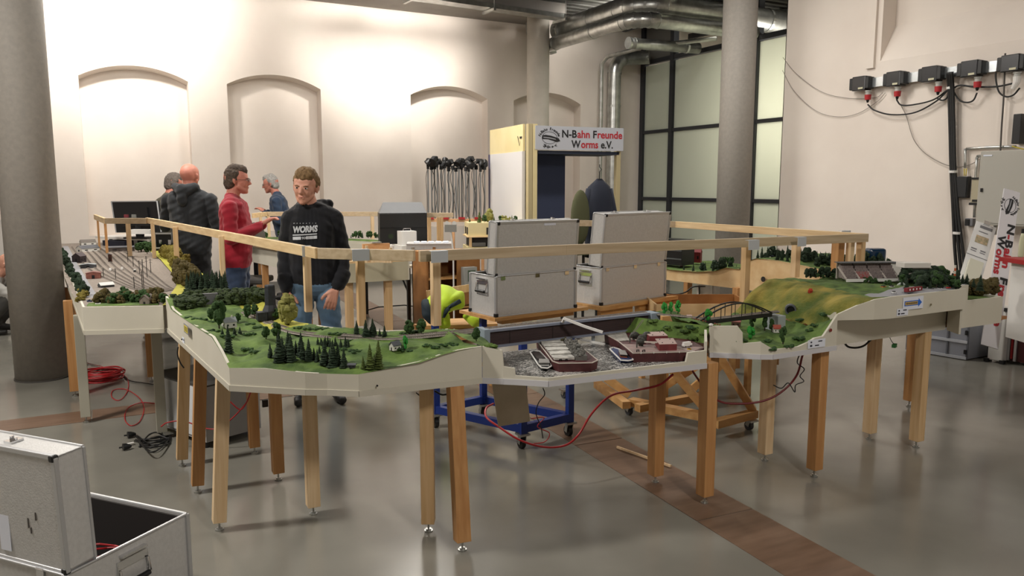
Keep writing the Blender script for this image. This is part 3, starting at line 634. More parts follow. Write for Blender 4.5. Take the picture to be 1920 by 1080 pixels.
for i in range(6): m.ell(gz(1057+rnd.uniform(-4, 4), 640, .818)+Vector((0, 0, rnd.uniform(0, .015))), .008, 5, 4, jit=.3)
m.build('digger', mat('dark olive digger', '#3d3a22', rough=.7), g)
# small white barge
def boat(label, deck, zdeck, hullm, cab, cabm, extra=None):
    c = gz(*deck[0], ZW); g = thing('river_boat', label, 'model ship', c)
    m = M(); P = hull(m, deck, zdeck, ZW-.002, .85); m.build('hull', hullm, g)
    m = M(); rim(m, P, .005, .005); m.build('bulwark', white, g)
    m = M(); Q = [gz(x, y, zdeck) for x, y in cab]; m.slab(Q, (0, 0, 1), .014); m.build('wheelhouse', cabm, g)
    c = sum(Q, Vector())/4; m = M(); m.slab([c+(q-c)*1.08+Vector((0, 0, .014)) for q in Q], (0, 0, 1), .002); m.build('wheelhouse_roof', mat('boat roof', '#8d8a86'), g)
    m = M(); m.slab([c+(q-c)*1.03+Vector((0, 0, .007)) for q in Q], (0, 0, 1), .004); m.build('cabin_window', black, g)
    return g
g = boat('small black and white boat moored left of the gravel barge', [(994, 661), (1000, 658), (1012, 659), (1031, 680), (1034, 687), (1027, 691), (1015, 690), (1008, 683)], .782, mat('navy hull', '#14161c'), [(1011, 686), (1030, 686), (1028, 679), (1011, 679)], white)
m = M(); m.slab([gz(x, y, .784) for x, y in ((998, 663), (1010, 661), (1022, 673), (1008, 675))], (0, 0, 1), .006); m.build('cargo_heap', mat('brown cargo', '#2e2522', rough=.9), g)
g = boat('small blue boat with white bow moored left of the floating dredger', [(1143, 655), (1150, 652), (1160, 655), (1184, 668), (1187, 675), (1178, 677), (1164, 676)], .780, mat('blue hull', '#1b2c5c'), [(1163, 670), (1176, 671), (1172, 663), (1160, 662)], mat('orange brown', '#8a4a2a'))
# dredger
g = thing('floating_dredger', 'large dark red model dredger with two maroon containers on its deck', 'model ship', gz(1240, 660, ZW))
D2 = [(1133, 626), (1160, 641), (1187, 663), (1303, 660), (1322, 652), (1285, 632), (1230, 620), (1165, 620)]
m = M(); P = hull(m, D2, .81, ZW-.002, .985); m.build('hull', redhull, g)
m = M(); rim(m, P[:4]); m.build('deck_rim', mat('light deck edge'), g)
m = M(); Q = [gz(x, y, .8105) for x, y in ((1188, 661), (1302, 658), (1320, 651), (1240, 648), (1165, 645))]; m.slab(Q, (0, 0, 1), .001); m.build('deck', mat('pink grey deck', '#a58a84', '#8c7d78', rough=.7, scale=20), g)
m = M(); Q = [gz(x, y, .811) for x, y in ((1137, 627), (1160, 640), (1180, 639), (1172, 622))]; m.slab(Q, (0, 0, 1), .003); m.build('deck_grating', mat('grating', '#b9b5ac', '#8f8b84', rough=.6, scale=60), g)
def box4(m, base, zb, ztop):
    Q = [gz(x, y, zb) for x, y in base]; m.slab(Q, (0, 0, 1), ztop-zb); return Q
for nm, base in (('container', ((1236, 658), (1269, 657), (1262, 646), (1228, 647))), ('container', ((1218, 642), (1252, 641), (1243, 633), (1208, 634)))):
    m = M(); Q = box4(m, base, .811, .842); o = m.build(nm, mat('maroon container', '#6e2a2c', '#7d3435', rough=.6, scale=30), g)
    m = M(); m.slab([q+Vector((0, 0, .031)) for q in Q], (0, 0, 1), .002)
    m.build('container_lid', mat('dusty pink lid', '#b49a93'), o)
    c = sum(Q, Vector())/4
    for sx, sy in ((.3, .3), (-.3, .3), (.3, -.3), (-.3, -.3)):
        m = M(); m.ell(c+(Q[1]-Q[0])*sx+(Q[3]-Q[0])*sy+Vector((0, 0, .034)), .003, 6, 4); m.build('lid_hatch', black, o)
dk = mat('grey green machinery', '#4b4d47', rough=.6)
for bx, by, hh in ((1194, 652, .045), (1181, 642, .04)):
    q = gz(bx, by, .811); m = M(); m.tube([q, q+Vector((0, 0, hh*.8)), q+Vector((.008, 0, hh)), q+Vector((.03, .01, hh))], .0035, 8); m.build('bent_pipe', dk, g)
for bx, by in ((1204, 634), (1190, 628), (1213, 628), (1202, 640)):
    q = gz(bx, by, .835); m = M(); m.ell(q, (.026, .02, .018), 10, 7); m.cyl(q-Vector((0, 0, .024)), q, .012, n=10); m.build('pump_drum', mat('dark machine', '#35362f', rough=.6), g)
q = gz(1185, 627, .84); m = M()
for s in (-.006, .006):
    m.bar(q+Vector((0, s, 0)), q+Vector((.07, s, .07)), .002, .002)
for i in range(8): m.bar(q+Vector((.07*i/8, -.006, .07*i/8)), q+Vector((.07*(i+1)/8, .006, .07*(i+1)/8)), .0015, .0015)
m.build('lattice_boom', mat('lattice grey', '#6b6259'), g)
m = M(); m.bar(gz(1208, 641, .84), gz(1235, 642, .84), .008, .006); m.build('walkway', mat('light deck edge'), g)
for px in (1196, 1207):
    m = M(); q = gz(px, 660, .811); m.box(q+Vector((0, 0, .01)), (.014, .005, .003)); m.box(q+Vector((-.006, 0, .005)), (.003, .004, .01)); m.box(q+Vector((.006, 0, .005)), (.003, .004, .01)); m.build('bollard', black, g)
for i in range(5):
    px = 1202+i*24; q = gz(px, 662.5-i*.6, .811); m = M(); m.cyl(q-Vector((0, 0, .003)), q+Vector((0, 0, .006)), .0015, n=6); m.build('deck_post', white, g)
# vehicles
def vehicle(name, label, px, py, size, rz, bodym, z=None, cabw=.5, group=None, cabm=None):
    p = gz(px, py, z) if z is not None else (on(px, py) or gz(px, py, .9)); L, W_, H_ = size; g = thing(name, label, 'model vehicle', p, rz, group)
    m = M(); m.box((0, 0, H_*.33+.001), (L, W_, H_*.5)); m.build('body', bodym, g, world=False, bevel=H_*.08)
    m = M(); m.box((-L*.05, 0, H_*.75), (L*cabw, W_*.9, H_*.42)); m.build('cabin', cabm or black, g, world=False, bevel=H_*.06)
    m = M()
    for sx in (-.32, .32):
        for sy in (-.5, .5): m.cyl((L*sx, W_*sy-.001, H_*.12), (L*sx, W_*sy+.001, H_*.12), H_*.14, n=8)
    m.build('wheels', black, g, world=False); return g
vehicle('tanker_truck', 'white model tanker truck parked right of the maroon containers', 1288, 650, (.06, .017, .026), R(8), white, .811, cabw=.8, cabm=white)
vehicle('yellow_van', 'small yellow model van in front of the white tanker truck', 1292, 656, (.02, .01, .011), R(8), mat('yellow paint', '#c79a1c'), .811)
# ---------------------------------------------------------------- model trees
def blob_tree(m, r, h, zc, n, jit=.12, w_=6, seed=0):
    rr = random.Random(seed)
    for i in range(n):
        a = rr.uniform(0, 6.28); t = rr.uniform(-1, 1); k = math.sqrt(1-t*t)*rr.uniform(.35, .75)
        m.ell((r*k*math.cos(a), r*k*math.sin(a), zc+h*t*.62), (r*rr.uniform(.3, .5), r*rr.uniform(.3, .5), h*rr.uniform(.24, .38)), w_, 5, jit=jit)
def conifer_mesh(seed, wr=.2):
    rr = random.Random(seed); m = M(); T = 11; n_ = 11
    for i in range(T):
        z0 = .04+.9*i/T; z1 = z0+.9/T*1.9; r0 = wr*(1-i/T)**.85*rr.uniform(.85, 1.1)+.008; k = len(m.v)
        vs = [Vector((r0*math.cos(6.283*j/n_+i)*rr.uniform(.72, 1.15), r0*math.sin(6.283*j/n_+i)*rr.uniform(.72, 1.15), z0+rr.uniform(-.015, .015))) for j in range(n_)]+[Vector((0, 0, min(z1, 1)))]
        m.add(vs, [(j, (j+1) % n_, n_) for j in range(n_)]+[list(range(n_))[::-1]])
    m.cur = 1; m.cyl((0, 0, 0), (0, 0, .1), .02, n=6); return m
def protos():
    P = {}
    for k, mt in (('fir', fol_dark), ('olive', fol_olive)):
        P[k] = []
        for s in range(4):
            me_o = conifer_mesh(s+3, .23 if k == 'fir' else .22).build('conifer_tree', [mt, bark], world=False); P[k].append(me_o.data); bpy.data.objects.remove(me_o)
    for k, mt in (('green', fol_g), ('bright', fol_bright), ('yellow', fol_y), ('autumn', fol_a), ('brown', fol_b), ('dark', fol_dark), ('poplar', fol_g)):
        P[k] = []
        for s in range(3):
            m = M()
            if k == 'bright' or k == 'poplar': blob_tree(m, .21 if k == 'poplar' else .27, .52, .62, 16, seed=s+1)
            elif k in ('autumn', 'brown', 'dark'): blob_tree(m, .48, .62, .50, 20, seed=s+5, jit=.22)
            elif k == 'yellow': blob_tree(m, .36, .58, .58, 34, seed=s+9, jit=.25)
            else: blob_tree(m, .36, .5, .60, 20, seed=s+20, jit=.2)
            fo = m.build('foliage', mt, world=False); t = M(); t.cyl((0, 0, 0), (0, 0, .55), .035, .02, n=7)
            tr_ = t.build('trunk', bark, world=False); P[k].append((fo.data, tr_.data)); bpy.data.objects.remove(fo); bpy.data.objects.remove(tr_)
    return P
TP = protos()
def tree_at(p, h, kind, label, group=None, wx=1.0, i=0):
    q = TP[kind]; c = q[i % len(q)]; rz = rnd.uniform(0, 6.28)
    nm = {'fir': 'model_fir', 'olive': 'model_fir', 'poplar': 'model_poplar'}.get(kind, 'model_tree')
    if kind in ('fir', 'olive'):
        o = bpy.data.objects.new(nm, c); COL.objects.link(o)
    else:
        o = bpy.data.objects.new(nm, None); o.empty_display_size = .02; COL.objects.link(o)
        for pn, me in zip(('foliage', 'trunk'), c):
            d = bpy.data.objects.new(pn, me); d.parent = o; COL.objects.link(d)
    o.location = Vector(p)-Vector((0, 0, .003)); o.rotation_euler = (0, 0, rz); o.scale = (h*wx, h*wx, h)
    tag(o, label, 'model tree', group); return o
def tree(x, yb, yt, kind, label, group=None, wx=1.0, i=0, z=None):
    p = gz(x, yb, z) if z is not None else on(x, yb)
    if p is None: p = gz(x, yb, .88)
    return tree_at(p, max(.01, hz(x, yt, p)-p.z), kind, label, group, wx, i)
G1_ = 'firs of the dense stand on the hilly module'
for i, (x, b_, t_) in enumerate([(507, 670, 641), (524, 679, 618), (541, 665, 618), (546, 677, 624), (565, 668, 620), (567, 673, 637), (579.5, 676, 632), (589, 675, 650), (595, 678, 652), (609, 684, 633), (599, 662, 645), (624.5, 688, 634), (618, 668, 650), (634, 685, 642), (645, 689, 650), (555, 664, 636), (530, 672, 628)]):
    tree(x, b_, t_, 'fir', 'tall dark green model fir in the dense stand at the front of the green hill', G1_, i=i)
for i, (x, b_, t_) in enumerate([(596, 646, 630), (602, 647, 631), (610, 650, 629), (615, 648, 629), (619, 650, 632), (629, 648, 630), (639, 650, 633), (648, 650, 629), (653, 650, 633), (604, 648, 634)]):
    tree(x, b_, t_, 'fir', 'small dark model fir in the back row between the front stand and the track', 'small firs in front of the track', i=i, wx=1.1)
for i, (x, b_, t_, l_) in enumerate([(681, 690, 665, 'short olive model fir, left one of the three on the front slope'), (694, 691, 642, 'tall olive model fir, middle one of the three on the front slope'), (710, 690, 635, 'tallest olive model fir, right one of the three on the front slope'), (702, 682, 661, 'tiny olive model fir tucked between the two tall olive firs')]):
    tree(x, b_, t_, 'olive', l_, 'olive firs on the front slope', i=i)
for i, (x, b_, t_, l_) in enumerate([(669, 631, 599, 'dark model fir behind the track, leftmost of the group by the rail post'), (686, 631, 597, 'broad dark model fir behind the track, second from the left'), (699, 630, 595, 'tallest dark model fir in the group behind the track'), (703, 630, 606, 'dark model fir just right of the tallest one behind the track'), (712, 631, 614, 'low dark model fir behind the track beside the right end of the group'), (721, 631, 608, 'dark model fir behind the track, rightmost of its group')]):
    tree(x, b_, t_, 'fir', l_, 'dark firs behind the track', i=i, wx=1.15)
tree(429, 662, 606, 'fir', 'lone tall model fir near the left corner of the green hill', wx=.85)
for i, (x, b_, t_, l_) in enumerate([(417, 627, 614, 'small pointed fir left of the little white farmhouse'), (450, 626, 611, 'small pointed fir right below the little white farmhouse'), (440, 627, 612, 'low round-topped fir below the little white farmhouse')]): tree(x, b_, t_, 'fir', l_, i=i, wx=1.4)
tree(411, 616, 563, 'green', 'largest dark round model tree left of the white farmhouse', wx=.75)
tree(396, 602, 577, 'green', 'narrow dark model tree behind the largest round tree', wx=.8)
tree(446, 606, 586, 'green', 'round dark model tree right behind the white farmhouse')
tree(465, 598, 570, 'green', 'dark round model tree at the far meadow, left of a twin', wx=.9)
tree(477, 593, 570, 'green', 'dark round model tree right of its twin on the far meadow', wx=1.0, i=1)
tree(541, 609, 555, 'yellow', 'large yellow-green leafy model tree right of the dark tower', wx=1.0)
tree(518, 599, 577, 'green', 'dark rounded shrub at the foot of the dark tower', wx=1.1)
tree(499, 636, 611, 'green', 'green round model tree in front of the curving track')
tree(519, 635, 604, 'green', 'tall green model tree beside the curving track', wx=.9, i=2)
tree(767, 628, 599, 'green', 'left one of the two round model trees on the rear bank')
tree(790, 627, 597, 'green', 'right one of the two round model trees on the rear bank', i=1)
tree(760, 657, 629, 'bright', 'bright green model tree right of the small white cottage', wx=.8)
tree(893, 640, 613, 'green', 'ragged green model tree at the left end of the girder bridge', wx=1.0)
for i, (x, b_, t_, l_) in enumerate([(1245, 591, 567, 'bright green model tree, left of the three behind the embankment'), (1258, 590, 567, 'bright green model tree, middle of the three behind the embankment'), (1271, 588, 564, 'bright green model tree, right of the three behind the embankment')]): tree(x, b_, t_, 'bright', l_, 'bright trees behind the embankment', i=i)
tree(1327, 603, 579, 'bright', 'bright round model tree in front of the arched bridge', wx=1.3)
for i, (x, b_, t_, l_) in enumerate([(1409, 618, 586, 'dark poplar-shaped model tree under the arched bridge'), (1434, 620, 593, 'dark model tree right of the white bridge pier'), (1447, 622, 598, 'dark narrow model tree beside the red-roofed cottage'), (1468, 645, 612, 'tall dark model tree in front of the green slope')]): tree(x, b_, t_, 'poplar', l_, i=i, wx=1.1)
tree(1406, 637, 612, 'bright', 'bright round model tree near the lowest part of the valley', wx=1.3)
# bushes on A and C as scrub
def scrub(parent, name, pts, mt, r=.012, n=8, spread=.02, flat=.6, seed=1, z=None):
    rr = random.Random(seed); m = M()
    for px, py in pts:
        p = gz(px, py, z) if z else on(px, py)
        if p is None: continue
        for i in range(n):
            s = r*rr.uniform(.5, 1.1); m.ell(p+Vector((rr.uniform(-spread, spread), rr.uniform(-spread*.6, spread*.6), s*flat*.4)), (s, s, s*flat), 6, 4, jit=.3)
    return m.build(name, mt, parent, kind='stuff')
scrub(A, 'low_bushes', [(370, 598), (380, 600), (350, 596), (400, 604), (395, 620), (405, 622), (460, 628), (470, 627), (483, 614), (488, 614), (430, 632), (415, 631), (470, 608), (560, 615), (575, 617), (590, 618), (600, 616), (610, 617), (625, 626), (640, 627), (560, 628), (550, 627), (475, 660), (485, 660), (465, 655), (670, 660), (780, 622), (760, 625), (750, 655), (765, 659), (800, 648), (815, 652), (840, 645), (850, 648), (830, 648), (655, 640), (660, 658), (645, 655)], fol_g, .010, 9, .022)
scrub(Cm, 'low_bushes', [(1300, 615), (1340, 615), (1290, 612), (1390, 640), (1420, 650), (1450, 655), (1480, 650), (1500, 635), (1520, 620), (1530, 610), (1500, 600), (1545, 590), (1470, 655), (1400, 655), (1440, 640)], fol_g, .014, 9, .03)
scrub(Bm, 'low_bushes', [(1235, 622), (1250, 615), (1270, 612), (1290, 622), (1320, 626), (1300, 635), (905, 630), (915, 650), (1240, 600), (1225, 603)], grass_d, .016, 9, .03)
# dense woods around the corner between the arms
def wood(parent, name, x0, x1, y0, y1, zb, h, mt, n, seed, r=.03):
    rr = random.Random(seed); m = M()
    for i in range(n):
        x, y = rr.uniform(x0, x1), rr.uniform(y0, y1); hh = h*rr.uniform(.75, 1.1)
        for q in range(5): m.ell((x+rr.uniform(-.01, .01), y+rr.uniform(-.01, .01), zb+hh*(.2+.17*q)), (r*rr.uniform(.5, .8), r*rr.uniform(.5, .8), h*.16), 6, 4, jit=.3)
    return m.build(name, mt, parent, kind='stuff')
wood(A, 'dense_hedge', .37, .52, 4.78, 5.04, .875, .075, hedge_m, 90, 3)
wood(A, 'dense_hedge', .60, .90, 4.88, 5.1, .875, .085, hedge_m, 110, 4)
wood(A, 'dense_hedge', .44, .62, 5.10, 5.24, .875, .08, hedge_m, 40, 14)
m = M(); m.box((.56, 4.99, .915), (.10, .03, .075)); m.build('tunnel_portal', mat('grey portal', '#6e6e70'), A)
for i in range(44):
    x, y = rnd.uniform(.46, .70), rnd.uniform(5.2, 5.42); tree_at((x, y, .90), rnd.uniform(.13, .17), 'fir', 'dark fir of the tight little fir wood behind the hedges', 'tight fir wood at the corner', .75, i)
# dark tower + houses
g = thing('slate_tower', 'tall dark slate model tower on a widening base', 'model building', on(508, 598) or gz(508, 598, .885))
q = XF[g.name].translation; 
def frust(m, c, prof, n_=8, rz=.3):
    k = len(prof); vs = [(c[0]+r*math.cos(rz+6.283*j/n_), c[1]+r*math.sin(rz+6.283*j/n_), c[2]+z) for r, z in prof for j in range(n_)]
    m.add(vs, [(i*n_+j, i*n_+(j+1) % n_, (i+1)*n_+(j+1) % n_, (i+1)*n_+j) for i in range(k-1) for j in range(n_)]+[list(range((k-1)*n_, k*n_))]); return m
slate = mat('dark slate', '#1d2026', '#2b2f37', rough=.6, scale=50)
hT = hz(508, 534, q)-q.z
frust(M(), q, [(.046, 0), (.044, hT*.25), (.030, hT*.42), (.028, hT*.97), (.025, hT)]).build('tower_shaft', slate, g)
m = M(); m.box(q+Vector((-.05, -.01, hT*.12)), (.05, .06, hT*.24)); m.build('side_building', slate, g)
def house(label, px, py, w_, d_, h_, rh, rz, wall, roof, chim=False, z=None):
    p = gz(px, py, z) if z else (on(px, py) or gz(px, py, .885)); g = thing('model_house', label, 'model building', p, rz)
    m = M(); m.box((0, 0, h_/2), (w_, d_, h_)); m.add([(-w_/2, -d_/2, h_), (-w_/2, d_/2, h_), (-w_/2, 0, h_+rh), (w_/2, -d_/2, h_), (w_/2, d_/2, h_), (w_/2, 0, h_+rh)], [(0, 1, 2), (3, 5, 4)]); m.build('wall', wall, g, world=False)
    m = M(); e = .003
    for s in (-1, 1):
        sl = Vector((0, s*d_/2, -rh)).normalized()
        m.slab([(-w_/2-e, 0, h_+rh), (w_/2+e, 0, h_+rh), (w_/2+e, s*(d_/2+e), h_-e*.6), (-w_/2-e, s*(d_/2+e), h_-e*.6)][::s], (0, 0, 1), .003)
    m.build('roof', roof, g, world=False)
    for k in (-.25, .25):
        m = M(); m.box((w_*k, -d_/2, h_*.5), (w_*.16, .002, h_*.3)); m.build('window', black, g, world=False)
    m = M(); m.box((-w_/2, 0, h_*.35), (.002, d_*.2, h_*.6)); m.build('door', black, g, world=False)
    if chim: m = M(); m.box((w_*.25, 0, h_+rh), (.006, .006, .02)); m.build('chimney', wall, g, world=False)
    return g
wh = mat('white house wall', '#cfcdc6'); greyroof = mat('grey roof', '#55575c'); redroof = mat('red tile roof', '#8a3a2c', '#9b4a38', scale=60); brick = mat('brick wall', '#74443a', '#8a5548', scale=80)
house('small white model cottage with grey roof on the front slope', 741, 656, .042, .03, .022, .016, R(20), wh, greyroof)
house('grey and white model farmhouse left of the pond meadow', 430, 614, .06, .045, .03, .02, R(12), wh, mat('pale grey roof', '#9aa0a4'), True)
house('small dark shed at the foot of the front slope', 660, 689, .03, .016, .012, .004, R(-28), mat('dark shed', '#3a3c40'), greyroof)
house('small white and red-roofed cottage in the valley', 1456, 623, .038, .028, .022, .018, R(-30), wh, redroof)
house('brown barn with dusty red roof below the arched bridge', 1380, 612, .05, .035, .03, .012, R(-50), mat('brown barn', '#5a4034'), mat('dusty red roof', '#a1625c'))
house('little pink kiosk on the embankment edge', 1292, 595, .022, .018, .008, .004, R(-30), mat('pinkish kiosk', '#b59a92'), mat('pinkish kiosk'))
for i in range(12):
    p = on(1300+i*4.5, 598+i*1.1)
    if p: obj1(M().box(p+Vector((0, 0, .003)), (.008, .006, .007)), 'lumber_stack', mat('rust red timber', '#8a4a36'), 'small rust-red timber stack in the yard left of the arched bridge', 'model cargo', 'timber stacks by the arched bridge')
obj1(M().ell(gz(1333, 609, .895), (.014, .01, .008), 8, 6), 'white_tent', white, 'tiny white tent in front of the bright round tree', 'model tent')
# arched bridge and tunnel portal
g = thing('arch_bridge', 'black model railway bridge with two curved arches leading to the tunnel', 'model bridge', gz(1340, 600, .85))
blk = mat('black bridge steel', '#1c1a1a', rough=.5)
for s, off in ((0, 0), (1, .05)):
    a = Vector((2.79, 3.12+off, .885)); b_ = Vector((3.30, 3.10+off, .895))
    pts = [a.lerp(b_, t/14)+Vector((0, 0, .075*math.sin(math.pi*t/14))) for t in range(15)]
    m = M()
    for p, q in zip(pts[:-1], pts[1:]): m.bar(p, q, .007, .007)
    m.build('arch', blk, g)
    for t in range(2, 13, 2): m = M(); m.bar(pts[t], (pts[t].x, pts[t].y, .885), .003, .003, up=(1, 0, 0)); m.build('hanger', blk, g)
    m = M(); m.bar(a-Vector((0, 0, .01)), b_-Vector((0, 0, .01)), .008, .022); m.build('deck_girder', blk, g)
m = M(); m.bar((2.79, 3.145, .882), (3.36, 3.125, .892), .05, .004); m.build('bridge_deck', mat('bridge deck', '#2c2a29'), g)
track(g, [Vector((2.84, 3.145, .887)), Vector((3.1, 3.135, .89)), Vector((3.38, 3.125, .893))], 'bridge_track', .028)
m = M(); m.b2((3.33, 3.08, .79), (3.39, 3.17, .875)); m.build('pier', mat('white concrete pier', '#9fa5a8'), g)
track(Cm, [Vector((2.70, 3.40, .89)), Vector((2.76, 3.25, .897)), Vector((2.85, 3.15, .89))], 'main_track', .03)
g = thing('tunnel_portal', 'round grey tunnel mouth in the ochre hillside', 'model tunnel', gy(1482, 590, 3.0))
hit = on(1482, 580) or Vector((3.5, 3.1, .92)); cN = Vector((-.72, -.69, 0)); rt = Vector((.69, -.72, 0))
m = M(); c = hit+cN*.028; n_ = 20
ring = [(c+rt*(.031*math.cos(t*6.283/n_))+Vector((0, 0, .031*math.sin(t*6.283/n_)))) for t in range(n_)]; ring2 = [(c+rt*(.023*math.cos(t*6.283/n_))+Vector((0, 0, .023*math.sin(t*6.283/n_)))) for t in range(n_)]
m.add(ring+ring2+[p-cN*.05 for p in ring]+[p-cN*.05 for p in ring2], [(i, (i+1) % n_, n_+(i+1) % n_, n_+i) for i in range(n_)]+[(i, 2*n_+i, 2*n_+(i+1) % n_, (i+1) % n_) for i in range(n_)]+[(n_+i, n_+(i+1) % n_, 3*n_+(i+1) % n_, 3*n_+i) for i in range(n_)])
m.build('portal_ring', mat('dark portal stone', '#4c4f55'), g)
m = M(); m.add([p-cN*.006 for p in ring2], [list(range(n_))]); m.build('tunnel_opening', mat('tunnel black', '#07080a', rough=1), g)
obj1(M().ell((on(1520, 548) or gz(1520, 548, .98))+Vector((0, 0, .006)), (.016, .014, .016), 7, 5, jit=.3), 'red_bush', mat('red flowers', '#8a2a1a', '#b0381c', rough=.9, scale=80), 'small red bush on the ochre hillside above the tunnel', 'model bush')
# stadium
g = thing('model_stadium', 'model football stadium grandstand with sloping seats and a flat roof', 'model building', gz(1637, 528, 1.0)+Vector((0, 0, 0)), R(-22))
seat = mat('seat rows', '#8b7f7c', '#6e6462', rough=.8, scale=90); seatr = mat('red seats', '#a33c3c', '#8b7f7c', rough=.8, scale=60)
for k in range(4):
    x0 = -.26+.13*k
    for t in range(6):
        m = M(); m.box((x0+.06, .02+.02*t, .018+.012*t), (.115, .02, .012+.02*t)); m.build('seat_row', seatr if k == 1 and t < 3 else seat, g, world=False)
for k in range(5):
    m = M(); m.bar((-.265+.13*k, 0, .022), (-.265+.13*k, .13, .10), .012, .01); m.build('stair', mat('pale concrete', '#b5aca4'), g, world=False)
m = M(); m.box((0, .115, .135), (.58, .09, .006)); m.build('roof', mat('stadium roof', '#5b5d60'), g, world=False)
m = M(); m.box((0, .15, .07), (.54, .008, .12)); m.build('rear_wall', mat('pale concrete'), g, world=False)
m = M(); m.box((0, -.01, .012), (.54, .006, .022)); m.build('front_barrier', white, g, world=False)
for k in range(5): m = M(); m.bar((-.25+.125*k, .145, .1), (-.25+.125*k, .1, .135), .005, .005); m.build('roof_strut', white, g, world=False)
SB = g; SB.scale = (.68, .8, .85)
g = thing('office_block', 'pale model office block with flat roofs right of the stadium', 'model building', gz(1716, 528, 1.0), R(-25))
for z, s in ((.02, 1.0), (.055, 1.0), (.09, .95)):
    m = M(); m.box((0, 0, z), (.16*s, .08, .008)); m.build('floor_slab', mat('pale concrete'), g, world=False)
m = M(); m.box((0, 0, .05), (.14, .07, .085)); m.build('glass_core', mat('dark green glass', '#34403a', rough=.3), g, world=False)
m = M(); m.box((-.02, 0, .108), (.17, .10, .03)); m.build('white_hall', mat('hall wall', '#d8d3cc'), g, world=False)
g = thing('office_hall', 'low white model hall with grey flat roof behind the stadium', 'model building', gz(1690, 515, 1.0), R(-30))
m = M(); m.box((0, 0, .04), (.24, .08, .08)); m.build('wall', mat('hall wall'), g, world=False); m = M(); m.box((0, 0, .083), (.25, .09, .006)); m.build('roof', greyroof, g, world=False)
# trees and things on the plateau
for i in range(46):
    px = rnd.uniform(1690, 1800); py = rnd.uniform(520, 545); tree(px, py, py-rnd.uniform(14, 30), ('dark', 'fir', 'green')[i % 3], 'dark bushy model tree in the wood right of the stadium', 'wood right of the stadium', 1.1, i, z=1.0)
for i in range(30):
    px = rnd.uniform(1512, 1690); py = 516+(px-1512)*.11+rnd.uniform(-4, 4); tree(px, py, py-rnd.uniform(6, 11), 'green', 'low round bush in the planted row in front of the stadium', 'bush row before the stadium', 1.3, i, z=1.0)
for i, (px, t_) in enumerate([(1513, 503), (1520, 502), (1527, 502), (1541, 500), (1552, 500), (1564, 503)]): tree(px, 519, t_, 'dark', 'dark leafy model tree in the short row left of the grandstand', 'short tree row left of the grandstand', .8, i, z=1.0)
for i in range(16):
    px = rnd.uniform(1815, 1872); py = 553-rnd.random()*10; tree(px, py+2, py-rnd.uniform(12, 24), 'brown', 'brown autumn bush on the lower end of the raised module', 'brown bushes at the right end', 1.2, i, z=.89)
for i, (px, t_, b_) in enumerate([(1812, 511, 536), (1825, 520, 538), (1837, 513, 545), (1797, 512, 536), (1804, 513, 536), (1782, 515, 534), (1775, 514, 534), (1789, 517, 534)]): tree(px, b_, t_, 'fir', 'dark pointed model fir near the right end of the raised module', 'firs near the right end', 1.2, i, z=.96)
g = thing('lattice_mast', 'small orange and white lattice mast behind the firs at the right end', 'model mast', gz(1789, 530, 1.0))
q = XF[g.name].translation
for k in range(5): m = M(); m.cyl(q+Vector((0, 0, .02+.018*k)), q+Vector((0, 0, .038+.018*k)), .006, n=6); m.build('mast_section', mat('orange paint', '#b5532a') if k % 2 else mat('cream mast', '#c9c3b4'), g)
g = thing('bus_terminal', 'long dark red model roof with white round signs at the plateau edge', 'model building', gz(1712, 548, 1.0), R(4))
m = M(); m.box((0, 0, .018), (.15, .02, .022)); m.build('red_fascia', mat('dark red fascia', '#7d1c24'), g, world=False)
for k in range(4): m = M(); m.cyl((-.05+.033*k, -.0102, .019), (-.05+.033*k, -.0115, .019), .006, n=12); m.build('round_sign', white, g, world=False)
m = M(); m.box((0, 0, .003), (.14, .018, .008)); m.build('base', greyroof, g, world=False)
for i, (px, py, c_, nm) in enumerate([(1656, 541, '#c77a2c', 'orange'), (1672, 541, '#dcdad4', 'white'), (1676, 550, '#d8d8d8', 'silver'), (1700, 549, '#3f4a6a', 'dark blue'), (1762, 543, '#c9c9c9', 'light grey'), (1778, 541, '#b8322c', 'red'), (1748, 545, '#8d8d90', 'mid grey')]):
    vehicle('model_car', '%s model car parked at the edge of the raised plateau' % nm, px, py, (.03, .014, .014) if i > 1 else (.035, .018, .02), R(5), mat('car '+nm, c_), 1.0, cabw=.55)
obj1(M().ell(gz(1690, 535, 1.01), (.03, .02, .018), 10, 6), 'model_dome', mat('pale dome', '#a7b0a8'), 'pale round dome between the cars and the dark wood', 'model building')
obj1(M().box(gz(1738, 532, 1.01), (.04, .02, .02)), 'model_shop', mat('salmon shop', '#b98a72'), 'small salmon-coloured flat-roofed shop near the red terminal', 'model building')
# right arm trees, blocks
for i in range(70):
    u = rnd.random(); p = Vector(Rp[1]).lerp(Vector(Rp[-1]), u) if u < .3 else Vector(Rp[6]).lerp(Vector(Rp[-2]), (u-.3)/.7); p = p+Vector((rnd.uniform(.03, .45), 0, 0)); p.y = min(p.y, 5.5)
    z = ground(p.x, p.y) or p.z; tree_at((p.x, p.y, z), rnd.uniform(.05, .11), ('fir', 'dark', 'fir')[i % 3], 'dark model tree on the plywood-sided far arm', 'trees on the plywood-sided arm', .9, i)
for i in range(46):
    px = 1438+5.2*i+rnd.uniform(-2, 2); py = 481+(px-1438)*.07+rnd.uniform(-2, 2)
    if not 1572 < px < 1592: tree(px, py, py-rnd.uniform(10, 24), ('fir', 'fir', 'dark')[i % 3], 'dark pointed model tree in the skyline row behind the far right plywood side', 'skyline row of trees on the far arm', .9, i, z=1.0)
for i in range(6): tree(1351+i*4.4, 496, 482, 'poplar', 'small dark clipped model tree in the tight row in front of the concrete column', 'tight tree row by the column', 1.3, i)
house('red gabled model building on the far right arm with dark windows', 1305, 492, .10, .05, .10, .03, R(-60), mat('deep red wall', '#7c2226'), mat('deep red wall'), z=.86)
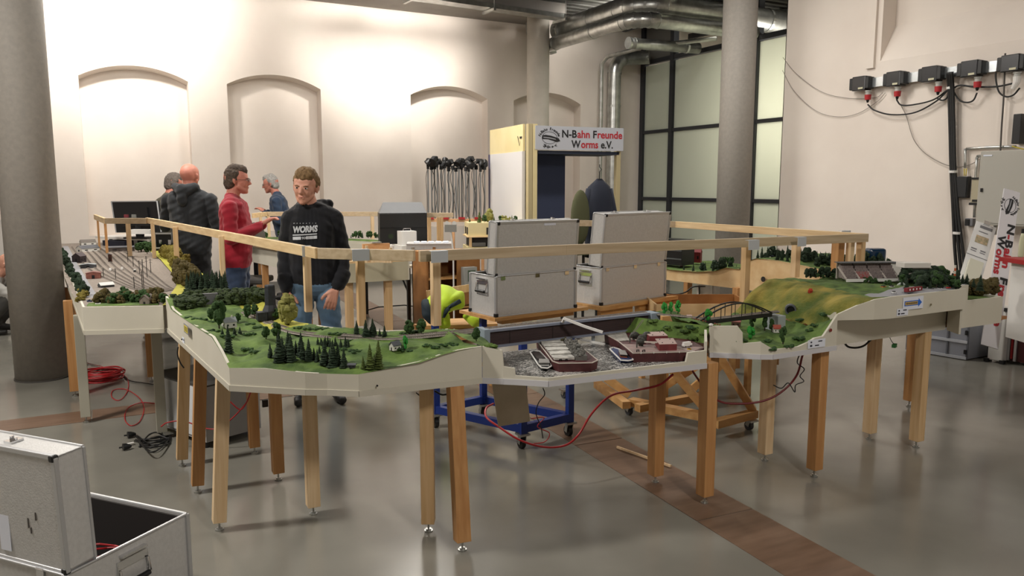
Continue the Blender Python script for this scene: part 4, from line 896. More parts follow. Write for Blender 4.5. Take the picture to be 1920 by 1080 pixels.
g = thing('dark_display_case', 'black display case with grey shelves standing on the far right arm', 'case', gz(1265, 495, .86), R(-75))
m = M(); m.box((0, 0, .12), (.3, .2, .24)); m.build('body', black, g, world=False)
for k in range(2): m = M(); m.box((0, -.101, .06+.08*k), (.29, .01, .012)); m.build('shelf', mat('grey shelf', '#55585a'), g, world=False)
m = M(); m.box((0, 0, 0), (.03, .012, .06)); o = m.build('pink_sign', mat('pink board', '#c98f88'), bevel=.006, world=False); o.location = gz(1278, 494, .87); o.rotation_euler = (0, 0, -.5); tag(o, 'rounded pink board standing on the plywood arm', 'model sign')
for px, py, c_, nm in ((1478, 477, '#dcdcdc', 'white'), (1500, 480, '#b03a3a', 'red'), (1446, 481, '#2a2c40', 'dark')): vehicle('model_bus', '%s model vehicle on the plywood-sided arm' % nm, px, py, (.05, .018, .016), R(-70), mat('bus '+nm, c_), 1.0, cabw=.8, cabm=mat('bus '+nm, c_))
gq = gz(1640, 482, 1.05); gq.z = ground(gq.x, gq.y) or .93; gh = 1.12-gq.z
g = thing('glossy_case', 'shiny dark blue rounded case standing behind the stadium', 'case', gq, R(-20))
m = M(); m.box((0, 0, gh/2), (.14, .10, gh)); m.build('body', mat('glossy dark blue', '#14304a', rough=.15), g, world=False, bevel=.02)
m = M(); m.box((0, 0, gh*.7), (.142, .06, .04)); m.build('window_band', black, g, world=False)
# yard: autumn trees, buildings, masts
for i in range(60):
    u = rnd.random(); p = Vector((.52+.05*u, 5.95+2.7*u, 0)); p.x = .55+.05*math.sin(u*2)+rnd.uniform(-.05, .08); p.y += rnd.uniform(-.1, .1); p.x -= .03*(u < .3)
    z = ground(p.x, p.y) or .9; tree_at((p.x, p.y, z), rnd.uniform(.08, .125), 'autumn' if u > .35 else 'brown', 'yellow-brown autumn model tree in the row along the station yard', 'autumn trees beside the yard', .95, i)
for i in range(12): tree_at((.4+rnd.uniform(-.06, .1), 9.0+rnd.random()*.6, .89), .1, 'green', 'green round tree at the far end of the yard', 'far green trees of the yard', 1, i)
for i in range(26):
    px = 190+4.6*i+rnd.uniform(-3, 3); py = 572-rnd.random()*9; tree(px, py, py-rnd.uniform(16, 27), ('brown', 'green')[i % 2], 'dark olive model tree in the belt at the front end of the station yard', 'front tree belt of the yard', 1.1, i, z=.888)
for i in range(30):
    u = i/30; p = Vector(Eo[0]).lerp(Vector(Eo[4]), .12+u*.85); tree_at((p.x+.03+rnd.uniform(-.01, .012), p.y+rnd.uniform(-.03, .03), .885), rnd.uniform(.045, .09), 'dark', 'small dark green tree in the edge row left of the street', 'edge row of trees left of the street', .9, i)
for i in range(7): tree(147+rnd.uniform(-3, 14), 566-i*2, 556-i*3, 'autumn', 'low yellow-green bush at the front left corner of the yard', 'bushes at the yard corner', 1.2, i, z=.89)
house('small brick gable house at the front edge of the station yard', 277, 570, .08, .06, .03, .028, R(60), mat('stone wall', '#6a6258', '#7d7468', scale=70), mat('brown roof', '#5a4a3c'))
house('white-roofed shed on the station yard', 199, 538, .09, .06, .016, .016, R(20), mat('dark shed', '#3a3c40'), mat('white roof', '#cfcfcb'))
house('dark red engine shed in the middle of the yard', 176, 522, .075, .10, .045, .008, R(85), brick, mat('brown red roof', '#7b4a42'))
house('long grey shed behind the red engine shed', 166, 502, .08, .12, .03, .006, R(85), greyroof, mat('pale grey roof', '#9aa0a4'))
house('dark brown gabled water house by the street', 149, 492, .10, .08, .06, .03, R(60), mat('dark brown wall', '#40363a'), mat('dark brown roof', '#51474a'))
house('low pale platform building on the yard', 152, 499, .09, .04, .01, .003, R(80), wh, mat('white roof'))
house('small signal box between the yard tracks', 207, 491, .03, .03, .07, .004, R(80), mat('rust wall', '#5b3a30'), greyroof)
house('long dark workshop at the far end of the yard', 228, 471, .26, .08, .045, .012, R(-5), mat('dark workshop wall', '#4c433d'), greyroof)
house('grey station hall at the far end of the yard', 165, 471, .2, .12, .035, .03, R(30), wh, greyroof)
house('far small grey house at the left end of the yard', 165, 460, .16, .12, .04, .03, R(10), wh, mat('brown grey roof', '#6e6862'))
for i, (px, py) in enumerate([(207, 508), (229, 506), (253, 510)]): vehicle('rail_wagon', ('white tank wagon on the left yard track', 'white tank wagon on the middle yard track', 'dark round-nosed wagon on the right yard track')[i], px, py, (.03, .018, .026), R(80), white if i < 2 else black, .889, cabw=.6, cabm=white)
vehicle('model_car', 'dark car parked on the street by the column', 146, 541, (.03, .016, .014), R(90), black, .892); vehicle('model_car', 'dark van at the lower end of the street', 168, 566, (.03, .016, .016), R(0), mat('car dark blue'), .894); vehicle('model_car', 'white car at the lower end of the street', 184, 571, (.03, .016, .014), R(0), white, .894)
for i, (px, py, t_) in enumerate([(267, 541, 508), (270, 545, 486), (252, 542, 519), (250, 500, 480), (217, 523, 503), (194, 518, 503), (240, 492, 470), (276, 520, 480), (283, 512, 485), (262, 515, 488)]):
    p = gz(px, py, .888); m = M(); h_ = hz(px, t_, p)-p.z; m.cyl(p, p+Vector((0, 0, h_)), .0025, n=6); m.box(p+Vector((.0, 0, h_*.9)), (.03, .002, .002)); m.box(p+Vector((0, 0, h_*.75)), (.02, .002, .002)); obj1(m, 'catenary_mast', blk, 'thin dark catenary mast standing between the yard tracks', 'model mast', 'catenary masts on the yard')
# labels and signs on the fascias
def sheet(name, label, cat, c, u, v, w_, h_, mt=paper, parent=None):
    m = M(); n_ = u.cross(v).normalized(); m.add([c-u*w_/2-v*h_/2+n_*.001, c+u*w_/2-v*h_/2+n_*.001, c+u*w_/2+v*h_/2+n_*.001, c-u*w_/2+v*h_/2+n_*.001], [(0, 1, 2, 3)])
    m.slab([c-u*w_/2-v*h_/2, c+u*w_/2-v*h_/2, c+u*w_/2+v*h_/2, c-u*w_/2+v*h_/2], n_, .0008)
    return m, n_
ux, uz = Vector((1, 0, 0)), Vector((0, 0, 1))
ink = mat('dark ink', '#2a2c38', rough=.7)
def info(label, c, u=ux, w_=.10, h_=.05):
    g = thing('name_sheet', label, 'sheet', c); m, n_ = sheet('', '', '', c, u, uz, w_, h_); m.build('paper', paper, g)
    m = M(); fr = (c+n_*.0012, u, uz, n_); m.ell(c+n_*.0018-u*w_*.32+uz*h_*.22, (.007, .001, .0045), 8, 5)
    for a, b2_, l_, hh in ((.2, .25, .03, .006), (-.32, -.2, .016, .01), (.02, -.22, .03, .006)): 
        q = c+n_*.0014+u*w_*a+uz*h_*b2_; m.slab([q-u*l_/2-uz*hh/2, q+u*l_/2-uz*hh/2, q+u*l_/2+uz*hh/2, q-u*l_/2+uz*hh/2], n_, .0004)
    m.build('print', ink, g); return g
info('white name sheet on the valley module below the red-capped hole', gy(1531, 644, 2.785), w_=.13, h_=.045)
info('white name sheet below the blue arrow on the raised module', gy(1692, 585, 2.70), w_=.095, h_=.04)
u_ = Vector((.02, -1, 0)).normalized(); u_ = Vector((.0812, -1, 0)).normalized()
info('small white name sheet on the left side of the hilly module', gx(344, 641, .362), u_, .06, .05)
g = thing('warning_label', 'yellow label with grey border on the left side of the hilly module', 'sign', gx(349, 617, .374))
c = gx(349, 617, .362); m, n_ = sheet('', '', '', c, u_, uz, .12, .05); m.build('border', mat('grey label border', '#8a8a94'), g); m, n_ = sheet('', '', '', c+n_*.001, u_, uz, .10, .034); m.build('yellow_field', mat('yellow label', '#c9b838'), g)
m = M()
for k in range(3): q = c+n_*.0025+uz*(.008-.008*k); m.slab([q-u_*.035-uz*.0015, q+u_*.035-uz*.0015, q+u_*.035+uz*.0015, q-u_*.035+uz*.0015], n_, .0003)
m.build('print', ink, g)
# blue arrow sign
c = gy(1712, 568, 2.70); g = thing('arrow_sign', 'blue arrow sign pointing right on the raised module', 'sign', c); n_ = Vector((0, -1, 0))
m, _ = sheet('', '', '', c, ux, uz, .175, .07); m.build('paper', paper, g)
m = M(); A_ = [(-.075, -.014), (.045, -.014), (.045, -.024), (.075, 0), (.045, .024), (.045, .014), (-.075, .014)]
m.slab([c+ux*a+uz*b2_+n_*.0012 for a, b2_ in A_], n_, .0006); m.build('arrow', mat('arrow blue', '#1f66c8'), g)
m = M(); m.slab([c+ux*a+uz*b2_+n_*.002 for a, b2_ in ((-.07, -.009), (.038, -.009), (.038, .009), (-.07, .009))], n_, .0004); m.build('text_field', mat('ochre field', '#c0a05a'), g)
m = M()
for k in range(16): q = c+ux*(-.062+.0062*k)+n_*.0026; hh = .002+.0012*((k*7) % 3); m.slab([q-ux*.002-uz*hh, q+ux*.002-uz*hh, q+ux*.002+uz*hh, q-ux*.002+uz*hh], n_, .0003)
m.build('print', ink, g)
for (px, py, Y, r_, mt, lb) in ((1557, 619, 2.785, .009, mat('dark red cap', '#7a2a20'), 'dark red round cap in the side of the valley module'), (1745, 571, 2.70, .006, mat('brass screw', '#7c7458'), 'round brass bolt right of the blue arrow sign'), (707, 723, 3.055, .004, black, 'tiny black hole in the front board of the hilly module')):
    q = gy(px, py, Y); obj1(M().cyl(q, q-Vector((0, .004, 0)), r_, n=16), 'round_cap', mt, lb, 'cap')
# ---------------------------------------------------------------- aluminium cases
def alu_case(label, corner, d_long, L, Wd, H, lidh, lid_t, lean, z0, handle_side=True, foreground=False):
    """corner = near left bottom corner (world), d_long = direction of the long side facing us; depth goes away from us"""
    ang = math.atan2(d_long[1], d_long[0]); g = thing('aluminium_case', label, 'case', (corner[0], corner[1], z0), ang)
    t = .008
    m = M(); m.b2((0, 0, 0), (L, Wd, .008)); m.b2((0, 0, 0), (L, t, H)); m.b2((0, Wd-t, 0), (L, Wd, H)); m.b2((0, 0, 0), (t, Wd, H)); m.b2((L-t, 0, 0), (L, Wd, H)); m.build('body', alu, g, world=False)
    m = M(); e = .014
    for x in (0, L):
        for y in (0, Wd): m.box((x, y, H/2), (e*1.3, e*1.3, H))
    for y in (0, Wd): m.box((L/2, y, H), (L, e, .008)); m.box((L/2, y, 0), (L, e, e))
    for x in (0, L): m.box((x, Wd/2, H), (e, Wd, .008)); m.box((x, Wd/2, 0), (e, Wd, e))
    m.build('edge_profile', alu_e, g, world=False, bevel=.003)
    m = M(); m.b2((t, t, .008), (L-t, Wd-t, .012)); m.b2((t, Wd-2*t, .01), (L-t, Wd-t, H-.01)); m.b2((t, t, .01), (2*t, Wd-t, H-.01)); m.b2((L-2*t, t, .01), (L-t, Wd-t, H-.01)); m.b2((t, t, .01), (L-t, 2*t, H-.01)); m.build('lining', darkin, g, world=False)
    for x in (0, L):
        for y in (0, Wd): m = M(); m.box((x, y, .012), (.026, .026, .026)); m.build('corner_cap', black, g, world=False, bevel=.005)
    # lid hinged on the near long edge
    rot = Matrix.Rotation(R(lean), 3, 'X'); hp = Vector((0, .004, H+.004))
    def T(p): return hp+rot @ Vector(p)
    lid = M(); 
    def bx(mm, lo, hi):
        c = [(a+b2_)/2 for a, b2_ in zip(lo, hi)]; mm.box(T(c), [abs(b2_-a) for a, b2_ in zip(lo, hi)], rot=rot)
    bx(lid, (0, 0, 0), (L, .006, lidh)); bx(lid, (0, 0, 0), (.006, lid_t, lidh)); bx(lid, (L-.006, 0, 0), (L, lid_t, lidh)); bx(lid, (0, 0, 0), (L, lid_t, .006)); bx(lid, (0, 0, lidh-.006), (L, lid_t, lidh))
    lo = lid.build('lid', alu, g, world=False)
    m = M()
    for x in (0, L):
        bx(m, (x-.01, -.004, 0), (x+.01, .012, lidh)); bx(m, (x-.006, lid_t-.01, 0), (x+.006, lid_t, lidh))
    for z in (0, lidh): bx(m, (0, -.004, z-.009), (L, .012, z+.009)); bx(m, (0, lid_t-.01, z-.005), (L, lid_t, z+.005))
    m.build('edge_profile', alu_e, lo, world=False, bevel=.003)
    m = M(); bx(m, (.006, .006, .006), (L-.006, .012, lidh-.006)); m.build('lid_lining', darkin, lo, world=False)
    for x in (.004, L-.004):
        for z in (.004, lidh-.004):
            m = M(); bx(m, (x-.012, -.008, z-.012), (x+.012, .016, z+.012)); m.build('corner_cap', black if not foreground else black, lo, world=False, bevel=.006)
    for x in (.22*L, .72*L):
        m = M(); bx(m, (x-.018, lid_t*.3, lidh), (x+.018, lid_t*.7, lidh+.008)); m.cyl(T((x-.008, lid_t*.5, lidh+.008)), T((x-.008, lid_t*.5, lidh+.02)), .007, n=8); m.cyl(T((x+.01, lid_t*.5, lidh+.008)), T((x+.01, lid_t*.5, lidh+.016)), .006, n=8); m.build('latch', chrome, lo, world=False)
    for x in (.08*L, .5*L, .88*L):
        m = M(); m.box((x, -.004, H-.012), (.035, .004, .03)); m.cyl((x-.018, -.005, H), (x+.018, -.005, H), .004, n=8); m.build('hinge', chrome, g, world=False)
    if handle_side:
        for hx in (0, L):
            s = -1 if hx == 0 else 1; hd = M(); w_ = min(.06, Wd*.25)
            hd.box((hx+s*.003, Wd/2, H*.80), (.005, w_*2.2, H*.09)); hd.tube([(hx+s*.004, Wd/2-w_*1.05, H*.8), (hx+s*.004, Wd/2-w_*1.05, H*.5), (hx+s*.004, Wd/2+w_*1.05, H*.5), (hx+s*.004, Wd/2+w_*1.05, H*.8)], .004, 6); ho = hd.build('handle_plate', chrome, g, world=False)
            hd = M(); zc = H*.60
            hd.tube([(hx+s*.01, Wd/2-w_, zc+.05), (hx+s*.022, Wd/2-w_, zc), (hx+s*.022, Wd/2+w_, zc), (hx+s*.01, Wd/2+w_, zc+.05)], .005, 8); hd.build('handle_loop', chrome, ho, world=False)
            hd = M(); hd.cyl((hx+s*.024, Wd/2-w_*.85, zc-.002), (hx+s*.024, Wd/2+w_*.85, zc-.002), .010, n=10); hd.build('handle_grip', black, ho, world=False)
            hd = M(); hd.box((hx+s*.01, Wd/2, H*.9), (.02, w_*1.8, .008)); hd.build('handle_flap', chrome, ho, world=False)
    return g, lo, T
c1a, c1b = gz(930, 595, .75), gz(1078, 577, .75)
g, lo, T = alu_case('open aluminium case on the blue trolley, left one of the two in the middle', c1a, (c1b-c1a), (c1b-c1a).length, .30, .268, .345, .10, 5, .75)
m = M(); m.box(T((.62*.69, -.002, .325)), (.10, .003, .014)); m.build('white_sticker', paper, lo, world=False)
c2a, c2b = gz(1127, 573, .70), gz(1246, 555, .70)
alu_case('open aluminium case on the wooden trolley, right one of the two in the middle', c2a, (c2b-c2a), (c2b-c2a).length, .32, .285, .40, .13, 6, .70)
# foreground case
fa, fb = gz(0, 1045, .33), gz(122, 1078, .33); dd = (fb-fa).normalized(); Lf = .95; st_ = fb-dd*Lf
g, lo, T = alu_case('scuffed open aluminium case on the floor at the bottom left corner', (st_.x, st_.y), dd, Lf, .52, .33, .40, .115, 2, 0, foreground=True)
m = M(); m.box(T((Lf-.28, -.001, .10)), (.05, .002, .14)); m.build('white_sticker', paper, lo, world=False)
for dx, dz, l_ in ((.095, .15, .05), (.085, .125, .03), (.055, .18, .04)):
    m = M(); m.box(T((Lf-dx-.06, -.001, dz)), (.005, .002, l_*.7)); m.build('scuff_mark', mat('scuff', '#4a4540', rough=.8), lo, world=False)
base = Vector((st_.x, st_.y, 0)); pd = Vector((-dd.y, dd.x, 0))
m = M()
for k in range(9):
    cx = base+dd*(Lf-.13)+pd*(.2+.02*math.sin(k*2)); pts = [cx+dd*(.10+.01*k % .03)*math.cos(t/14*6.283)+pd*.13*math.sin(t/14*6.283)+Vector((0, 0, .14+.016*k+.012*math.sin(t/14*6.283*2+k))) for t in range(15)]
    m.tube(pts, .004, 6)
obj1(m, 'cable_coil', redcable, 'coil of thin red cable lying inside the foreground case', 'cable')
# ---------------------------------------------------------------- blue trolley under case 1
g = thing('blue_trolley', 'blue steel trolley on castors carrying the left open case', 'trolley', (2.3, 4.6, 0))
A_, B_, C_, D_ = gz(980, 812, .10), gz(1068, 790, .10), gz(898, 755, .10), gz(818, 775, .10)
C_ = A_+(B_-A_)+(D_-A_)*1.0
def caster(parent, p, zt=.10, r=.035, mt=black):
    m = M(); m.box((p.x, p.y, zt-.006), (.07, .07, .012)); m.bar((p.x-.02, p.y, zt), (p.x-.02, p.y+.015, .03), .004, .03); m.bar((p.x+.02, p.y, zt), (p.x+.02, p.y+.015, .03), .004, .03); o = m.build('castor_fork', steelfoot, parent)
    m = M(); m.cyl((p.x-.013, p.y+.015, r), (p.x+.013, p.y+.015, r), r, n=18); m.build('castor_wheel', mt, o)
for p in (A_, B_, C_, D_): caster(g, p)
for p, q in ((A_, B_), (B_, C_), (C_, D_), (D_, A_)):
    m = M(); m.bar(Vector((p.x, p.y, .13)), Vector((q.x, q.y, .13)), .04, .05); m.build('frame_bar', bluesteel, g)
for p in (A_, B_, C_, D_): m = M(); m.bar((p.x, p.y, .10), (p.x, p.y, .70), .04, .04, up=(1, 0, 0)); m.build('upright', bluesteel, g)
cen = (A_+B_+C_+D_)/4; 
m = M(); P4 = [cen+(p-cen)*1.16 for p in (A_, B_, C_, D_)]; ex = (c1b-c1a).normalized(); ey = Vector((-ex.y, ex.x, 0))
m.slab([(c1a-ex*.03-ey*.03).to_3d(), c1b+ex*.10-ey*.03, c1b+ex*.10+ey*.40, c1a-ex*.03+ey*.40], (0, 0, -1), .022); ob = m.build('tray_board', W_X, g)
m = M(); m.bar(c1a+ex*.1+ey*.1-Vector((0, 0, .045)), c1b+ex*.05+ey*.1-Vector((0, 0, .045)), .06, .045); m.build('cross_batten', W_X, g)
# hanging cardboard sheet in front
g2 = thing('plywood_offcut', 'thin pale plywood sheet hanging below the river module in front of the blue trolley', 'board', gz(960, 740, .7))
Y_ = 3.32
m = M(); m.slab([gy(x, y, Y_) for x, y in ((921, 706), (985, 706), (994, 790), (935, 800))], (0, 1, 0), .006); m.build('board', mat('pale plywood grey', '#b0a48e', '#bdb29c', rough=.7), g2)
# ---------------------------------------------------------------- wooden trolley under case 2
g = thing('wooden_trolley', 'wooden trestle trolley on castors with diagonal legs carrying the right case', 'trolley', (3.6, 4.5, 0))
e2 = (c2b-c2a).normalized(); f2 = Vector((-e2.y, e2.x, 0))
m = M(); m.slab([c2a-e2*.05-f2*.06, c2b+e2*.12-f2*.06, c2b+e2*.12+f2*.45, c2a-e2*.05+f2*.45], (0, 0, -1), .03); m.build('top_board', W_X, g)
m = M(); a = c2a-Vector((0, 0, .07)); m.bar(a-e2*.02, c2a+e2*.35-Vector((0, 0, .07)), .04, .08); m.build('side_plank', W_X, g)
m = M(); m.bar(c2b-e2*.35-Vector((0, 0, .06)), c2b+e2*.1-Vector((0, 0, .06)), .05, .07); m.build('side_plank', W_X, g)
F = [gz(x, y, .08) for x, y in ((1182, 758), (1408, 785), (1243, 738), (1060, 728))]
ptL, ptR, ptR2, ptL2 = F
for p in (ptL, ptR, ptR2, ptL2): caster(g, p, .075, .03, mat('grey castor', '#3a3c40'))
zt = .62
m = M(); m.bar((ptL.x, ptL.y, .1), (gz(1340, 785, .1).x, gz(1340, 785, .1).y, .1), .07, .05); m.build('foot_beam', W_X, g)
for a, b_ in ((gz(1340, 795, .10), gz(1415, 775, .10)), (gz(1195, 765, .10), gz(1330, 740, .10)), (gz(1120, 720, .1), gz(1175, 760, .1))):
    m = M(); m.bar(a, b_, .06, .05); m.build('foot_beam', W_X, g)
for a, b_ in (((1325, 770, .12), (1270, 705)), ((1412, 770, .12), (1355, 676)), ((1180, 740, .12), (1145, 715)), ((1245, 725, .12), (1300, 690)), ((1290, 735, .12), (1345, 690))):
    P = gz(*a); dv = ray(*b_); s = math.hypot(P.x, P.y)/math.hypot(dv.x, dv.y); Q = CAM+dv*s; Q2 = P+(Q-P)*1.25
    m = M(); m.bar(P, Q2, .055, .05); m.build('diagonal_leg', W_X, g)
m = M(); a = gz(1330, 780, .12); m.bar((a.x, a.y, .05), (a.x, a.y, .68), .07, .07, up=(1, 0, 0)); m.build('upright', W_X, g)
m = M(); a = gz(1240, 735, .12); m.bar((a.x, a.y, .05), (a.x, a.y, .68), .07, .07, up=(1, 0, 0)); m.build('upright', W_X, g)
# open plywood crate behind the embankment
g = thing('plywood_crate', 'open plywood crate behind the arched bridge and the bright trees', 'crate', (4.1, 4.6, 0))
Pc = [gz(1200, 587, .72), gz(1340, 590, .72), gz(1330, 566, .74), gz(1210, 574, .74)]
Pc = [Vector((3.70, 4.62, 0)), Vector((4.35, 4.30, 0)), Vector((4.62, 4.75, 0)), Vector((3.95, 5.1, 0))]
for a, b_ in zip(Pc, Pc[1:]+Pc[:1]):
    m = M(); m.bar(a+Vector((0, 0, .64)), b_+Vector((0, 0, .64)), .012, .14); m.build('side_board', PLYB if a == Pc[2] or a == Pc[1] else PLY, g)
m = M(); m.prism([tuple(p) for p in Pc], .56, .575); m.build('bottom_board', PLYB, g)
for p in Pc: m = M(); m.bar((p.x, p.y, .0), (p.x, p.y, .57), .04, .04, up=(1, 0, 0)); m.build('leg', W_X, g)
# white box under the ply arm + cable
g = thing('control_box', 'white control box hanging under the plywood-sided arm near the column', 'box', gx(1330, 560, 5.2))
c = gx(1328, 548, 5.25); m = M(); m.box(c, (.06, .26, .22)); m.build('housing', white, g); m = M(); m.box(c+Vector((-.035, -.0, -.0)), (.008, .20, .16)); m.build('door', white, g); m = M(); m.tube([c+Vector((-.05, .08, .06)), c+Vector((-.06, .06, .02)), c+Vector((-.05, .07, -.03))], .008, 6); m.build('handle', black, g)
def cable(label, pts, r, mt, cat='cable', name='cable', k=8, group=None):
    m = M(); m.tube(curve_pts(pts, k), r, 7); return obj1(m, name, mt, label, cat, group, smooth=True)
cable('black cable sagging between the right open case and the white control box', [gd(1244, 549, 6.6), gd(1265, 552, 6.6), gd(1285, 548, 6.6), gd(1300, 538, 6.6), gd(1322, 537, 6.7)], .006, rubber)
# ---------------------------------------------------------------- the middle spur
g = thing('layout_module', 'cream spur module in the middle of the ring with raw wooden blocks on top', 'model railway', (1.9, 8, 0))
a, b_, c_, d_ = Vector((1.48, 9.6, 0)), Vector((1.93, 6.84, 0)), Vector((2.52, 6.81, 0)), Vector((2.2, 9.6, 0))
for p, q in ((a, b_), (b_, c_), (c_, d_)): m = M(); m.slab([(p.x, p.y, .73), (q.x, q.y, .73), (q.x, q.y, .905), (p.x, p.y, .905)], (0, 1, 0) if p is b_ else (1, 0, 0), .014); m.build('side_board', mat('grey cream board', '#b5ae95', '#c0b9a0') if p is b_ else cream, g)
m = M(); m.prism([tuple(p) for p in (a, b_, c_, d_)], .905, .925); m.build('top_board', PLY, g)
m = M(); m.bar((1.50, 9.5, .93), (1.96, 6.88, .93), .10, .018); m.build('track_bed', mat('brownish track bed', '#85715d'), g)
for x, y in ((1.62, 9.0), (1.80, 7.75), (1.72, 8.4), (1.99, 6.95), (2.35, 6.9), (2.12, 8.5)): leg(g, x, y, .73, W_B if y > 7 else W_A, .065)
leg(g, 1.76, 8.2, .73, W_B, .12)
g = thing('wooden_bracket', 'raw wooden block with two dowels standing on the spur module', 'block', gz(712, 490, .925))
q = gz(712, 486, .925); m = M(); m.box(q+Vector((0, .1, .07)), (.26, .03, .14)); m.build('back_block', mat('pinkish beech', '#c9976a', '#d3a578'), g)
for px, hh in ((688, .15), (733, .13)): z = gz(px, 492, .925); m = M(); m.cyl(z, z+Vector((0, 0, hh)), .014, n=14); m.build('dowel', W_P, g)
m = M(); m.bar(gz(686, 489, .935), gz(735, 491, .935), .02, .02); m.build('cross_batten', W_P, g)
m = M(); m.box(q+Vector((.0, .1, .15)), (.09, .06, .012)); m.build('metal_plate', galv, g)
m = M()
for k in range(14): m.ell(gz(718+rnd.uniform(0, 36), 470, .97)+Vector((0, .2, rnd.uniform(0, .03))), .02, 6, 4, jit=.3)
obj1(m, 'plastic_bag', white, 'crumpled white plastic wrapping behind the wooden block', 'bag')
# black box on the back run
g = thing('backstage_hood', 'big black box with sloping grey lid and round holes standing at the back', 'box', gz(757, 457, .93), R(-15))
bw = .55; 
m = M(); m.b2((-bw/2, -.02, .0), (bw/2, .34, .36)); m.build('body', black, g, world=False)
m = M(); m.slab([(-bw/2, -.02, .36), (bw/2, -.02, .36), (bw/2-.03, .26, .48), (-bw/2+.06, .26, .48)], (0, 0, -1), .012); m.add([(-bw/2, -.02, .36), (-bw/2+.06, .26, .48), (-bw/2, .34, .36)], [(0, 1, 2)]); m.add([(bw/2, -.02, .36), (bw/2-.03, .26, .48), (bw/2, .34, .36)], [(0, 2, 1)]); m.build('sloping_lid', mat('grey lid', '#6d6f72', rough=.35), g, world=False)
m = M(); m.box((0, -.022, .19), (bw, .006, .006)); m.build('edge_lip', blackm, g, world=False)
for k in range(3): m = M(); m.cyl((-.17+.12*k+.02, -.021, .09), (-.17+.12*k+.02, -.026, .09), .03, n=16); m.build('round_hole', mat('dim glass', '#2c3a2a', rough=.2), g, world=False)
# far back modules of the ring
g = thing('layout_module', 'far back run of the model railway with cream fascia and small trees', 'model railway', (2.9, 10, 0))
Fp = [gz(x, y, .90) for x, y in ((470, 452), (530, 453), (640, 455), (715, 459))]; Fp = [Vector((p.x, p.y, .93)) for p in Fp]
for a, b_ in zip(Fp[:-1], Fp[1:]): m = M(); m.slab([(a.x, a.y, .76), (b_.x, b_.y, .76), (b_.x, b_.y, .93), (a.x, a.y, .93)], (0, 1, 0), .015); m.build('side_board', cream, g)
terrain('rear_ground', [[tuple(p) for p in Fp], [(p.x+.14, p.y+.36, .93) for p in Fp]], grass_d, g, k=8, nv=5, bump=.01, seed=31)
for p in (Fp[0], Fp[2], Fp[3]): leg(g, p.x+.1, p.y+.1, .76, W_B)
for i in range(26):
    px = rnd.uniform(655, 712) if i < 18 else rnd.uniform(472, 530); tree(px, 446, 446-rnd.uniform(6, 14), ('green', 'fir', 'green')[i % 3], 'small green model tree on the far back run of the layout', 'trees on the far back run', 1, i, z=.94)
g = thing('layout_module', 'two-storey cream module with dark window openings at the back of the ring', 'model railway', (3.95, 8.5, 0), R(-18))
m = M(); m.b2((-.02, 0, 1.0), (.62, .45, 1.16)); m.build('upper_box', creamy, g, world=False)
for x, y0, ww, hh in ((.22, 0, .13, .085), (.42, 0, .10, .07)): m = M(); m.box((x+.04, -.002, 1.06), (ww, .008, hh)); m.build('window_opening', darkin, g, world=False)
for y in (.12, .30): m = M(); m.box((-.022, y, 1.06), (.008, .09, .085)); m.build('window_opening', darkin, g, world=False)
m = M(); m.b2((-.04, -.02, .985), (.64, .47, 1.0)); m.build('shelf_board', PLY, g, world=False)
m = M(); m.b2((-.04, -.02, .80), (.64, .47, .87)); m.build('lower_fascia', creamy, g, world=False)
m = M(); m.b2((.0, .03, .87), (.60, .44, .985)); m.build('dark_interior', darkin, g, world=False)
m = M(); m.box((.28, -.0, .925), (.11, .05, .07)); m.build('white_device', mat('device grey', '#8f8f8c'), g, world=False)
m = M(); m.box((.1, -.01, .90), (.16, .05, .04)); m.build('device', mat('device dark', '#5c5954'), g, world=False)
for x in (0, .6):
    m = M(); m.box((x, 0, .93), (.03, .03, .12)); m.build('post', W_A, g, world=False)
    for y in (.02, .42): m = M(); m.bar((x, y, 0), (x, y, .8), .07, .07, up=(1, 0, 0)); m.build('leg', W_X, g, world=False)
for i in range(14): q = Matrix.Translation((3.95, 8.5, 0)) @ Matrix.Rotation(R(-18), 4, 'Z') @ Vector((rnd.uniform(0, .6), rnd.uniform(.05, .4), 1.155)); tree_at(q, rnd.uniform(.06, .10) if i > 1 else .16, ('olive', 'yellow', 'green')[i % 3], 'small olive model tree on top of the two-storey cream module', 'trees on the cream two-storey module', 1, i)
# lamp rack with clip lamps
g = thing('lamp_rack', 'wooden rack with red feet holding the bundle of clip lamp poles', 'rack', (4.25, 9.7, .0), R(-28))
m = M(); m.b2((-.42, -.05, 1.12), (.42, .05, 1.16)); m.build('top_board', mat('pinkish beech'), g, world=False)
for x in (-.4, -.2, .0, .2, .4): m = M(); m.b2((x-.02, -.03, .0), (x+.02, .03, 1.12)); m.build('post', mat('pinkish beech'), g, world=False)
for x in (-.3, -.1, .12, .34): m = M(); m.box((x, -.06, 1.17), (.09, .02, .03)); m.build('red_clamp', red, g, world=False)
lp = thing('clip_lamp', 'grey pole with black clip spotlight, upright in the crowded bundle', 'lamp', (0, 0, 0), 0, 'lamps in the bundle at the back')
m = M(); m.cyl((0, 0, 0), (0, 0, .72), .011, n=8); m.build('pole', mat('grey pole', '#8f9091', rough=.35, metal=.7), lp, world=False)
m = M(); m.tube([(0, 0, .76), (.02, -.01, .79), (.05, -.03, .78), (.09, -.05, .74)], [.02, .032, .045, .052], 12); m.tube([(0, 0, .68), (-.03, .02, .72), (-.035, .0, .78), (0, 0, .77)], .006, 6); m.box((0, 0, .70), (.035, .03, .06)); m.build('spotlight', black, lp, world=False)
m = M(); m.tube(curve_pts([(.0, .0, .70), (.03, .02, .55), (-.02, .02, .3), (.02, .015, .02)], 6), .004, 5); m.build('cord', rubber, lp, world=False)
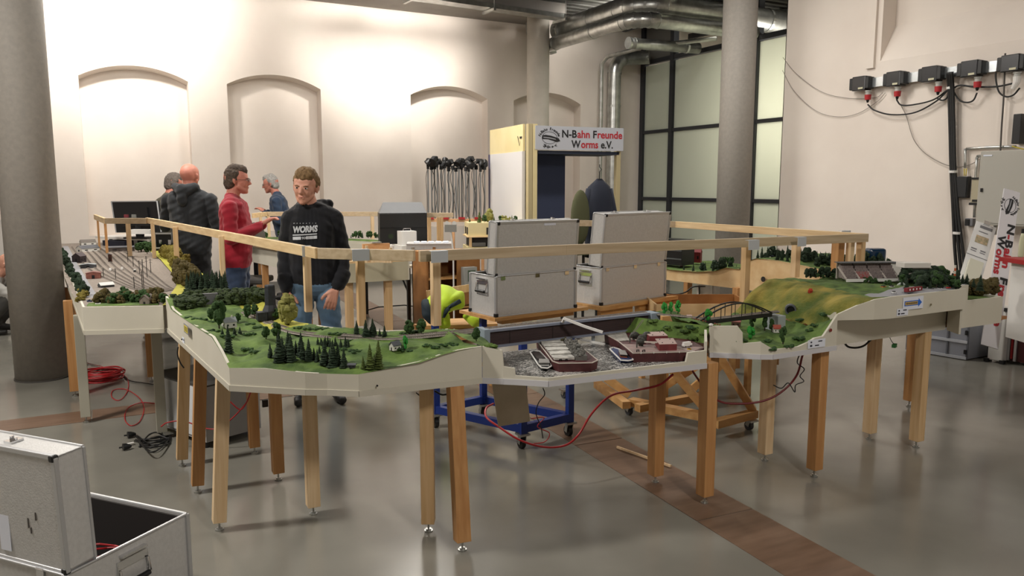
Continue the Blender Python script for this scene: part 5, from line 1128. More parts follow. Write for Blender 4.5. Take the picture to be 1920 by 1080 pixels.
for i in range(17):
    x = -.38+.76*i/16+rnd.uniform(-.015, .015); y = rnd.uniform(-.04, .04); q = Matrix.Translation((4.3, 9.72, 1.16)) @ Matrix.Rotation(R(-28), 4, 'Z') @ Vector((x, y, 0)); rz = rnd.uniform(0, 6.28); s = rnd.uniform(.93, 1.04)
    if i == 0: lp.location = q; lp.rotation_euler = (0, 0, rz)
    else: dup(lp, q, rz, (1, 1, s))
# folding table with silver case
g = thing('folding_table', 'folding table with black metal legs behind the spur module', 'table', (3.3, 8.3, 0))
tx0, ty0 = 2.85, 7.75
m = M(); m.b2((tx0, ty0, .735), (tx0+.75, ty0+1.7, .76)); m.build('tabletop', mat('table top', '#c9c0ae'), g)
for x in (tx0+.05, tx0+.7):
    for y in (ty0+.08, ty0+1.6): m = M(); m.bar((x, y, 0), (x, y, .735), .035, .035, up=(1, 0, 0)); m.build('leg', blackm, g)
for y in (ty0+.08, ty0+1.6): m = M(); m.tube([(tx0+.05, y, .05), (tx0+.2, y, .08), (tx0+.55, y, .08), (tx0+.7, y, .05)], .008, 6); m.build('foot_brace', blackm, g)
m = M(); m.bar((tx0+.05, ty0+.08, .45), (tx0+.05, ty0+.45, .72), .015, .015); m.bar((tx0+.05, ty0+.08, .55), (tx0+.05, ty0+.3, .72), .015, .015); m.build('folding_brace', blackm, g)
g = thing('tool_case', 'closed silver case with black handle on the folding table', 'case', (3.12, 7.95, .76), R(-22))
m = M(); m.b2((-.18, -.1, 0), (.32, .28, .22)); m.build('body', alu, g, world=False, bevel=.006); m = M(); m.box((.07, -.102, .15), (.5, .006, .012)); m.box((.07, -.102, .005), (.5, .008, .012)); m.box((.07, -.102, .215), (.5, .008, .012)); m.build('edge_profile', alu_e, g, world=False)
for x in (-.11, .12): m = M(); m.box((x, -.106, .15), (.03, .012, .07)); m.build('latch', chrome, g, world=False)
m = M(); m.tube([(-.06, -.105, .11), (-.05, -.125, .14), (.06, -.125, .14), (.07, -.105, .11)], .009, 8); m.build('handle', black, g, world=False)
m = M()
for k in range(5): m.b2((-.1+.08*k, 0, .22), (-.04+.08*k, .16, .232))
m.build('papers', paper, g, world=False)
g = thing('meter_case', 'small silver box with carrying bow behind the silver tool case', 'box', (3.1, 8.4, .93)); 
m = M(); m.b2((3.02, 8.35, .93), (3.2, 8.5, 1.09)); m.b2((3.0, 8.3, .76), (3.25, 8.55, .93)); m.build('body', white, g); m = M(); m.tube([(3.06, 8.42, 1.09), (3.07, 8.42, 1.12), (3.15, 8.42, 1.12), (3.16, 8.42, 1.09)], .005, 6); m.build('bow', chrome, g)
g = thing('twin_spotlight', 'grey twin emergency spotlight on a thin white pole', 'lamp', gd(852, 492, 7.4))
q = gd(850, 475, 7.4); t_ = gd(845, 428, 7.4); m = M(); m.tube([(q.x, q.y, 0), q, t_], .008, 8); m.build('pole', white, g); m = M(); m.box(t_, (.11, .05, .07), rz=-YAW); m.build('housing', mat('lamp grey', '#9c9c98'), g)
for s in (-1, 1): m = M(); c = t_+Vector((s*.035*math.cos(YAW), -s*.035*math.sin(YAW), .045)); m.cyl(c-FW*.02, c+FW*.01, .022, n=12); m.build('lamp_head', white, g)
# plywood cabinet, chair and jacket
g = thing('plywood_cabinet', 'brown plywood cabinet with open shelf behind the front rail', 'cabinet', (3.2, 7.0, 0))
x0, y0 = 2.80, 7.05
for xx in (0, .55): m = M(); m.b2((x0+xx, y0, .05), (x0+xx+.02, y0+.4, .95)); m.build('side_panel', PLYB, g)
m = M(); m.b2((x0, y0+.38, .05), (x0+.57, y0+.4, .95)); m.build('back_panel', PLYB, g)
for z in (.05, .38, .68, .93): m = M(); m.b2((x0+.02, y0, z), (x0+.55, y0+.39, z+.018)); m.build('shelf', W_X, g)
m = M(); m.b2((x0+.32, y0-.02, .42), (x0+.57, y0, .95)); m.build('door', PLYB, g)
obj1(M().b2((x0+.05, y0+.05, .40), (x0+.28, y0+.3, .55)), 'black_crate', black, 'black box on the cabinet shelf behind the yellow jacket', 'box')
obj1(M().b2((x0+.36, y0-.10, .58), (x0+.50, y0-.022, .80)), 'switch_box', mat('switch grey', '#9da09c'), 'grey switch box with green cover fixed to the plywood cabinet', 'box')
obj1(M().b2((x0+.40, y0-.104, .66), (x0+.48, y0-.1, .77)), 'switch_cover', mat('switch green', '#4a5f4c'), 'dark green cover of the grey switch box', 'cover')
g = thing('wooden_bench', 'low wooden bench under the yellow jacket beside the left open case', 'bench', (2.5, 5.6, 0))
bc = gd(840, 575, 6.2); bx_, by_ = bc.x, bc.y
m = M(); m.box((bx_+.08, by_, .50), (.62, .3, .03), rz=R(-20)); m.build('seat_board', W_X, g)
m = M(); m.bar(gd(800, 552, 6.3), gd(880, 540, 6.3), .02, .06); m.build('back_batten', W_A, g)
for dx in (-.2, .3):
    for dy in (-.1, .1): m = M(); m.bar((bx_+dx, by_+dy-dx*.35, 0), (bx_+dx, by_+dy-dx*.35, .49), .05, .05, up=(1, 0, 0)); m.build('leg', W_X, g)
# hi-vis jacket draped: lumpy folded cloth
hv = mat('hi-vis yellow', '#b9dc1e', '#c8e636', rough=.7, scale=6, bump=.3, bscale=14, bdist=.02, cloth=True); nv_ = mat('jacket navy', '#1c2a33', rough=.8)
g = thing('safety_jacket', 'bright yellow safety jacket with dark trim thrown over the wooden bench', 'jacket', (bx_, by_, .5))
def drape(outline, depth, th, mt, name, seed):
    """soft lumpy sheet from a pixel outline, real thickness"""
    P = [gd(x, y, depth) for x, y in outline]; c = sum(P, Vector())/len(P); m = M(); n_ = len(P); K = 6; vs = []
    for k in range(K+1):
        for p in P:
            q = p.lerp(c, k/K); a = noise.noise(q*9+Vector((seed, 0, 0)))*.05+noise.noise(q*22+Vector((seed, 0, 0)))*.02; vs.append(q-FW*(th*(1-(1-k/K)**2)+a))
    m.add(vs, [(k*n_+i, k*n_+(i+1) % n_, (k+1)*n_+(i+1) % n_, (k+1)*n_+i) for k in range(K) for i in range(n_)])
    o = m.build(name, mt, g, smooth=True); s = o.modifiers.new('s', 'SUBSURF'); s.levels = s.render_levels = 2; so = o.modifiers.new('t', 'SOLIDIFY'); so.thickness = .02; return o
def dens(pl, k=3):
    out = []
    for a, b_ in zip(pl, pl[1:]+pl[:1]):
        for i in range(k): out.append((a[0]+(b_[0]-a[0])*i/k, a[1]+(b_[1]-a[1])*i/k))
    return out
drape(dens([(797, 570), (812, 553), (826, 536), (842, 540), (856, 549), (868, 550), (868, 574), (848, 578), (835, 585), (828, 600), (824, 606), (812, 603), (800, 588)]), 6.0, .10, hv, 'jacket_body', 1)
drape(dens([(793, 566), (799, 563), (803, 580), (812, 592), (824, 598), (822, 606), (808, 605), (796, 592)]), 5.95, .05, nv_, 'dark_lining', 2)
drape(dens([(826, 594), (834, 586), (840, 590), (841, 612), (828, 614)]), 6.0, .03, hv, 'jacket_sleeve', 3)
drape(dens([(862, 560), (845, 570), (833, 580), (829, 596), (834, 596), (838, 583), (850, 575), (866, 568)]), 5.88, .02, nv_, 'dark_trim', 4)
drape(dens([(868, 590), (912, 592), (908, 604), (893, 610), (886, 607)]), 6.0, .03, hv, 'hanging_sleeve', 5)
# monitor on its table with equipment
g = thing('flat_monitor', 'large black flat monitor seen from behind at the far left', 'monitor', gd(262, 455, 9.3))
TL, TR, BR, BL = gd(209, 378, 9.2), gd(294, 377, 9.0), gd(302, 435, 9.0), gd(218, 436, 9.2); nn = (TR-TL).cross(BL-TL).normalized(); nn = nn if nn.y > 0 else -nn
m = M(); m.slab([BL, BR, TR, TL], nn, .04); m.build('screen_back', mat('black monitor', '#0f1012', rough=.55), g)
m = M(); cc_ = (TL+TR+BR+BL)/4; m.slab([cc_+(p-cc_)*.6 for p in (BL, BR, TR, TL)], -nn, .03); m.build('rear_housing', mat('black monitor'), g)
m = M()
for a, b_ in ((TL, TR), (TR, BR), (BL, TL)): m.bar(a, b_, .012, .012)
m.build('frame', alu_e, g)
c = gd(262, 430, 9.1); m = M(); m.bar(c+Vector((0, 0, .05)), (c.x, c.y, 1.0), .09, .03); m.build('stand', black, g); m = M(); m.box((c.x, c.y, 1.0), (.3, .2, .02), rz=-YAW); m.build('stand_foot', black, g)
g = thing('control_desk', 'white and dark equipment desk under the monitor', 'desk', gd(262, 470, 9.2))
e1, e2_ = gd(205, 446, 9.5), gd(305, 441, 9.0); d1 = (e2_-e1); d1.z = 0; L1 = d1.length; d1.normalize(); zz = .98
m = M(); q = e1+d1*L1/2; m.box((q.x+.1, q.y+.25, zz), (L1, .6, .025), rz=math.atan2(d1.y, d1.x)); m.build('tabletop', white, g)
for t in (.03, .5, .97):
    q = e1+d1*L1*t; m = M(); m.b2((q.x-.02, q.y+.02, .87), (q.x+.02, q.y+.06, zz)); m.b2((q.x+.18, q.y+.45, .87 if t < .9 else 0), (q.x+.22, q.y+.49, zz)); m.build('leg', alu_e, g)
m = M(); q = e1+d1*L1*.3; m.box((q.x, q.y+.05, .90), (L1*.42, .3, .10), rz=math.atan2(d1.y, d1.x)); m.build('dark_unit', mat('navy unit', '#151a2c'), g)
obj1(M().box(gd(266, 431, 8.95)-Vector((0, 0, .02)), (.24, .12, .05), rz=-YAW), 'white_keyboard', white, 'white keyboard lying under the monitor', 'keyboard')
for nm, px, py, d_, s_ in (('upper', 311, 458, 8.6, (.22, .2, .19)), ('lower', 310, 487, 8.5, (.2, .2, .2))):
    g = thing('flight_case', 'black flight case with silver fittings beside the left rail, %s one' % nm, 'case', gd(px, py+12, d_), R(-28))
    m = M(); m.b2((-s_[0]/2, 0, 0), (s_[0]/2, s_[1], s_[2])); m.build('body', black, g, world=False)
    m = M()
    for x in (-s_[0]/2, s_[0]/2):
        for y in (0, s_[1]): m.box((x, y, s_[2]/2), (.015, .015, s_[2]))
    for z in (0, s_[2]): m.box((0, 0, z), (s_[0], .015, .015))
    m.build('edge_profile', alu_e, g, world=False)
    for x in (-.05, .05): m = M(); m.box((x, -.005, s_[2]*.5), (.03, .01, .05)); m.build('latch', chrome, g, world=False)
for px, mt in ((237, mat('red speaker', '#6e2830')), (251, mat('grey speaker', '#7a7c78'))):
    obj1(M().box(gd(px, 405, 8.7), (.04, .03, .035), rz=-YAW), 'clamp_lamp', mt, ('dull red' if px < 240 else 'grey')+' little clamp on the left rail before the monitor', 'clamp')
# white grey cabinet under the hilly module
g = thing('steel_cabinet', 'light grey steel cabinet with two black knobs standing under the hilly module', 'cabinet', (.45, 5.3, 0))
fl, fr_ = gz(297, 806, 0), gz(388, 842, 0); dv = (fr_-fl).normalized(); sv = Vector((-dv.y, dv.x, 0)); L_ = (fr_-fl).length
m = M(); P = [fl, fr_, fr_+sv*.38, fl+sv*.38]; m.prism([tuple(p) for p in P], .04, .385); m.build('housing', mat('cabinet grey', '#9b9b9b', rough=.5), g)
m = M(); m.slab([fl+dv*.02+Vector((0, 0, .06)), fr_-dv*.02+Vector((0, 0, .06)), fr_-dv*.02+Vector((0, 0, .375)), fl+dv*.02+Vector((0, 0, .375))], -sv, .008); m.build('door', mat('cabinet door', '#d3d6da', rough=.45), g)
m = M(); m.prism([tuple(p-sv*.01) for p in P], .385, .395); m.build('top', mat('dark cabinet top', '#3a3836'), g)
for z in (.12, .33): m = M(); q = fl+dv*.06-sv*.012; m.cyl((q.x, q.y, z), tuple(Vector((q.x, q.y, z))-sv*.012), .012, n=12); m.build('knob', black, g)
for p in P: m = M(); p = p.lerp(sum(P, Vector())/4, .1); m.cyl((p.x, p.y, 0), (p.x, p.y, .04), .015, n=8); m.build('foot', black, g)
# ---------------------------------------------------------------- cables on the floor and under the modules
def cab(label, pxs, r, mt, z=.006, k=8, name='cable', group=None): return cable(label, [gz(x, y, z) if len(q_) == 0 else gz(x, y, q_[0]) for x, y, *q_ in pxs], r, mt, k=k, name=name, group=group)
m = M(); cR = gz(190, 712, 0)
for k in range(12):
    rr = .14+rnd.uniform(-.015, .02); cx = cR+Vector((rnd.uniform(-.02, .02), rnd.uniform(-.02, .02), .01+.006*k)); m.tube([cx+Vector((rr*1.1*math.cos(t/24*6.283), rr*math.sin(t/24*6.283), .004*math.sin(t+k))) for t in range(25)], .005, 6)
obj1(m, 'cable_coil', redcable, 'thick coil of red cable on the floor beside the grey column', 'cable', smooth=True)
cab('thin red cable looping over the brown floor strip', [(160, 680), (200, 690), (235, 705), (240, 730), (225, 750), (210, 745), (212, 732), (235, 730), (260, 745), (270, 765), (262, 790), (245, 798), (234, 785), (240, 765), (265, 755), (295, 757)], .0035, redcable)
cab('dark thin cable running along the floor behind the column', [(165, 708), (185, 694), (215, 690), (240, 712), (270, 718), (295, 722)], .004, rubber)
m = M(); 
for k in range(5): m.tube(curve_pts([gz(255+rnd.uniform(-6, 6), 820+rnd.uniform(-4, 18), .008), gz(280, 815+8*k, .02+.006*k), gz(300+rnd.uniform(-6, 8), 812+6*k, .03), gz(318, 830-3*k, .01), gz(290, 838-4*k, .012), gz(262, 836-3*k, .008)], 7), .005, 6)
obj1(m, 'power_cable', rubber, 'tangled black power cables beside the steel cabinet', 'cable', smooth=True)
for px, py, nm in ((240, 822, 'upper'), (231, 845, 'lower')):
    q = gz(px, py, .0); m = M(); m.tube([q+Vector((0, 0, .022)), q+Vector((.02, .005, .022)), q+Vector((.045, .012, .018))], [.022, .019, .009], 12); m.cyl(q+Vector((-.004, -.008, .022)), q+Vector((-.022, -.010, .022)), .003, n=6); m.cyl(q+Vector((-.004, .008, .022)), q+Vector((-.022, .006, .022)), .003, n=6)
    obj1(m, 'power_plug', black, 'round black power plug on the floor, %s one of the pair' % nm, 'plug')
obj1(M().box(gz(243, 832, .012), (.05, .018, .008), rz=.3), 'cable_tag', white, 'white tag on the tangled black cables', 'tag')
def hang(label, pts, r, mt, depths, k=8): return cable(label, [gd(x, y, d) for (x, y), d in zip(pts, depths)], r, mt, k=k)
hang('thick red cable swinging from the blue trolley up to the river module', [(925, 757), (912, 765), (912, 782), (935, 800), (975, 825), (1020, 838), (1060, 835), (1085, 815), (1110, 775), (1145, 742), (1190, 732), (1235, 722), (1262, 702)], .006, redcable, [4.4, 4.3, 4.2, 4.15, 4.1, 4.1, 4.15, 4.2, 4.2, 4.15, 4.05, 3.95, 3.9])
hang('dark red cable hanging in a long bow behind the legs of the valley module', [(1298, 695), (1308, 710), (1322, 728), (1348, 752), (1385, 757), (1430, 752), (1465, 735), (1493, 705), (1505, 665)], .006, mat('dark red cable', '#6e1418', rough=.4), [4.3, 4.3, 4.3, 4.3, 4.3, 4.3, 4.3, 4.3, 4.2])
hang('dark curly cable beside the hanging dark red cable', [(1500, 662), (1495, 680), (1508, 692), (1500, 705), (1507, 715), (1492, 722), (1490, 735), (1478, 718), (1465, 728), (1450, 722)], .003, rubber, [4.25]*10)
hang('dark cable bow under the overhang of the raised module', [(1582, 641), (1590, 650), (1605, 652), (1620, 648), (1634, 636)], .006, rubber, [4.6]*5)
hang('thin red cable hanging under the hilly module', [(413, 746), (430, 752), (450, 768), (462, 755), (470, 735)], .004, redcable, [4.4]*5)
hang('thin red cable crossing in front of the steel cabinet', [(302, 800), (315, 792), (345, 790), (385, 803), (410, 802), (440, 780), (466, 750)], .004, redcable, [4.7]*7)
hang('thin dark cable hanging down in front of the blue trolley', [(780, 736), (790, 745), (800, 760), (812, 775)], .003, rubber, [3.9]*4)
hang('thin black cable dangling right of the plywood sheet', [(1018, 727), (1021, 740), (1010, 755), (1005, 775), (1014, 800), (1018, 822)], .003, rubber, [4.4]*6)
hang('thin red wire dangling right of the plywood sheet', [(995, 785), (1020, 783), (1008, 800), (1030, 812), (1022, 828), (1000, 832)], .003, redcable, [4.5]*6)
hang('dark wires under the front rail of the hilly module', [(815, 733), (830, 740), (848, 735), (855, 725)], .005, rubber, [3.9]*4)
obj1(M().box(gd(857, 726, 3.9), (.03, .02, .02)), 'green_plug', mat('green plug', '#2c6a34'), 'green plug hanging between the two front legs', 'plug')
obj1(M().box(gd(1677, 648, 4.6), (.045, .02, .02), rz=.4), 'green_plug', mat('green plug'), 'green plug hanging under the raised module', 'plug')
hang('thin wire holding the green plug under the raised module', [(1668, 632), (1672, 640), (1678, 648)], .002, rubber, [4.6]*3)
hang('black cable down the side of the hilly module leg', [(334, 650), (333, 665), (338, 680), (345, 690)], .004, rubber, [4.2]*4)
obj1(M().box(gd(497, 756, 4.3), (.03, .02, .04)), 'switch_socket', black, 'small black switch hanging beside a module leg', 'switch')
m = M(); m.bar(gz(1157, 838, .015), gz(1258, 874, .015), .012, .012); obj1(m, 'wooden_strip', W_P, 'thin pale wooden strip lying on the brown floor planks', 'strip')
# ---------------------------------------------------------------- booth with sign
bo = Vector((4.80, 8.42, 0)); ba = R(-6); g = thing('exhibition_booth', 'white and cream booth frame with dark blue back panel and club sign', 'booth', bo, ba)
ang = ba; ex = Vector((math.cos(ang), math.sin(ang), 0)); ey = Vector((-math.sin(ang), math.cos(ang), 0))
m = M(); m.b2((0, -.01, 2.05), (1.24, .01, 2.34)); m.build('sign_board', mat('sign grey white', '#b9bcc4', rough=.5), g, world=False)
m = M(); m.b2((-.03, 0, 0), (.03, .06, 2.36)); m.build('post', creamy, g, world=False)
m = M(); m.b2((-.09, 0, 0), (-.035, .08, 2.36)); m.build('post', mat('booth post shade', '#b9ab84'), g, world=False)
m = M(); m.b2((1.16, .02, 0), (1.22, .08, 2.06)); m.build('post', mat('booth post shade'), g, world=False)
m = M(); m.b2((.035, .12, 0), (.045, 1.1, 2.05)); m.build('side_panel', white, g, world=False)
m = M(); m.b2((-.14, .08, .5), (-.10, 1.25, 2.03)); m.build('side_panel', mat('booth white panel', '#d8d6d6'), g, world=False)
m = M(); m.b2((-.13, .08, 2.03), (-.10, 1.25, 2.36)); m.build('side_panel', creamy, g, world=False)
m = M(); m.b2((-.15, 1.22, .5), (-.12, 1.26, 2.03)); m.build('edge_strip', mat('violet strip', '#4a4560'), g, world=False)
m = M(); m.b2((.05, .55, 1.0), (.68, .58, 2.05)); m.build('back_panel', mat('booth blue', '#3b4460', rough=.7), g, world=False)
m = M(); m.b2((.05, .02, 2.0), (1.2, .6, 2.04)); m.build('soffit_board', mat('booth dark blue', '#20283a'), g, world=False)
m = M(); m.b2((.05, .5, 1.0), (.68, .55, 1.1)); m.build('dark_ledge', mat('booth ledge', '#262a36'), g, world=False)
def logo(m_ink, m_red, O, u, v, nn, s, letters=True):
    """club emblem: oval ring, streamlined train, curved text"""
    n_ = 36; 
    for i in range(n_):
        t, t2 = 6.283*i/n_, 6.283*(i+1)/n_
        if 5.6 < t < 6.1: continue
        m_ink.slab([O+u*(s*r_*math.cos(q))+v*(s*.72*r_*math.sin(q)) for r_, q in ((1, t), (1, t2), (.94, t2), (.94, t))], nn, .0012)
    tr_ = [(-.85, .36), (-.5, .42), (.2, .30), (.75, .12), (1.2, -.05), (1.35, -.38), (1.42, -.46), (.95, -.62), (.4, -.42), (-.2, -.22), (-.95, -.20), (-.98, .1)]
    m_ink.slab([O+u*(s*a)+v*(s*b2_*.8) for a, b2_ in tr_], nn, .0015)
    m_red.slab([O+u*(s*a)+v*(s*b2_*.8) for a, b2_ in ((-.8, .12), (.0, .06), (.75, -.12), (.85, -.26), (.0, -.10), (-.8, -.02))], nn, .0022)
    if letters:
        for txt, up_ in (('N-Bahn Freunde', True), ('Worms e.V.', False)):
            for i, ch in enumerate(txt):
                if ch == ' ': continue
                if up_: t = R(165-150*i/(len(txt)-1)); P_ = O+u*(s*1.15*math.cos(t))+v*(s*.86*math.sin(t)); ro = t-math.pi/2
                else: t = R(232+76*i/(len(txt)-1)); P_ = O+u*(s*1.3*math.cos(t))+v*(s*1.08*math.sin(t)); ro = t+math.pi/2
                text(m_ink, ch, s*.46, (P_, u, v, nn), (0, 0), .003*s*5, 'CENTER', .001, ro*.75)
inkm = mat('sign black', '#17171a', rough=.6); redm = mat('sign red', '#b3202c', rough=.6)
O = bo-ey*.011; nn = -ey; uu = ex; vv = Vector((0, 0, 1))
mi, mr, ml = M(), M(), M()
logo(mi, ml, O+uu*.19+vv*2.195, uu, vv, nn, .105)
x = .36
def words(parts, x, z, size, O=O, u=uu, v=vv, n__=nn, off=.006):
    for tx, mm in parts:
        wd = text(mm, tx, size, (O, u, v, n__), (x, z), off, 'LEFT', .0015); x += wd+size*.05 if tx.strip() else size*.3
    return x
def spans(tx, size, off):
    out = []
    for i, ch in enumerate(tx):
        x = 0
        if i: vs, fs = text_mesh(tx[:i+1], size, off); v2, f2 = text_mesh(ch, size, off); x = max(p.x for p in vs)-max(p.x for p in v2)
        out.append((ch, x))
    return out
def line(parts, x0, x1, z, size, O, u, v, n__, off, gap=.28):
    ws = []
    for tx, mm in parts: vs, fs = text_mesh(tx, size, off, 'LEFT') if tx.strip() else ([], []); ws.append(max(p.x for p in vs)+size*.045 if vs else size*gap)
    k = (x1-x0)/sum(ws); x = 0
    for (tx, mm), w_ in zip(parts, ws):
        if tx.strip():
            for ch, cx_ in spans(tx, size, off):
                q_ = M(); text(q_, ch, size, (O+u*x0, u*k, v, n__), (x+cx_, z), off, 'LEFT', .0015); q_.build('letter', inkm if mm == 'k' else redm, g)
        x += w_
line([('N-B', 'k'), ('ahn', 'r'), (' ', 'k'), ('F', 'k'), ('reunde', 'r')], .355, 1.225, 2.205, .13, O, uu, vv, nn, .0032)
line([('W', 'k'), ('orms', 'r'), (' ', 'k'), ('e.V.', 'k')], .495, 1.09, 2.08, .13, O, uu, vv, nn, .0032)
mi.build('emblem', inkm, g); ml.build('emblem_light', mat('emblem grey', '#9a9ba0'), g)
m = M(); q = bo+Vector((-.11, .15, 2.2)); m.box(q, (.02, .06, .025)); m.tube([q, q+Vector((0, .05, -.1)), q+Vector((0, .1, .02))], .004, 5); m.build('clip_lamp', black, g)
# coat on hook and olive back of a chair behind the booth
g = thing('hanging_coat', 'dark navy coat hanging from a hook beside the thick corner duct', 'coat', gd(1124, 410, 9.3))
tp = gd(1124, 335, 9.3); prof_ = [(.03, 0), (.06, -.03), (.13, -.10), (.16, -.25), (.17, -.45), (.175, -.70), (.165, -.95)]
m = M(); n_ = 18; vs = []
for r_, dz in prof_:
    for j in range(n_): t = 6.283*j/n_; k = 1+.12*math.sin(5*t+dz*6); vs.append(tp+RT*(r_*k*math.cos(t))+Vector((FW.x, FW.y, 0)).normalized()*(r_*.55*k*math.sin(t))+Vector((0, 0, dz)))
m.add(vs, [(i*n_+j, i*n_+(j+1) % n_, (i+1)*n_+(j+1) % n_, (i+1)*n_+j) for i in range(len(prof_)-1) for j in range(n_)]+[list(range(n_))]+[list(range((len(prof_)-1)*n_, len(prof_)*n_))[::-1]])
m.build('coat_body', mat('navy cloth', '#141a2a', rough=.9, cloth=True), g, smooth=True)
m = M(); m.tube([tp, tp+Vector((0, 0, .08)), tp+RT*.02+Vector((0, 0, .11)), tp+Vector((0, 0, .14)), tp+Vector((0, 0, .17))], .006, 6); m.build('hook', black, g)
for s in (-1, 1):
    m = M(); m.tube([tp+RT*(s*.12)+Vector((0, 0, -.12)), tp+RT*(s*.17)+Vector((0, 0, -.4)), tp+RT*(s*.18)+Vector((0, 0, -.72))], [.04, .05, .045], 10); m.build('sleeve', mat('navy cloth'), g, smooth=True)
g = thing('olive_chair', 'rounded olive upholstered chair back behind the booth panel', 'chair', gd(1092, 412, 9.2)); c = gd(1088, 400, 9.2)
m = M(); m.ell(c+Vector((0, 0, -.05)), (.13, .06, .33), 14, 10); m.build('backrest', mat('olive cloth', '#4d4f35', rough=.9), g, smooth=True); m = M(); m.box(c-Vector((0, 0, .45)), (.4, .4, .06)); m.build('seat', mat('olive cloth'), g)
for sx in (-.15, .15):
    for sy in (-.15, .15): m = M(); m.bar((c.x+sx, c.y+sy, 0), (c.x+sx, c.y+sy, c.z-.45), .025, .025, up=(1, 0, 0)); m.build('leg', blackm, g)
# ---------------------------------------------------------------- right wall
X = XR
def wz(px, py, off=0): return gx(px, py, X-off)
g = thing('socket_rail', 'aluminium busbar mounted high on the right wall between black socket boxes', 'rail', wz(1750, 148))
a, b_ = wz(1597, 162, .05), wz(1960, 118, .05); a.z = b_.z = 2.735
m = M(); m.bar(a, b_, .05, .10); m.build('busbar', mat('bright aluminium', '#c8cdd0', rough=.25, metal=.8), g)
BX = [1616, 1680, 1747, 1821, 1897]; plugs = [1628, 1683, 1759, 1832, None]
for i, px in enumerate(BX):
    c = wz(px, 150, .09); c.z = 2.735; pos = ('leftmost', 'second', 'middle', 'fourth', 'rightmost')[i]
    g = thing('socket_box', '%s black power socket box on the aluminium wall rail' % pos, 'socket box', c-Vector((0, 0, .09)))
    m = M(); m.box(c, (.11, .17, .155)); m.build('housing', mat('glossy black', '#15161a', rough=.25), g, bevel=.008)
    for s_ in (-.1, .1): m = M(); m.box(c+Vector((0, s_, 0)), (.10, .05, .13)); m.build('end_cap', black, g, bevel=.008)
    m = M(); m.box(c+Vector((-.056, -.03, -.055)), (.004, .06, .02)); m.build('rating_label', mat('beige label', '#c9c5a8'), g)
    m = M(); p = wz(plugs[i] or 1905, 170, .09); p.z = 2.65; m.cyl(p, p-Vector((0, 0, .05)), .028, n=14); m.cyl(p-Vector((0, 0, .0)), p-Vector((0, 0, .012)), .035, n=14); m.build('socket_outlet', mat('grey socket', '#b5b5b0'), g)
    if plugs[i]:
        h = thing('power_connector', 'red industrial plug in the %s socket box' % pos, 'plug', p-Vector((0, 0, .13)))
        m = M(); m.cyl(p-Vector((0, 0, .045)), p-Vector((0, 0, .10)), .036, .032, n=16); m.build('red_shell', mat('plug red', '#b01f28', rough=.4), h); m = M(); m.cyl(p-Vector((0, 0, .10)), p-Vector((0, 0, .13)), .018, .01, n=10); m.build('cable_gland', black, h)
    else:
        h = thing('power_connector', 'white angled plug in the rightmost socket box', 'plug', p-Vector((0, 0, .13))); m = M(); m.tube([p-Vector((0, 0, .04)), p-Vector((0, 0, .09)), p+Vector((0, .03, -.15))], [.035, .032, .02], 12); m.build('white_shell', white, h)
def wc(label, pts, r, mt=rubber, off=.06, k=8, **kw): return cable(label, [wz(x, y, off) for x, y in pts], r, mt, k=k, **kw)
wc('black cable from the leftmost red plug to the strapped cable bundle', [(1627, 196), (1640, 207), (1672, 215), (1715, 211), (1755, 190), (1778, 168)], .008)
wc('black cable from the second red plug to the bundle', [(1681, 187), (1690, 197), (1715, 196), (1750, 187), (1778, 168)], .008)
wc('black cable from the middle red plug to the bundle', [(1757, 184), (1766, 188), (1775, 184), (1781, 170)], .008)
wc('black cable from the fourth red plug looping to the bundle', [(1832, 174), (1825, 188), (1812, 192), (1798, 187), (1787, 170)], .008)
wc('black cable running right from the bundle behind the fourth plug', [(1787, 166), (1800, 160), (1830, 163), (1870, 162), (1905, 155)], .009)
wc('black cable loop hanging from the rightmost socket box', [(1873, 118), (1867, 140), (1872, 170), (1885, 181), (1900, 178), (1912, 165)], .008)
m = M()
for k_, dx in enumerate((-.02, .0, .02)): m.tube(curve_pts([wz(1781, 135, .12)+Vector((0, dx, 0)), wz(1783, 170, .08)+Vector((0, dx, 0)), wz(1785, 240, .06)+Vector((0, dx, 0)), wz(1787, 320, .06)+Vector((0, dx, 0)), wz(1792, 400, .06)+Vector((0, dx*1.3, 0)), wz(1797, 460, .06)+Vector((0, dx*2, 0)), wz(1803, 520, .06)+Vector((0, dx*2.4, 0))], 8), .016, 8)
g = thing('cable_bundle', 'thick black cable bundle hanging down the right wall with white straps', 'cable bundle', wz(1803, 520)); m.build('cables', rubber, g, smooth=True)
for px, py in ((1783, 165), (1787, 322), (1795, 437)): m = M(); q = wz(px, py, .06); m.cyl(q-Vector((0, 0, .012)), q+Vector((0, 0, .012)), .042, n=12); m.build('white_strap', white, g)
wc('thin grey cable hanging at the far right of the wall', [(1885, 100), (1882, 180), (1878, 240), (1875, 300)], .008, mat('grey cable', '#4b4642'))
wc('thin grey wire sagging across the wall toward the corner, upper one', [(1468, 108), (1495, 140), (1540, 172), (1590, 184), (1640, 183), (1655, 174)], .003, mat('thin grey wire', '#8f877f'), .02)
wc('thin grey wire sagging across the wall toward the corner, lower one', [(1467, 132), (1490, 172), (1530, 208), (1572, 219), (1610, 212), (1645, 190), (1660, 174)], .003, mat('thin grey wire'), .02)
wc('thin grey wire hanging down in a bow behind the cable bundle', [(1688, 195), (1700, 220), (1715, 265), (1745, 295), (1785, 312), (1820, 308), (1850, 290), (1880, 288)], .004, mat('thin grey wire'), .03)
def conduit(label, pts, r=.014): return wc(label, pts, r, galv, .03, name='conduit', k=3)
conduit('horizontal steel conduit above the black junction box', [(1812, 279), (1860, 276), (1905, 275)]); conduit('upright steel conduit above the black junction box', [(1810, 279), (1810, 315)])
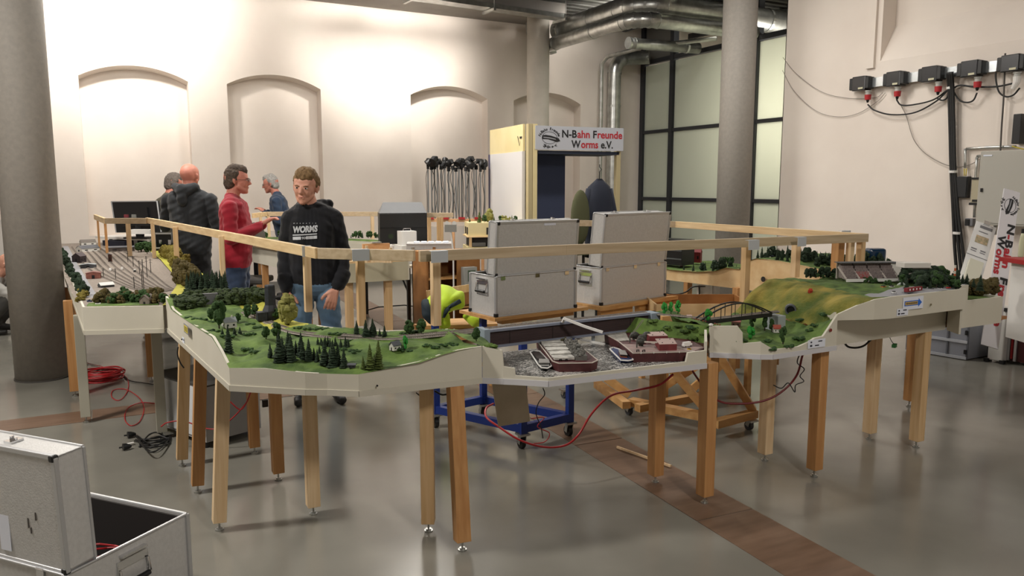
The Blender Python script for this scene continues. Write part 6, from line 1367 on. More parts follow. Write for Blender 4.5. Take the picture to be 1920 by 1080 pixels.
conduit('tall upright conduit left of the beige box', [(1832, 295), (1829, 350), (1827, 408)]); conduit('upright conduit between the beige box and the grey cabinet', [(1863, 293), (1865, 360), (1866, 440)]); conduit('short horizontal conduit over the beige box', [(1832, 293), (1880, 290)])
for pts, nm in (([(1808, 330), (1808, 316)], 'left'), ([(1811, 330), (1812, 316)], 'right')): wc('yellow wire entering the black junction box, %s one' % nm, pts, .005, mat('yellow wire', '#c9b63a'), .04, k=3, name='wire')
wc('yellow wire at the right end of the horizontal conduit', [(1898, 274), (1908, 277), (1920, 280)], .006, mat('yellow wire'), .04, name='wire')
def wbox(name, label, cat, px0, py0, px1, py1, dep, mt, parts=()):
    a, b_ = wz(px0, py0), wz(px1, py1); c = (a+b_)/2; g = thing(name, label, cat, (X-dep/2, c.y, min(a.z, b_.z)))
    m = M(); m.b2((X-dep, a.y, min(a.z, b_.z)), (X-.001, b_.y, max(a.z, b_.z))); m.build('housing', mt, g, bevel=.006)
    for nm, x0, z0, x1, z1, mt2, d2 in parts:
        yy0, yy1 = a.y+(b_.y-a.y)*x0, a.y+(b_.y-a.y)*x1; zz0 = b_.z+(a.z-b_.z)*z0; zz1 = b_.z+(a.z-b_.z)*z1
        m = M(); m.b2((X-dep-d2, yy0, zz0), (X-dep+.001, yy1, zz1)); m.build(nm, mt2, g)
    return g
wbox('junction_box', 'black junction box on the right wall beside the cable bundle', 'box', 1796, 331, 1819, 371, .06, mat('matt black', '#1a1b1e', rough=.5), [('cover', .06, .05, .94, .95, mat('matt black'), .006)])
wbox('meter_box', 'beige box with black top and bottom strips on the right wall', 'box', 1834, 333, 1868, 385, .10, mat('beige box', '#b3aa90', rough=.5), [('top_strip', 0, .93, 1, 1.0, black, .008), ('bottom_strip', 0, 0, 1, .09, black, .02), ('black_badge', .1, .12, .45, .2, black, .004)])
wbox('wall_switch', 'small grey wall switch below the conduit', 'switch', 1816, 409, 1830, 424, .06, mat('switch body', '#77767a'), [('rocker', .1, .1, .6, .9, black, .01)])
wbox('electrical_cabinet', 'large pale grey electrical cabinet at the right edge of the wall', 'cabinet', 1874, 285, 1985, 425, .3, mat('cabinet pale grey', '#aeaba2', rough=.5), [('door', .03, .03, .99, .97, mat('cabinet pale grey'), .008), ('white_plate', .06, .93, .2, .95, paper, .012), ('lock', .06, .45, .09, .5, black, .02)])
wbox('cable_chain', 'black perforated cable guide at the right edge above the cabinet', 'cable guide', 1914, 215, 1925, 270, .12, black)
# leaning banner
def banner_frame(TL, BL, wd):
    v = (TL-BL).normalized(); return v
bT, bB = gd(1898, 357, 6.15), gd(1856, 650, 5.75); vv_ = (bT-bB).normalized(); uu_ = Vector((math.cos(-YAW), math.sin(-YAW), 0)); uu_ = (uu_-vv_*uu_.dot(vv_)).normalized(); nn_ = uu_.cross(vv_); nn_ = nn_ if nn_.dot(FW) < 0 else -nn_
g = thing('leaning_banner', 'tall white club banner board leaning against the electrical cabinet', 'banner', bB)
HH = (bT-bB).length; ww = .125
m = M(); m.slab([bB-uu_*ww/2, bB+uu_*ww/2, bT+uu_*ww/2, bT-uu_*ww/2], -nn_, .01); m.build('board', mat('banner white', '#dcdade', rough=.5), g)
mi, mr, ml = M(), M(), M(); Ob = bT+nn_*.0012
# text runs downward: right vector = -vv_, up vector = uu_
logo(mi, ml, Ob-vv_*.14, -vv_, uu_, nn_, .062)
line([('N', 'k'), ('-', 'r'), ('B', 'k'), ('ahn', 'r'), (' ', 'k'), ('F', 'k'), ('reunde', 'r')], .30, 1.18, .005, .075, Ob, -vv_, uu_, nn_, .003, .6)
line([('W', 'k'), ('orms', 'r'), (' ', 'k'), ('e.V.', 'k')], .42, .98, -.052, .075, Ob, -vv_, uu_, nn_, .003, .6)
mi.build('emblem', inkm, g); ml.build('emblem_light', mat('emblem grey'), g)
# poster holder leaning
g = thing('leaning_poster', 'white information board with brochure box leaning beside the banner', 'poster', gd(1815, 540, 5.9))
pT, pB = gd(1849, 421, 6.3), gd(1808, 560, 5.85); pv = (pT-pB).normalized(); pu = Vector((math.cos(-YAW), math.sin(-YAW), 0)); pu = (pu-pv*pu.dot(pv)).normalized(); pn = pu.cross(pv); pn = pn if pn.dot(FW) < 0 else -pn; pw = .155; PH = (pT-pB).length
def prect(m, x0, t0, x1, t1, d, th=.001):
    m.slab([pT+pu*(x0*pw/2)-pv*(t1*PH)+pn*d, pT+pu*(x1*pw/2)-pv*(t1*PH)+pn*d, pT+pu*(x1*pw/2)-pv*(t0*PH)+pn*d, pT+pu*(x0*pw/2)-pv*(t0*PH)+pn*d], pn, th)
m = M(); prect(m, -1, 0, 1, 1, 0, .004); m.build('board', mat('poster white', '#dedddb'), g)
m = M(); prect(m, -.5, .04, .7, .075, .005); prect(m, -.5, .12, .4, .13, .005); prect(m, -.75, .36, -.2, .375, .005); prect(m, .15, .36, .65, .375, .005); prect(m, -.75, .39, -.2, .40, .005); prect(m, .15, .39, .65, .40, .005); m.build('print', mat('grey print', '#77767a'), g)
m = M(); prect(m, -.6, .18, .6, .28, .005); m.build('picture', mat('poster picture', '#8b8a6c', '#c2a98a', rough=.7, scale=40), g)
m = M(); prect(m, -1.0, .455, 1.0, .46, .005, .002); m.build('fold_line', mat('grey print'), g)
m = M(); prect(m, -.65, .55, .65, .80, .005, .04); m.build('brochure_box', mat('clear box', '#d4d2c0', rough=.15), g)
m = M(); prect(m, -.3, -.03, .3, .02, .004, .012); m.build('clip', chrome, g)
# red table with bottle, white cloth
g = thing('red_table', 'red-topped table with white side at the right edge', 'table', gd(2002, 560, 5.3)); c = gd(2002, 492, 5.3)
m = M(); m.box(c, (.62, .5, .03), rz=-YAW); m.build('tabletop', red, g); m = M(); m.box((c.x+.02, c.y, c.z/2+.25), (.52, .42, c.z-.54), rz=-YAW); m.build('white_side', white, g)
for s in (.2, 1): q = c+RT*(.24*s)+Vector((.0, .12, 0)); m = M(); m.bar((q.x, q.y, 0), (q.x, q.y, c.z), .03, .03, up=(1, 0, 0)); m.build('leg', blackm, g)
g = thing('drink_bottle', 'pale bottle with black cap on the red table', 'bottle', gd(1914, 478, 5.2)); q = gd(1914, 482, 5.2); m = M(); m.lathe([(.016, 0), (.018, .01), (.017, .10), (.012, .14), (.009, .16)], q, 14); m.build('body', mat('bottle', '#c9c8a8', rough=.2), g, smooth=True); m = M(); m.cyl(q+Vector((0, 0, .16)), q+Vector((0, 0, .19)), .01, n=10); m.build('cap', black, g)
# cases on the floor, right
g = thing('storage_crate', 'large grey folding crate with ribbed sides on the floor by the right wall', 'crate', gz(1760, 668), 0)
a, b_, c_ = gz(1700, 657), gz(1812, 676), gz(1850, 669); d1 = (a-b_); e1 = (c_-b_); hgt = .36
m = M(); m.prism([tuple(p) for p in (a, b_, c_, a+e1)], .01, hgt); m.build('body', mat('crate grey', '#8a8d96', rough=.5), g)
nn1 = Vector((d1.y, -d1.x, 0)).normalized(); nn1 = nn1 if nn1.dot(FW) < 0 else -nn1
for z in (.02, .17, .34): m = M(); m.bar(a+nn1*.006+Vector((0, 0, z)), b_+nn1*.006+Vector((0, 0, z)), .015, .025); m.build('rib', mat('crate rib', '#b4b7be', rough=.4), g)
for t in (.0, .35, .68, 1.0): q = a.lerp(b_, t)+nn1*.004; m = M(); m.bar(q+Vector((0, 0, .01)), q+Vector((0, 0, hgt)), .015, .012, up=(1, 0, 0)); m.build('upright_rib', mat('crate rib dark', '#5d6068'), g)
for t, z in ((.98, .08), (.98, .26)): q = a.lerp(b_, t)+nn1*.012; m = M(); m.box(q+Vector((0, 0, z)), (.02, .02, .04)); m.build('clip', black, g)
m = M(); m.prism([tuple(b_+e1*1.02+d1*.0), tuple(c_+e1*.3), tuple(c_+e1*.3+d1*.4), tuple(b_+e1*1.02+d1*.4)], 0, .42); m.build('inner_panel', mat('crate inner', '#2b3036'), g)
g = thing('white_flight_case', 'upright white hard case with black corners beside the grey crate', 'case', gz(1865, 680)); a, b_ = gz(1850, 678), gz(1879, 683); dv = (b_-a).normalized(); sv = Vector((-dv.y, dv.x, 0)); Lw = (b_-a).length
m = M(); m.prism([tuple(p) for p in (a, b_, b_+sv*.4, a+sv*.4)], .02, .50); m.build('body', mat('case white', '#c8c7c3', rough=.4), g, bevel=.01); m = M(); q = a.lerp(b_, .5)-sv*.004; m.box(q+Vector((0, 0, .30)), (.02, .01, .04)); m.build('lock', black, g)
for p in (a, b_):
    for z in (.02, .50): m = M(); m.box(p+Vector((0, 0, z)), (.04, .04, .03)); m.build('corner_cap', black, g)
g = thing('maroon_flight_case', 'dark maroon flight case with aluminium edges at the right edge', 'case', gz(1900, 688)); a, b_ = gz(1884, 680), gz(1905, 684); dv = (b_-a).normalized(); sv = Vector((-dv.y, dv.x, 0)); Lw = .5
m = M(); m.prism([tuple(p) for p in (a, a+dv*.5, a+dv*.5+sv*.4, a+sv*.4)], .03, .50); m.build('body', mat('maroon laminate', '#3d1418', rough=.3), g)
for k, mt in ((0, alu_e), (.03, alu_e), (.085, alu_e)): q = a+dv*k-sv*.006; m = M(); m.bar(q+Vector((0, 0, .03)), q+Vector((0, 0, .5)), .02, .02, up=tuple(dv)); m.build('edge_profile', mt, g)
m = M(); q = a+dv*.057-sv*.006; m.bar(q+Vector((0, 0, .05)), q+Vector((0, 0, .48)), .02, .016, up=tuple(dv)); m.build('red_strip', red, g)
m = M(); q = a+Vector((0, 0, .52)); m.tube([q, q+dv*.1+Vector((0, 0, .02)), q+dv*.2+Vector((0, 0, .05)), q+dv*.3+Vector((0, 0, .02))], .02, 8); m.bar(q, q+dv*.5, .05, .02); m.build('handle', blackm, g)
# far left bits
g = thing('fire_sign', 'small red fire safety sign with white symbol at the left edge', 'sign', gy(0, 370, 12.4)); a = gy(1, 357, 12.49)
m = M(); m.box(a, (.16, .01, .2)); m.build('plate', mat('sign red bright', '#c2202c'), g); m = M(); m.box(a+Vector((0, -.006, -.0)), (.09, .003, .1)); m.build('symbol', white, g)
g = thing('white_trolley_case', 'low white cabinet with black catch behind the dark column', 'cabinet', gy(0, 580, 12.2)); m = M(); m.b2((-2.6, 12.0, 0), (-1.0, 12.3, 1.16)); m.build('body', mat('wall cabinet', '#c7c2bc'), g); m = M(); q = gy(8, 417, 11.99); m.box(q, (.05, .02, .06)); m.build('catch', black, g)

g = thing('office_chair', 'grey rounded office chair back beside the man in the crimson sweater', 'chair', Vector((gd(477, 430, 9.3).x, gd(477, 430, 9.3).y, 0)), -YAW)
m = M(); m.ell((0, 0, 1.0), (.13, .03, .17), 14, 9); m.build('backrest', mat('chair grey', '#4a4845', rough=.8), g, world=False, smooth=True); m = M(); m.box((0, -.2, .5), (.42, .42, .07)); m.build('seat', mat('chair grey'), g, world=False, bevel=.02)
m = M(); m.bar((0, 0, .5), (0, 0, .9), .05, .02, up=(0, 1, 0)); m.cyl((0, -.2, .1), (0, -.2, .48), .025); m.build('column', blackm, g, world=False)
for k in range(5): m = M(); a_ = 1.257*k; m.bar((0, -.2, .09), (.26*math.cos(a_), -.2+.26*math.sin(a_), .05), .04, .03); o_ = m.build('foot_arm', blackm, g, world=False)
# ---------------------------------------------------------------- people
skin = mat('skin', '#c98f78', '#d59d86', rough=.55, scale=6); skin_r = mat('ruddy skin', '#c07a68', '#cd8a76', rough=.55, scale=6)
def cap_mesh(m, p0, r0, p1, r1, n=16):
    p0, p1 = Vector(p0), Vector(p1); d = p1-p0; L = d.length
    if L < 1e-5: m.ell(p0, r0, n, 10); return
    d.normalize(); P = []; rs = []
    for t in (-1, -.92, -.7, -.38, 0): P.append(p0+d*(r0*t)); rs.append(r0*math.sqrt(max(0, 1-t*t))+1e-4)
    for t in (0, .38, .7, .92, 1): P.append(p1+d*(r1*t)); rs.append(r1*math.sqrt(max(0, 1-t*t))+1e-4)
    m.tube(P, rs, n)
def figure(label, loc, rz, prims, mats, voxel=.007, group=None, smooth_it=3, fold=.004, hem=0):
    """prims: (material tag, p0, r0, p1, r1). One continuous remeshed body, coloured by the nearest garment."""
    g = thing('person', label, 'person', loc, rz, group); m = M()
    for tg, p0, r0, p1, r1 in prims: cap_mesh(m, p0, r0, p1, r1)
    o = m.build('body', mats, g, world=False); md = o.modifiers.new('r', 'REMESH'); md.mode = 'VOXEL'; md.voxel_size = voxel
    s = o.modifiers.new('s', 'SMOOTH'); s.factor = .5; s.iterations = smooth_it
    dg = bpy.context.evaluated_depsgraph_get(); dg.update(); me = bpy.data.meshes.new_from_object(o.evaluated_get(dg)); o.modifiers.clear(); old = o.data; o.data = me; bpy.data.meshes.remove(old)
    me.materials.clear()
    for q in mats: me.materials.append(q)
    n_ = len(me.vertices); co = np.empty(n_*3); me.vertices.foreach_get('co', co); co = co.reshape(-1, 3)
    best = np.full(n_, 1e9); tag_ = np.zeros(n_, int)
    for tg, p0, r0, p1, r1 in prims:
        a, b_ = np.array(p0, float), np.array(p1, float); ab = b_-a; L2 = max(ab@ab, 1e-9); t = np.clip((co-a)@ab/L2, 0, 1); d = np.linalg.norm(co-a-t[:, None]*ab, axis=1)-(r0+(r1-r0)*t)
        k = d < best; best[k] = d[k]; tag_[k] = tg
    if hem: tag_[(tag_ == 1) & (co[:, 2] < hem)] = 2
    if fold:
        nr = np.empty(n_*3); me.vertices.foreach_get('normal', nr); nr = nr.reshape(-1, 3)
        cl = (tag_ > 0)[:, None]
        w1 = np.sin(co[:, 2]*46+np.sin(co[:, 0]*17+co[:, 1]*11)*2.4)*np.sin(co[:, 0]*23+co[:, 2]*9+1.3)+.5*np.sin(co[:, 2]*90+co[:, 0]*40+co[:, 1]*33)
        co = co+nr*(w1*fold)[:, None]*cl; me.vertices.foreach_set('co', co.ravel())
    pv = np.empty(len(me.loops), int); me.loops.foreach_get('vertex_index', pv); ls = np.empty(len(me.polygons), int); me.polygons.foreach_get('loop_start', ls)
    me.polygons.foreach_set('material_index', tag_[pv[ls]].astype('i')); me.polygons.foreach_set('use_smooth', [True]*len(me.polygons)); me.update()
    return g, o
def hd(c, yaw, tilt=0, roll=0):
    Rm_ = Matrix.Rotation(yaw, 3, 'Z') @ Matrix.Rotation(tilt, 3, 'X') @ Matrix.Rotation(roll, 3, 'Y'); c = Vector(c); return lambda p: tuple(c+Rm_ @ Vector(p)), Rm_
def head_prims(T, tg=0, beard=None):
    P = [((0, .02, .045), .083, (0, -.012, .04), .080), ((0, .045, .03), .074, (0, .03, .0), .07), ((-.008, -.035, .0), .063, (.008, -.035, .0), .063), ((0, -.035, -.02), .058, (0, -.05, -.075), .040), ((-.042, -.015, -.045), .028, (-.018, -.062, -.082), .022), ((.042, -.015, -.045), .028, (.018, -.062, -.082), .022),
         ((-.032, -.062, -.018), .028, (-.03, -.058, -.03), .028), ((.032, -.062, -.018), .028, (.03, -.058, -.03), .028), ((0, -.072, -.096), .019, (0, -.068, -.09), .02), ((0, -.088, .018), .010, (0, -.110, -.022), .014), ((-.011, -.100, -.026), .009, (.011, -.100, -.026), .009), ((-.04, -.078, .030), .010, (-.012, -.086, .026), .009), ((.04, -.078, .030), .010, (.012, -.086, .026), .009),
         ((-.018, -.087, -.053), .007, (.018, -.087, -.053), .007), ((-.014, -.086, -.063), .008, (.014, -.086, -.063), .008),
         ((-.083, .012, .012), .012, (-.082, .008, -.022), .009), ((-.088, .018, .016), .010, (-.088, .020, -.004), .009), ((.083, .012, .012), .012, (.082, .008, -.022), .009), ((.088, .018, .016), .010, (.088, .020, -.004), .009)]
    return [(tg, T(a), r0, T(b_), r1) for a, r0, b_, r1 in P]
def head_extras(g, o_loc, T, Rm_, hair=None, hairp=None, glasses=False, eyes=True):
    if eyes:
        for s in (-1, 1):
            m = M(); m.ell(T((s*.031, -.0885, .008)), (.0135, .008, .0075), 10, 8, rot=Rm_); e = m.build('eye', mat('eye white', '#d8d0c8', rough=.3), g, world=False, smooth=True)
            m = M(); m.ell(T((s*.031+.0, -.0955, .008)), (.0058, .003, .0062), 10, 8, rot=Rm_); m.build('iris', mat('iris', '#2a211c', rough=.2), e, world=False)
            m = M(); m.tube([T((s*.016, -.099, .020)), T((s*.032, -.097, .0245)), T((s*.05, -.086, .021))], [.003, .0038, .002], 6); m.build('eyebrow', hair or mat('brow', '#6b5238'), g, world=False)
            m = M(); m.tube([T((s*.017, -.0945, .014)), T((s*.031, -.0965, .0175)), T((s*.046, -.089, .012))], [.0022, .003, .002], 6); m.build('eyelid', skin, g, world=False)
        m = M(); m.tube([T((-.024, -.088, -.057)), T((0, -.0955, -.0585)), T((.024, -.088, -.057))], [.0015, .0035, .0015], 8); m.build('lips', mat('lips', '#a86258', rough=.5), g, world=False)
    if hair and hairp:
        m = M()
        for a, r0, b_, r1 in hairp: cap_mesh(m, T(a), r0, T(b_), r1, 14)
        h = m.build('hair', hair, g, world=False); md = h.modifiers.new('r', 'REMESH'); md.mode = 'VOXEL'; md.voxel_size = .006
        dg = bpy.context.evaluated_depsgraph_get(); dg.update(); me = bpy.data.meshes.new_from_object(h.evaluated_get(dg)); h.modifiers.clear(); h.data = me
        me.materials.clear(); me.materials.append(hair)
        for v in me.vertices:
            q = Vector(v.co)*60; v.co = v.co+v.normal*(noise.noise(q)*.005+noise.noise(q*2.3)*.003)
        me.polygons.foreach_set('use_smooth', [True]*len(me.polygons))
    if glasses:
        m = M()
        for s in (-1, 1):
            c = Vector((s*.033, -.104, .006)); ring = [T(c+Vector((.021*math.cos(t/14*6.283), 0, .014*math.sin(t/14*6.283)))) for t in range(15)]; m.tube(ring, .0016, 5)
            m.tube([T((s*.054, -.102, .01)), T((s*.085, -.03, .012)), T((s*.088, .02, .008))], .0018, 5)
        m.tube([T((-.012, -.105, .01)), T((.012, -.105, .01))], .0016, 5); m.build('glasses', mat('glasses frame', '#3a3532', rough=.3), g, world=False)
def hand(side, wrist, fwd, palmn, tg=0, curl=.5, s=1.0):
    """wrist point, fwd = direction of the fingers, palmn = direction the palm faces; thumb on the fwd x palm side"""
    w_ = Vector(wrist); f_ = Vector(fwd).normalized(); n_ = Vector(palmn).normalized(); n_ = (n_-f_*n_.dot(f_)).normalized(); t_ = f_.cross(n_)*side
    P = []
    for u in (-.026, -.009, .009, .026): P.append((tg, w_+t_*u*.6*s+f_*.012, .015*s, w_+t_*u*s+f_*.082*s, .0115*s))
    for k, (u, L) in enumerate(((.030, .068), (.010, .078), (-.010, .073), (-.029, .056))):
        b_ = w_+t_*u*s+f_*.085*s; c1 = curl*.5; d1 = (f_*math.cos(c1)+n_*math.sin(c1)+t_*u*1.5).normalized(); m_ = b_+d1*L*.5*s; d2 = (f_*math.cos(curl*1.4)+n_*math.sin(curl*1.4)+t_*u*1.5).normalized(); e_ = m_+d2*L*.5*s
        P += [(tg, b_, .0100*s, m_, .0090*s), (tg, m_, .0090*s, e_, .0078*s)]
    b_ = w_+t_*.022*s+f_*.02*s; m_ = b_+(t_*.75+f_*.7+n_*.25).normalized()*.042*s; e_ = m_+(t_*.35+f_*.9+n_*.2).normalized()*.036*s
    P += [(tg, b_, .016*s, m_, .0115*s), (tg, m_, .0110*s, e_, .0090*s)]
    return [(a, tuple(b), c, tuple(d), e) for a, b, c, d, e in P]
def torso(tg, zs, rows):
    """rows of (z, half width, depth radius, y offset): rounded box made of capsules"""
    P = []
    for (z0, w0, d0, y0), (z1, w1, d1, y1) in zip(rows[:-1], rows[1:]):
        for s in (-1, -.5, 0, .5, 1): P.append((tg, (s*(w0-d0), y0, z0), d0, (s*(w1-d1), y1, z1), d1))
    return P
def limb(tg, *pts): return [(tg, a[:3], a[3], b_[:3], b_[3]) for a, b_ in zip(pts[:-1], pts[1:])]
def shoe(tg, x, y, yaw=0):
    c, s = math.cos(yaw), math.sin(yaw); f = lambda a, b_, z: (x+a*c-b_*s, y+a*s+b_*c, z)
    return [(tg, f(0, .05, .045), .042, f(0, -.10, .038), .038), (tg, f(0, -.10, .036), .036, f(.005, -.16, .032), .030)]
# 1 the young man in the WORMS hoodie, facing the camera
hood = mat('black navy hoodie', '#07080f', '#0b0d16', rough=.9, scale=8, bump=.1, bscale=200, cloth=True); jeans = mat('faded blue jeans', '#4c6680', '#5f7b93', rough=.85, scale=7, bump=.15, bscale=300, cloth=True)
shoem = mat('dark shoes', '#22201f', rough=.6)
def young_man():
    loc = gz(596, 752, 0); rz = -math.atan2(loc.x, loc.y)-R(2)
    T, Rm_ = hd((-.035, -.035, 1.585), R(-16), R(4), R(5))
    P = head_prims(T)
    P += [(0, (-.025, .0, 1.52), .056, (-.005, .02, 1.42), .062)]
    P += torso(1, 0, [(.90, .165, .105, .01), (1.0, .175, .115, .005), (1.15, .165, .112, .0), (1.30, .175, .112, .0), (1.39, .155, .10, .01)])
    P += [(1, (-.11, .01, 1.385), .075, (.0, .02, 1.43), .072), (1, (.11, .01, 1.385), .075, (.0, .02, 1.43), .072)]
    P += [(1, (-.08, .06, 1.45), .042, (.0, .09, 1.44), .05), (1, (.0, .09, 1.44), .05, (.09, .05, 1.465), .045), (1, (.09, .04, 1.47), .038, (.065, -.045, 1.425), .03), (1, (-.08, .04, 1.45), .036, (-.06, -.05, 1.415), .03), (1, (.12, .06, 1.475), .035, (.105, .08, 1.44), .045)]
    P += limb(4, (-.145, .01, 1.365, .072), (-.195, .035, 1.11, .060), (-.20, -.03, .91, .052), (-.192, -.05, .865, .043))
    P += limb(4, (.150, .01, 1.365, .076), (.205, .04, 1.12, .068), (.195, -.03, .925, .056), (.170, -.055, .88, .046))
    P += limb(4, (-.20, -.03, .935, .060), (-.193, -.05, .885, .05)); P += limb(4, (.20, -.02, .95, .066), (.178, -.05, .895, .054))
    P += hand(1, (-.188, -.062, .835), (.10, -.05, -1), (.5, .8, .05), 0, .5); P += hand(-1, (.150, -.085, .85), (-.30, -.03, -1), (-.1, .95, 0), 0, .45, 1.08)
    P += [(2, (-.065, .01, .88), .105, (.065, .01, .88), .105)]
    P += limb(2, (-.085, .01, .86, .095), (-.105, .0, .50, .068), (-.11, .025, .10, .055)); P += limb(2, (.085, .01, .86, .097), (.125, .0, .50, .070), (.14, .025, .10, .056))
    P += shoe(3, -.115, .02, -.15) + shoe(3, .145, .02, .2)
    g, o = figure('young man in a black hoodie with white lettering and blue jeans, facing the viewer', loc, rz, P, [skin, hood, jeans, shoem, hood], .0055, smooth_it=2, fold=.0035, hem=.885)
    hairm = mat('sandy hair', '#6b5234', '#8c6f4a', rough=.8, scale=60, bump=.5, bscale=200)
    hp = [((0, .03, .075), .080, (0, -.015, .085), .074), ((-.02, -.035, .105), .044, (.03, -.035, .107), .044), ((-.045, .02, .06), .052, (-.04, .055, .03), .05), ((.045, .02, .06), .052, (.04, .055, .03), .05), ((0, .06, .05), .062, (0, .055, -.01), .052), ((-.074, .0, .05), .018, (-.078, .0, .025), .012), ((.074, .0, .05), .018, (.078, .0, .025), .012), ((-.03, -.06, .10), .026, (.045, -.055, .10), .028)]
    head_extras(g, None, T, Rm_, hairm, hp)
    # chest print projected onto the cloth
    bv = BVHTree.FromPolygons([tuple(v.co) for v in o.data.vertices], [tuple(p.vertices) for p in o.data.polygons])
    def stamp(vs, fs, ox, oz, ang=0):
        out = []
        for p in vs:
            x, z = ox+p.x, oz+p.y+p.x*ang; h = bv.ray_cast(Vector((x, -1, z)), Vector((0, 1, 0))); y = h[0].y if h[0] is not None else -.1; out.append((x, y-.0035, z))
        m2.add(out, fs)
    m2 = M(); vs, fs = text_mesh('WORMS', .092, .005, 'CENTER', .15); big = M(); 
    x0_, x1_ = min(p.x for p in vs), max(p.x for p in vs); k = .172/(x1_-x0_); vs = [Vector(((p.x)*k, p.y*.66, 0)) for p in vs]
    cx, cz = -.045, 1.275
    stamp(vs, fs, cx, cz, .05)
    def quad(x0, z0, x1, z1, nx=14):
        v2, f2 = [], []
        for i in range(nx+1): x = x0+(x1-x0)*i/nx; v2 += [Vector((x, z0, 0)), Vector((x, z1, 0))]
        for i in range(nx): f2.append((2*i, 2*i+2, 2*i+3, 2*i+1))
        stamp(v2, f2, cx, cz, .05)
    quad(-.088, -.022, .082, -.014); quad(-.088, -.052, -.03, -.030); quad(.006, -.052, .082, -.030)
    vs, fs = text_mesh('1908', .026, .0005, 'CENTER'); stamp(vs, fs, cx-.012, cz-.051, .05)
    for i in range(8): vs, fs = text_mesh('WORMATIA'[i], .012, 0, 'CENTER'); stamp(vs, fs, cx-.075+.0215*i, cz+.058, .05)
    m2.build('chest_print', mat('white print', '#c9ccd0', rough=.8), g, world=False)
    m = M(); m.tube([(-.06, -.125, 1.37), (-.06, -.135, 1.30), (-.058, -.13, 1.25)], .003, 5); 
    return g
young_man()
def standing(label, px, py_top, depth, yaw, mats, Hs=1.78, hair=None, hairp=None, glasses=False, arms='down', build=1.0, tilt=0, hoodie=False, bald=False, lean=0, coat=False, voxel=.008):
    top = gd(px, py_top, depth); loc = Vector((top.x, top.y, 0)); rz = -YAW+yaw; k = top.z/1.78; b_ = build
    S_ = lambda p: (p[0]*k, p[1]*k+lean*max(0, p[2]-1.0), p[2]*k)
    hy = lean*.62
    T0, Rm_ = hd((0, -.03+hy*1.05, 1.645), 0, R(-tilt) if tilt else 0)
    T = lambda p: tuple(Vector(T0(p)))
    P = head_prims(T); P += [(0, (0, .0+hy, 1.585), .056, (0, .025+hy*.8, 1.47), .062)]
    lz = lambda z: lean*max(0, z-1.0)
    P += torso(1, 0, [(.88 if coat else .93, .18*b_, .115*b_, .01), (1.08, .18*b_, .120*b_, .0+lz(1.08)), (1.25, .19*b_, .120*b_, .0+lz(1.25)), (1.40, .20*b_, .11, .01+lz(1.4))])
    P += [(1, (-.14*b_, .01+lz(1.42), 1.43), .072, (0, .02+lz(1.47), 1.49), .068), (1, (.14*b_, .01+lz(1.42), 1.43), .072, (0, .02+lz(1.47), 1.49), .068)]
    sy = lz(1.4)
    if arms == 'down':
        for s in (-1, 1):
            P += limb(4, (s*.20*b_, .01+sy, 1.41, .070), (s*.25*b_, .03, 1.14, .056), (s*.25*b_, -.05, .92, .045)); P += hand(-s, (s*.25*b_, -.06, .885), (0, -.15, -1), (-s, 0, 0), 0, .6)
    elif arms == 'front':
        for s in (-1, 1):
            P += limb(4, (s*.20*b_, .01+sy, 1.41, .070), (s*.25*b_, -.0+sy*.4, 1.14, .056), (s*.12, -.21+sy*.3, 1.24, .045)); P += hand(-s, (s*.10, -.245+sy*.3, 1.27), (-s*.5, -.8, .5), (0, 0, -1), 0, .7)
    elif arms == 'pocket':
        for s in (-1, 1):
            P += limb(4, (s*.20*b_, .01+sy, 1.41, .074), (s*.29*b_, .06, 1.16, .064), (s*.20*b_, -.07, 1.0, .055)); P += hand(-s, (s*.18*b_, -.10, .96), (-s*.3, -.2, -1), (-s, .2, 0), 0, .6)
    P += [(2, (-.065*b_, .01, .89), .105*b_, (.065*b_, .01, .89), .105*b_)]
    for s in (-1, 1): P += limb(2, (s*.085, .01, .86, .098*b_), (s*.11, .0, .50, .068), (s*.115, .02, .10, .054)); P += shoe(3, s*.12, .02, s*.15)
    if hoodie: P += [(1, (-.10, .07, 1.54), .045, (0, .13, 1.50), .06), (1, (0, .13, 1.50), .06, (.10, .07, 1.54), .045), (1, (-.11, .05, 1.52), .035, (-.06, -.06, 1.48), .03), (1, (.11, .05, 1.52), .035, (.06, -.06, 1.48), .03), (1, (0, .13, 1.52), .055, (0, .14, 1.40), .05)]
    P = [(t, tuple(Vector(a)*k), r0*k, tuple(Vector(c)*k), r1*k) for t, a, r0, c, r1 in P]
    g, o = figure(label, loc, rz, P, mats+[mats[1]], voxel, smooth_it=2, fold=.004, hem=.86*k)
    Tk = lambda p: tuple(Vector(T(p))*k)
    head_extras(g, None, Tk, Rm_, hair, [(a, r0*k, c, r1*k) for a, r0, c, r1 in hairp] if hairp else None, glasses); return g
short = [((0, .03, .062), .084, (0, .0, .075), .079), ((0, .055, .04), .072, (0, .055, -.03), .062), ((-.056, .025, .04), .042, (-.058, .04, .0), .034), ((.056, .025, .04), .042, (.058, .04, .0), .034)]
fringe = [((0, .03, .055), .084, (0, .05, -.02), .070), ((-.05, .01, .06), .044, (-.056, .03, .0), .036), ((.05, .01, .06), .044, (.056, .03, .0), .036), ((0, .02, .085), .072, (0, -.035, .090), .056), ((-.05, .04, .0), .034, (-.045, .055, -.04), .03), ((.05, .04, .0), .034, (.045, .055, -.04), .03)]
dkj = mat('charcoal hooded jacket', '#1f2226', '#292c30', rough=.9, scale=10, cloth=True); trs = mat('black trousers', '#121317', rough=.9, cloth=True)
standing('bald man seen from behind in a charcoal hooded jacket and black trousers', 352, 305, 8.0, R(172), [skin_r, dkj, trs, shoem], hoodie=True, build=1.12, arms='front')
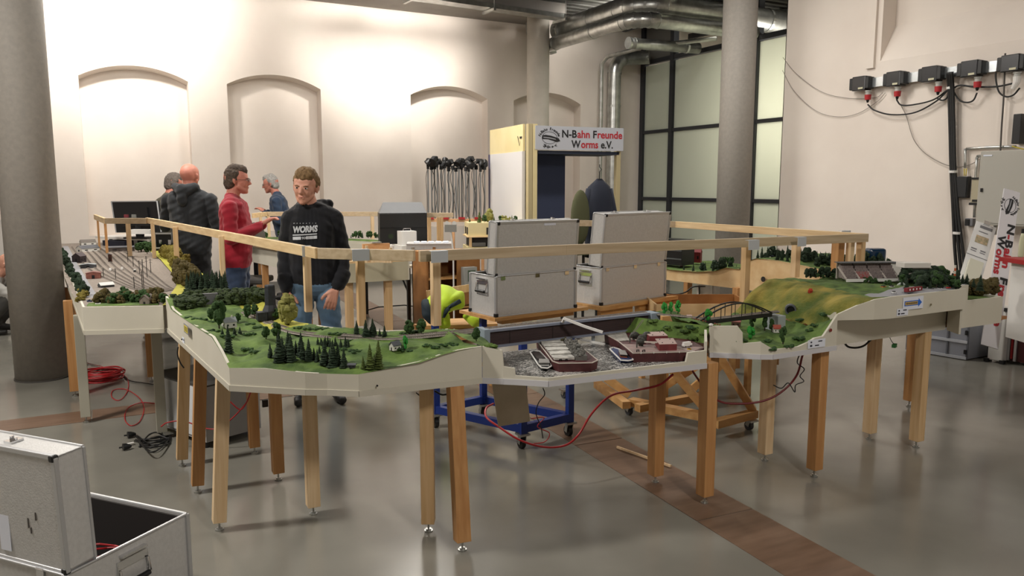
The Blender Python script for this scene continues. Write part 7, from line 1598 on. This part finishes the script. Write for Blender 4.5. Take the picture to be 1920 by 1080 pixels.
swe = mat('crimson sweater', '#8f1226', '#a3172c', rough=.9, scale=9, bump=.2, bscale=200, cloth=True); dj = mat('dark blue jeans', '#2c3a52', '#374864', rough=.9, scale=8, cloth=True)
standing('man in a crimson sweater and dark jeans with glasses, turned to the right', 437, 311, 6.9, R(100), [skin_r, swe, dj, shoem], hair=mat('dark brown hair', '#3b3029', '#5a4a3c', rough=.8, scale=60, bump=.5, bscale=200), hairp=fringe, glasses=True, arms='front', build=1.08)
gj = mat('olive grey jacket', '#4f4a3c', '#5c5646', rough=.9, scale=9, cloth=True)
standing('man in an olive grey jacket behind the monitor, head bent down', 303, 325, 9.3, R(140), [skin_r, gj, trs, shoem], hair=mat('grey brown hair', '#5e5650', '#7b7068', rough=.8, scale=60, bump=.5, bscale=200), hairp=short, arms='front', tilt=-18, lean=-.18)
bj = mat('blue jacket', '#24354c', '#2d415c', rough=.85, scale=9, bump=.2, bscale=120, cloth=True)
standing('grey-haired man in a blue jacket and glasses leaning on the far rail', 530, 328, 10.9, R(-80), [skin_r, bj, trs, shoem], hair=mat('silver hair', '#8f8c88', '#b3b0ab', rough=.8, scale=60, bump=.5, bscale=200), hairp=fringe, glasses=True, arms='front', tilt=-10, lean=-.22, build=1.1)
# crouching helper at the left edge
def croucher():
    c = gd(-6, 497, 8.4); loc = Vector((c.x, c.y, 0)); T, Rm_ = hd((0, -.12, c.z), 0, R(30)); P = head_prims(T)
    P += [(0, (0, -.06, c.z-.06), .055, (0, .02, c.z-.12), .06)]
    for s in (-1, 1):
        P += [(1, (s*.11, .06, c.z-.16), .10, (s*.09, .22, .30), .12)]; P += limb(1, (s*.17, .02, c.z-.16, .065), (s*.2, -.2, .42, .05)); P += limb(0, (s*.2, -.2, .42, .042), (s*.14, -.38, .38, .03)); P += hand(-s, (s*.13, -.41, .38), (-s*.3, -1, -.1), (0, 0, -1), 0, .5)
        P += limb(2, (s*.1, .22, .28, .1), (s*.17, -.16, .42, .075), (s*.14, .10, .10, .055)); P += shoe(3, s*.14, .08)
    P += [(1, (0, .04, c.z-.16), .10, (0, .2, .32), .12)]
    g, o = figure('crouching bald man in a grey shirt cut off by the left edge', loc, R(100)-YAW, P, [skin, mat('grey shirt', '#9a9893', rough=.9), mat('grey trousers', '#4c4b49', rough=.9), shoem, mat('grey shirt')], .008); head_extras(g, None, T, Rm_)
croucher()
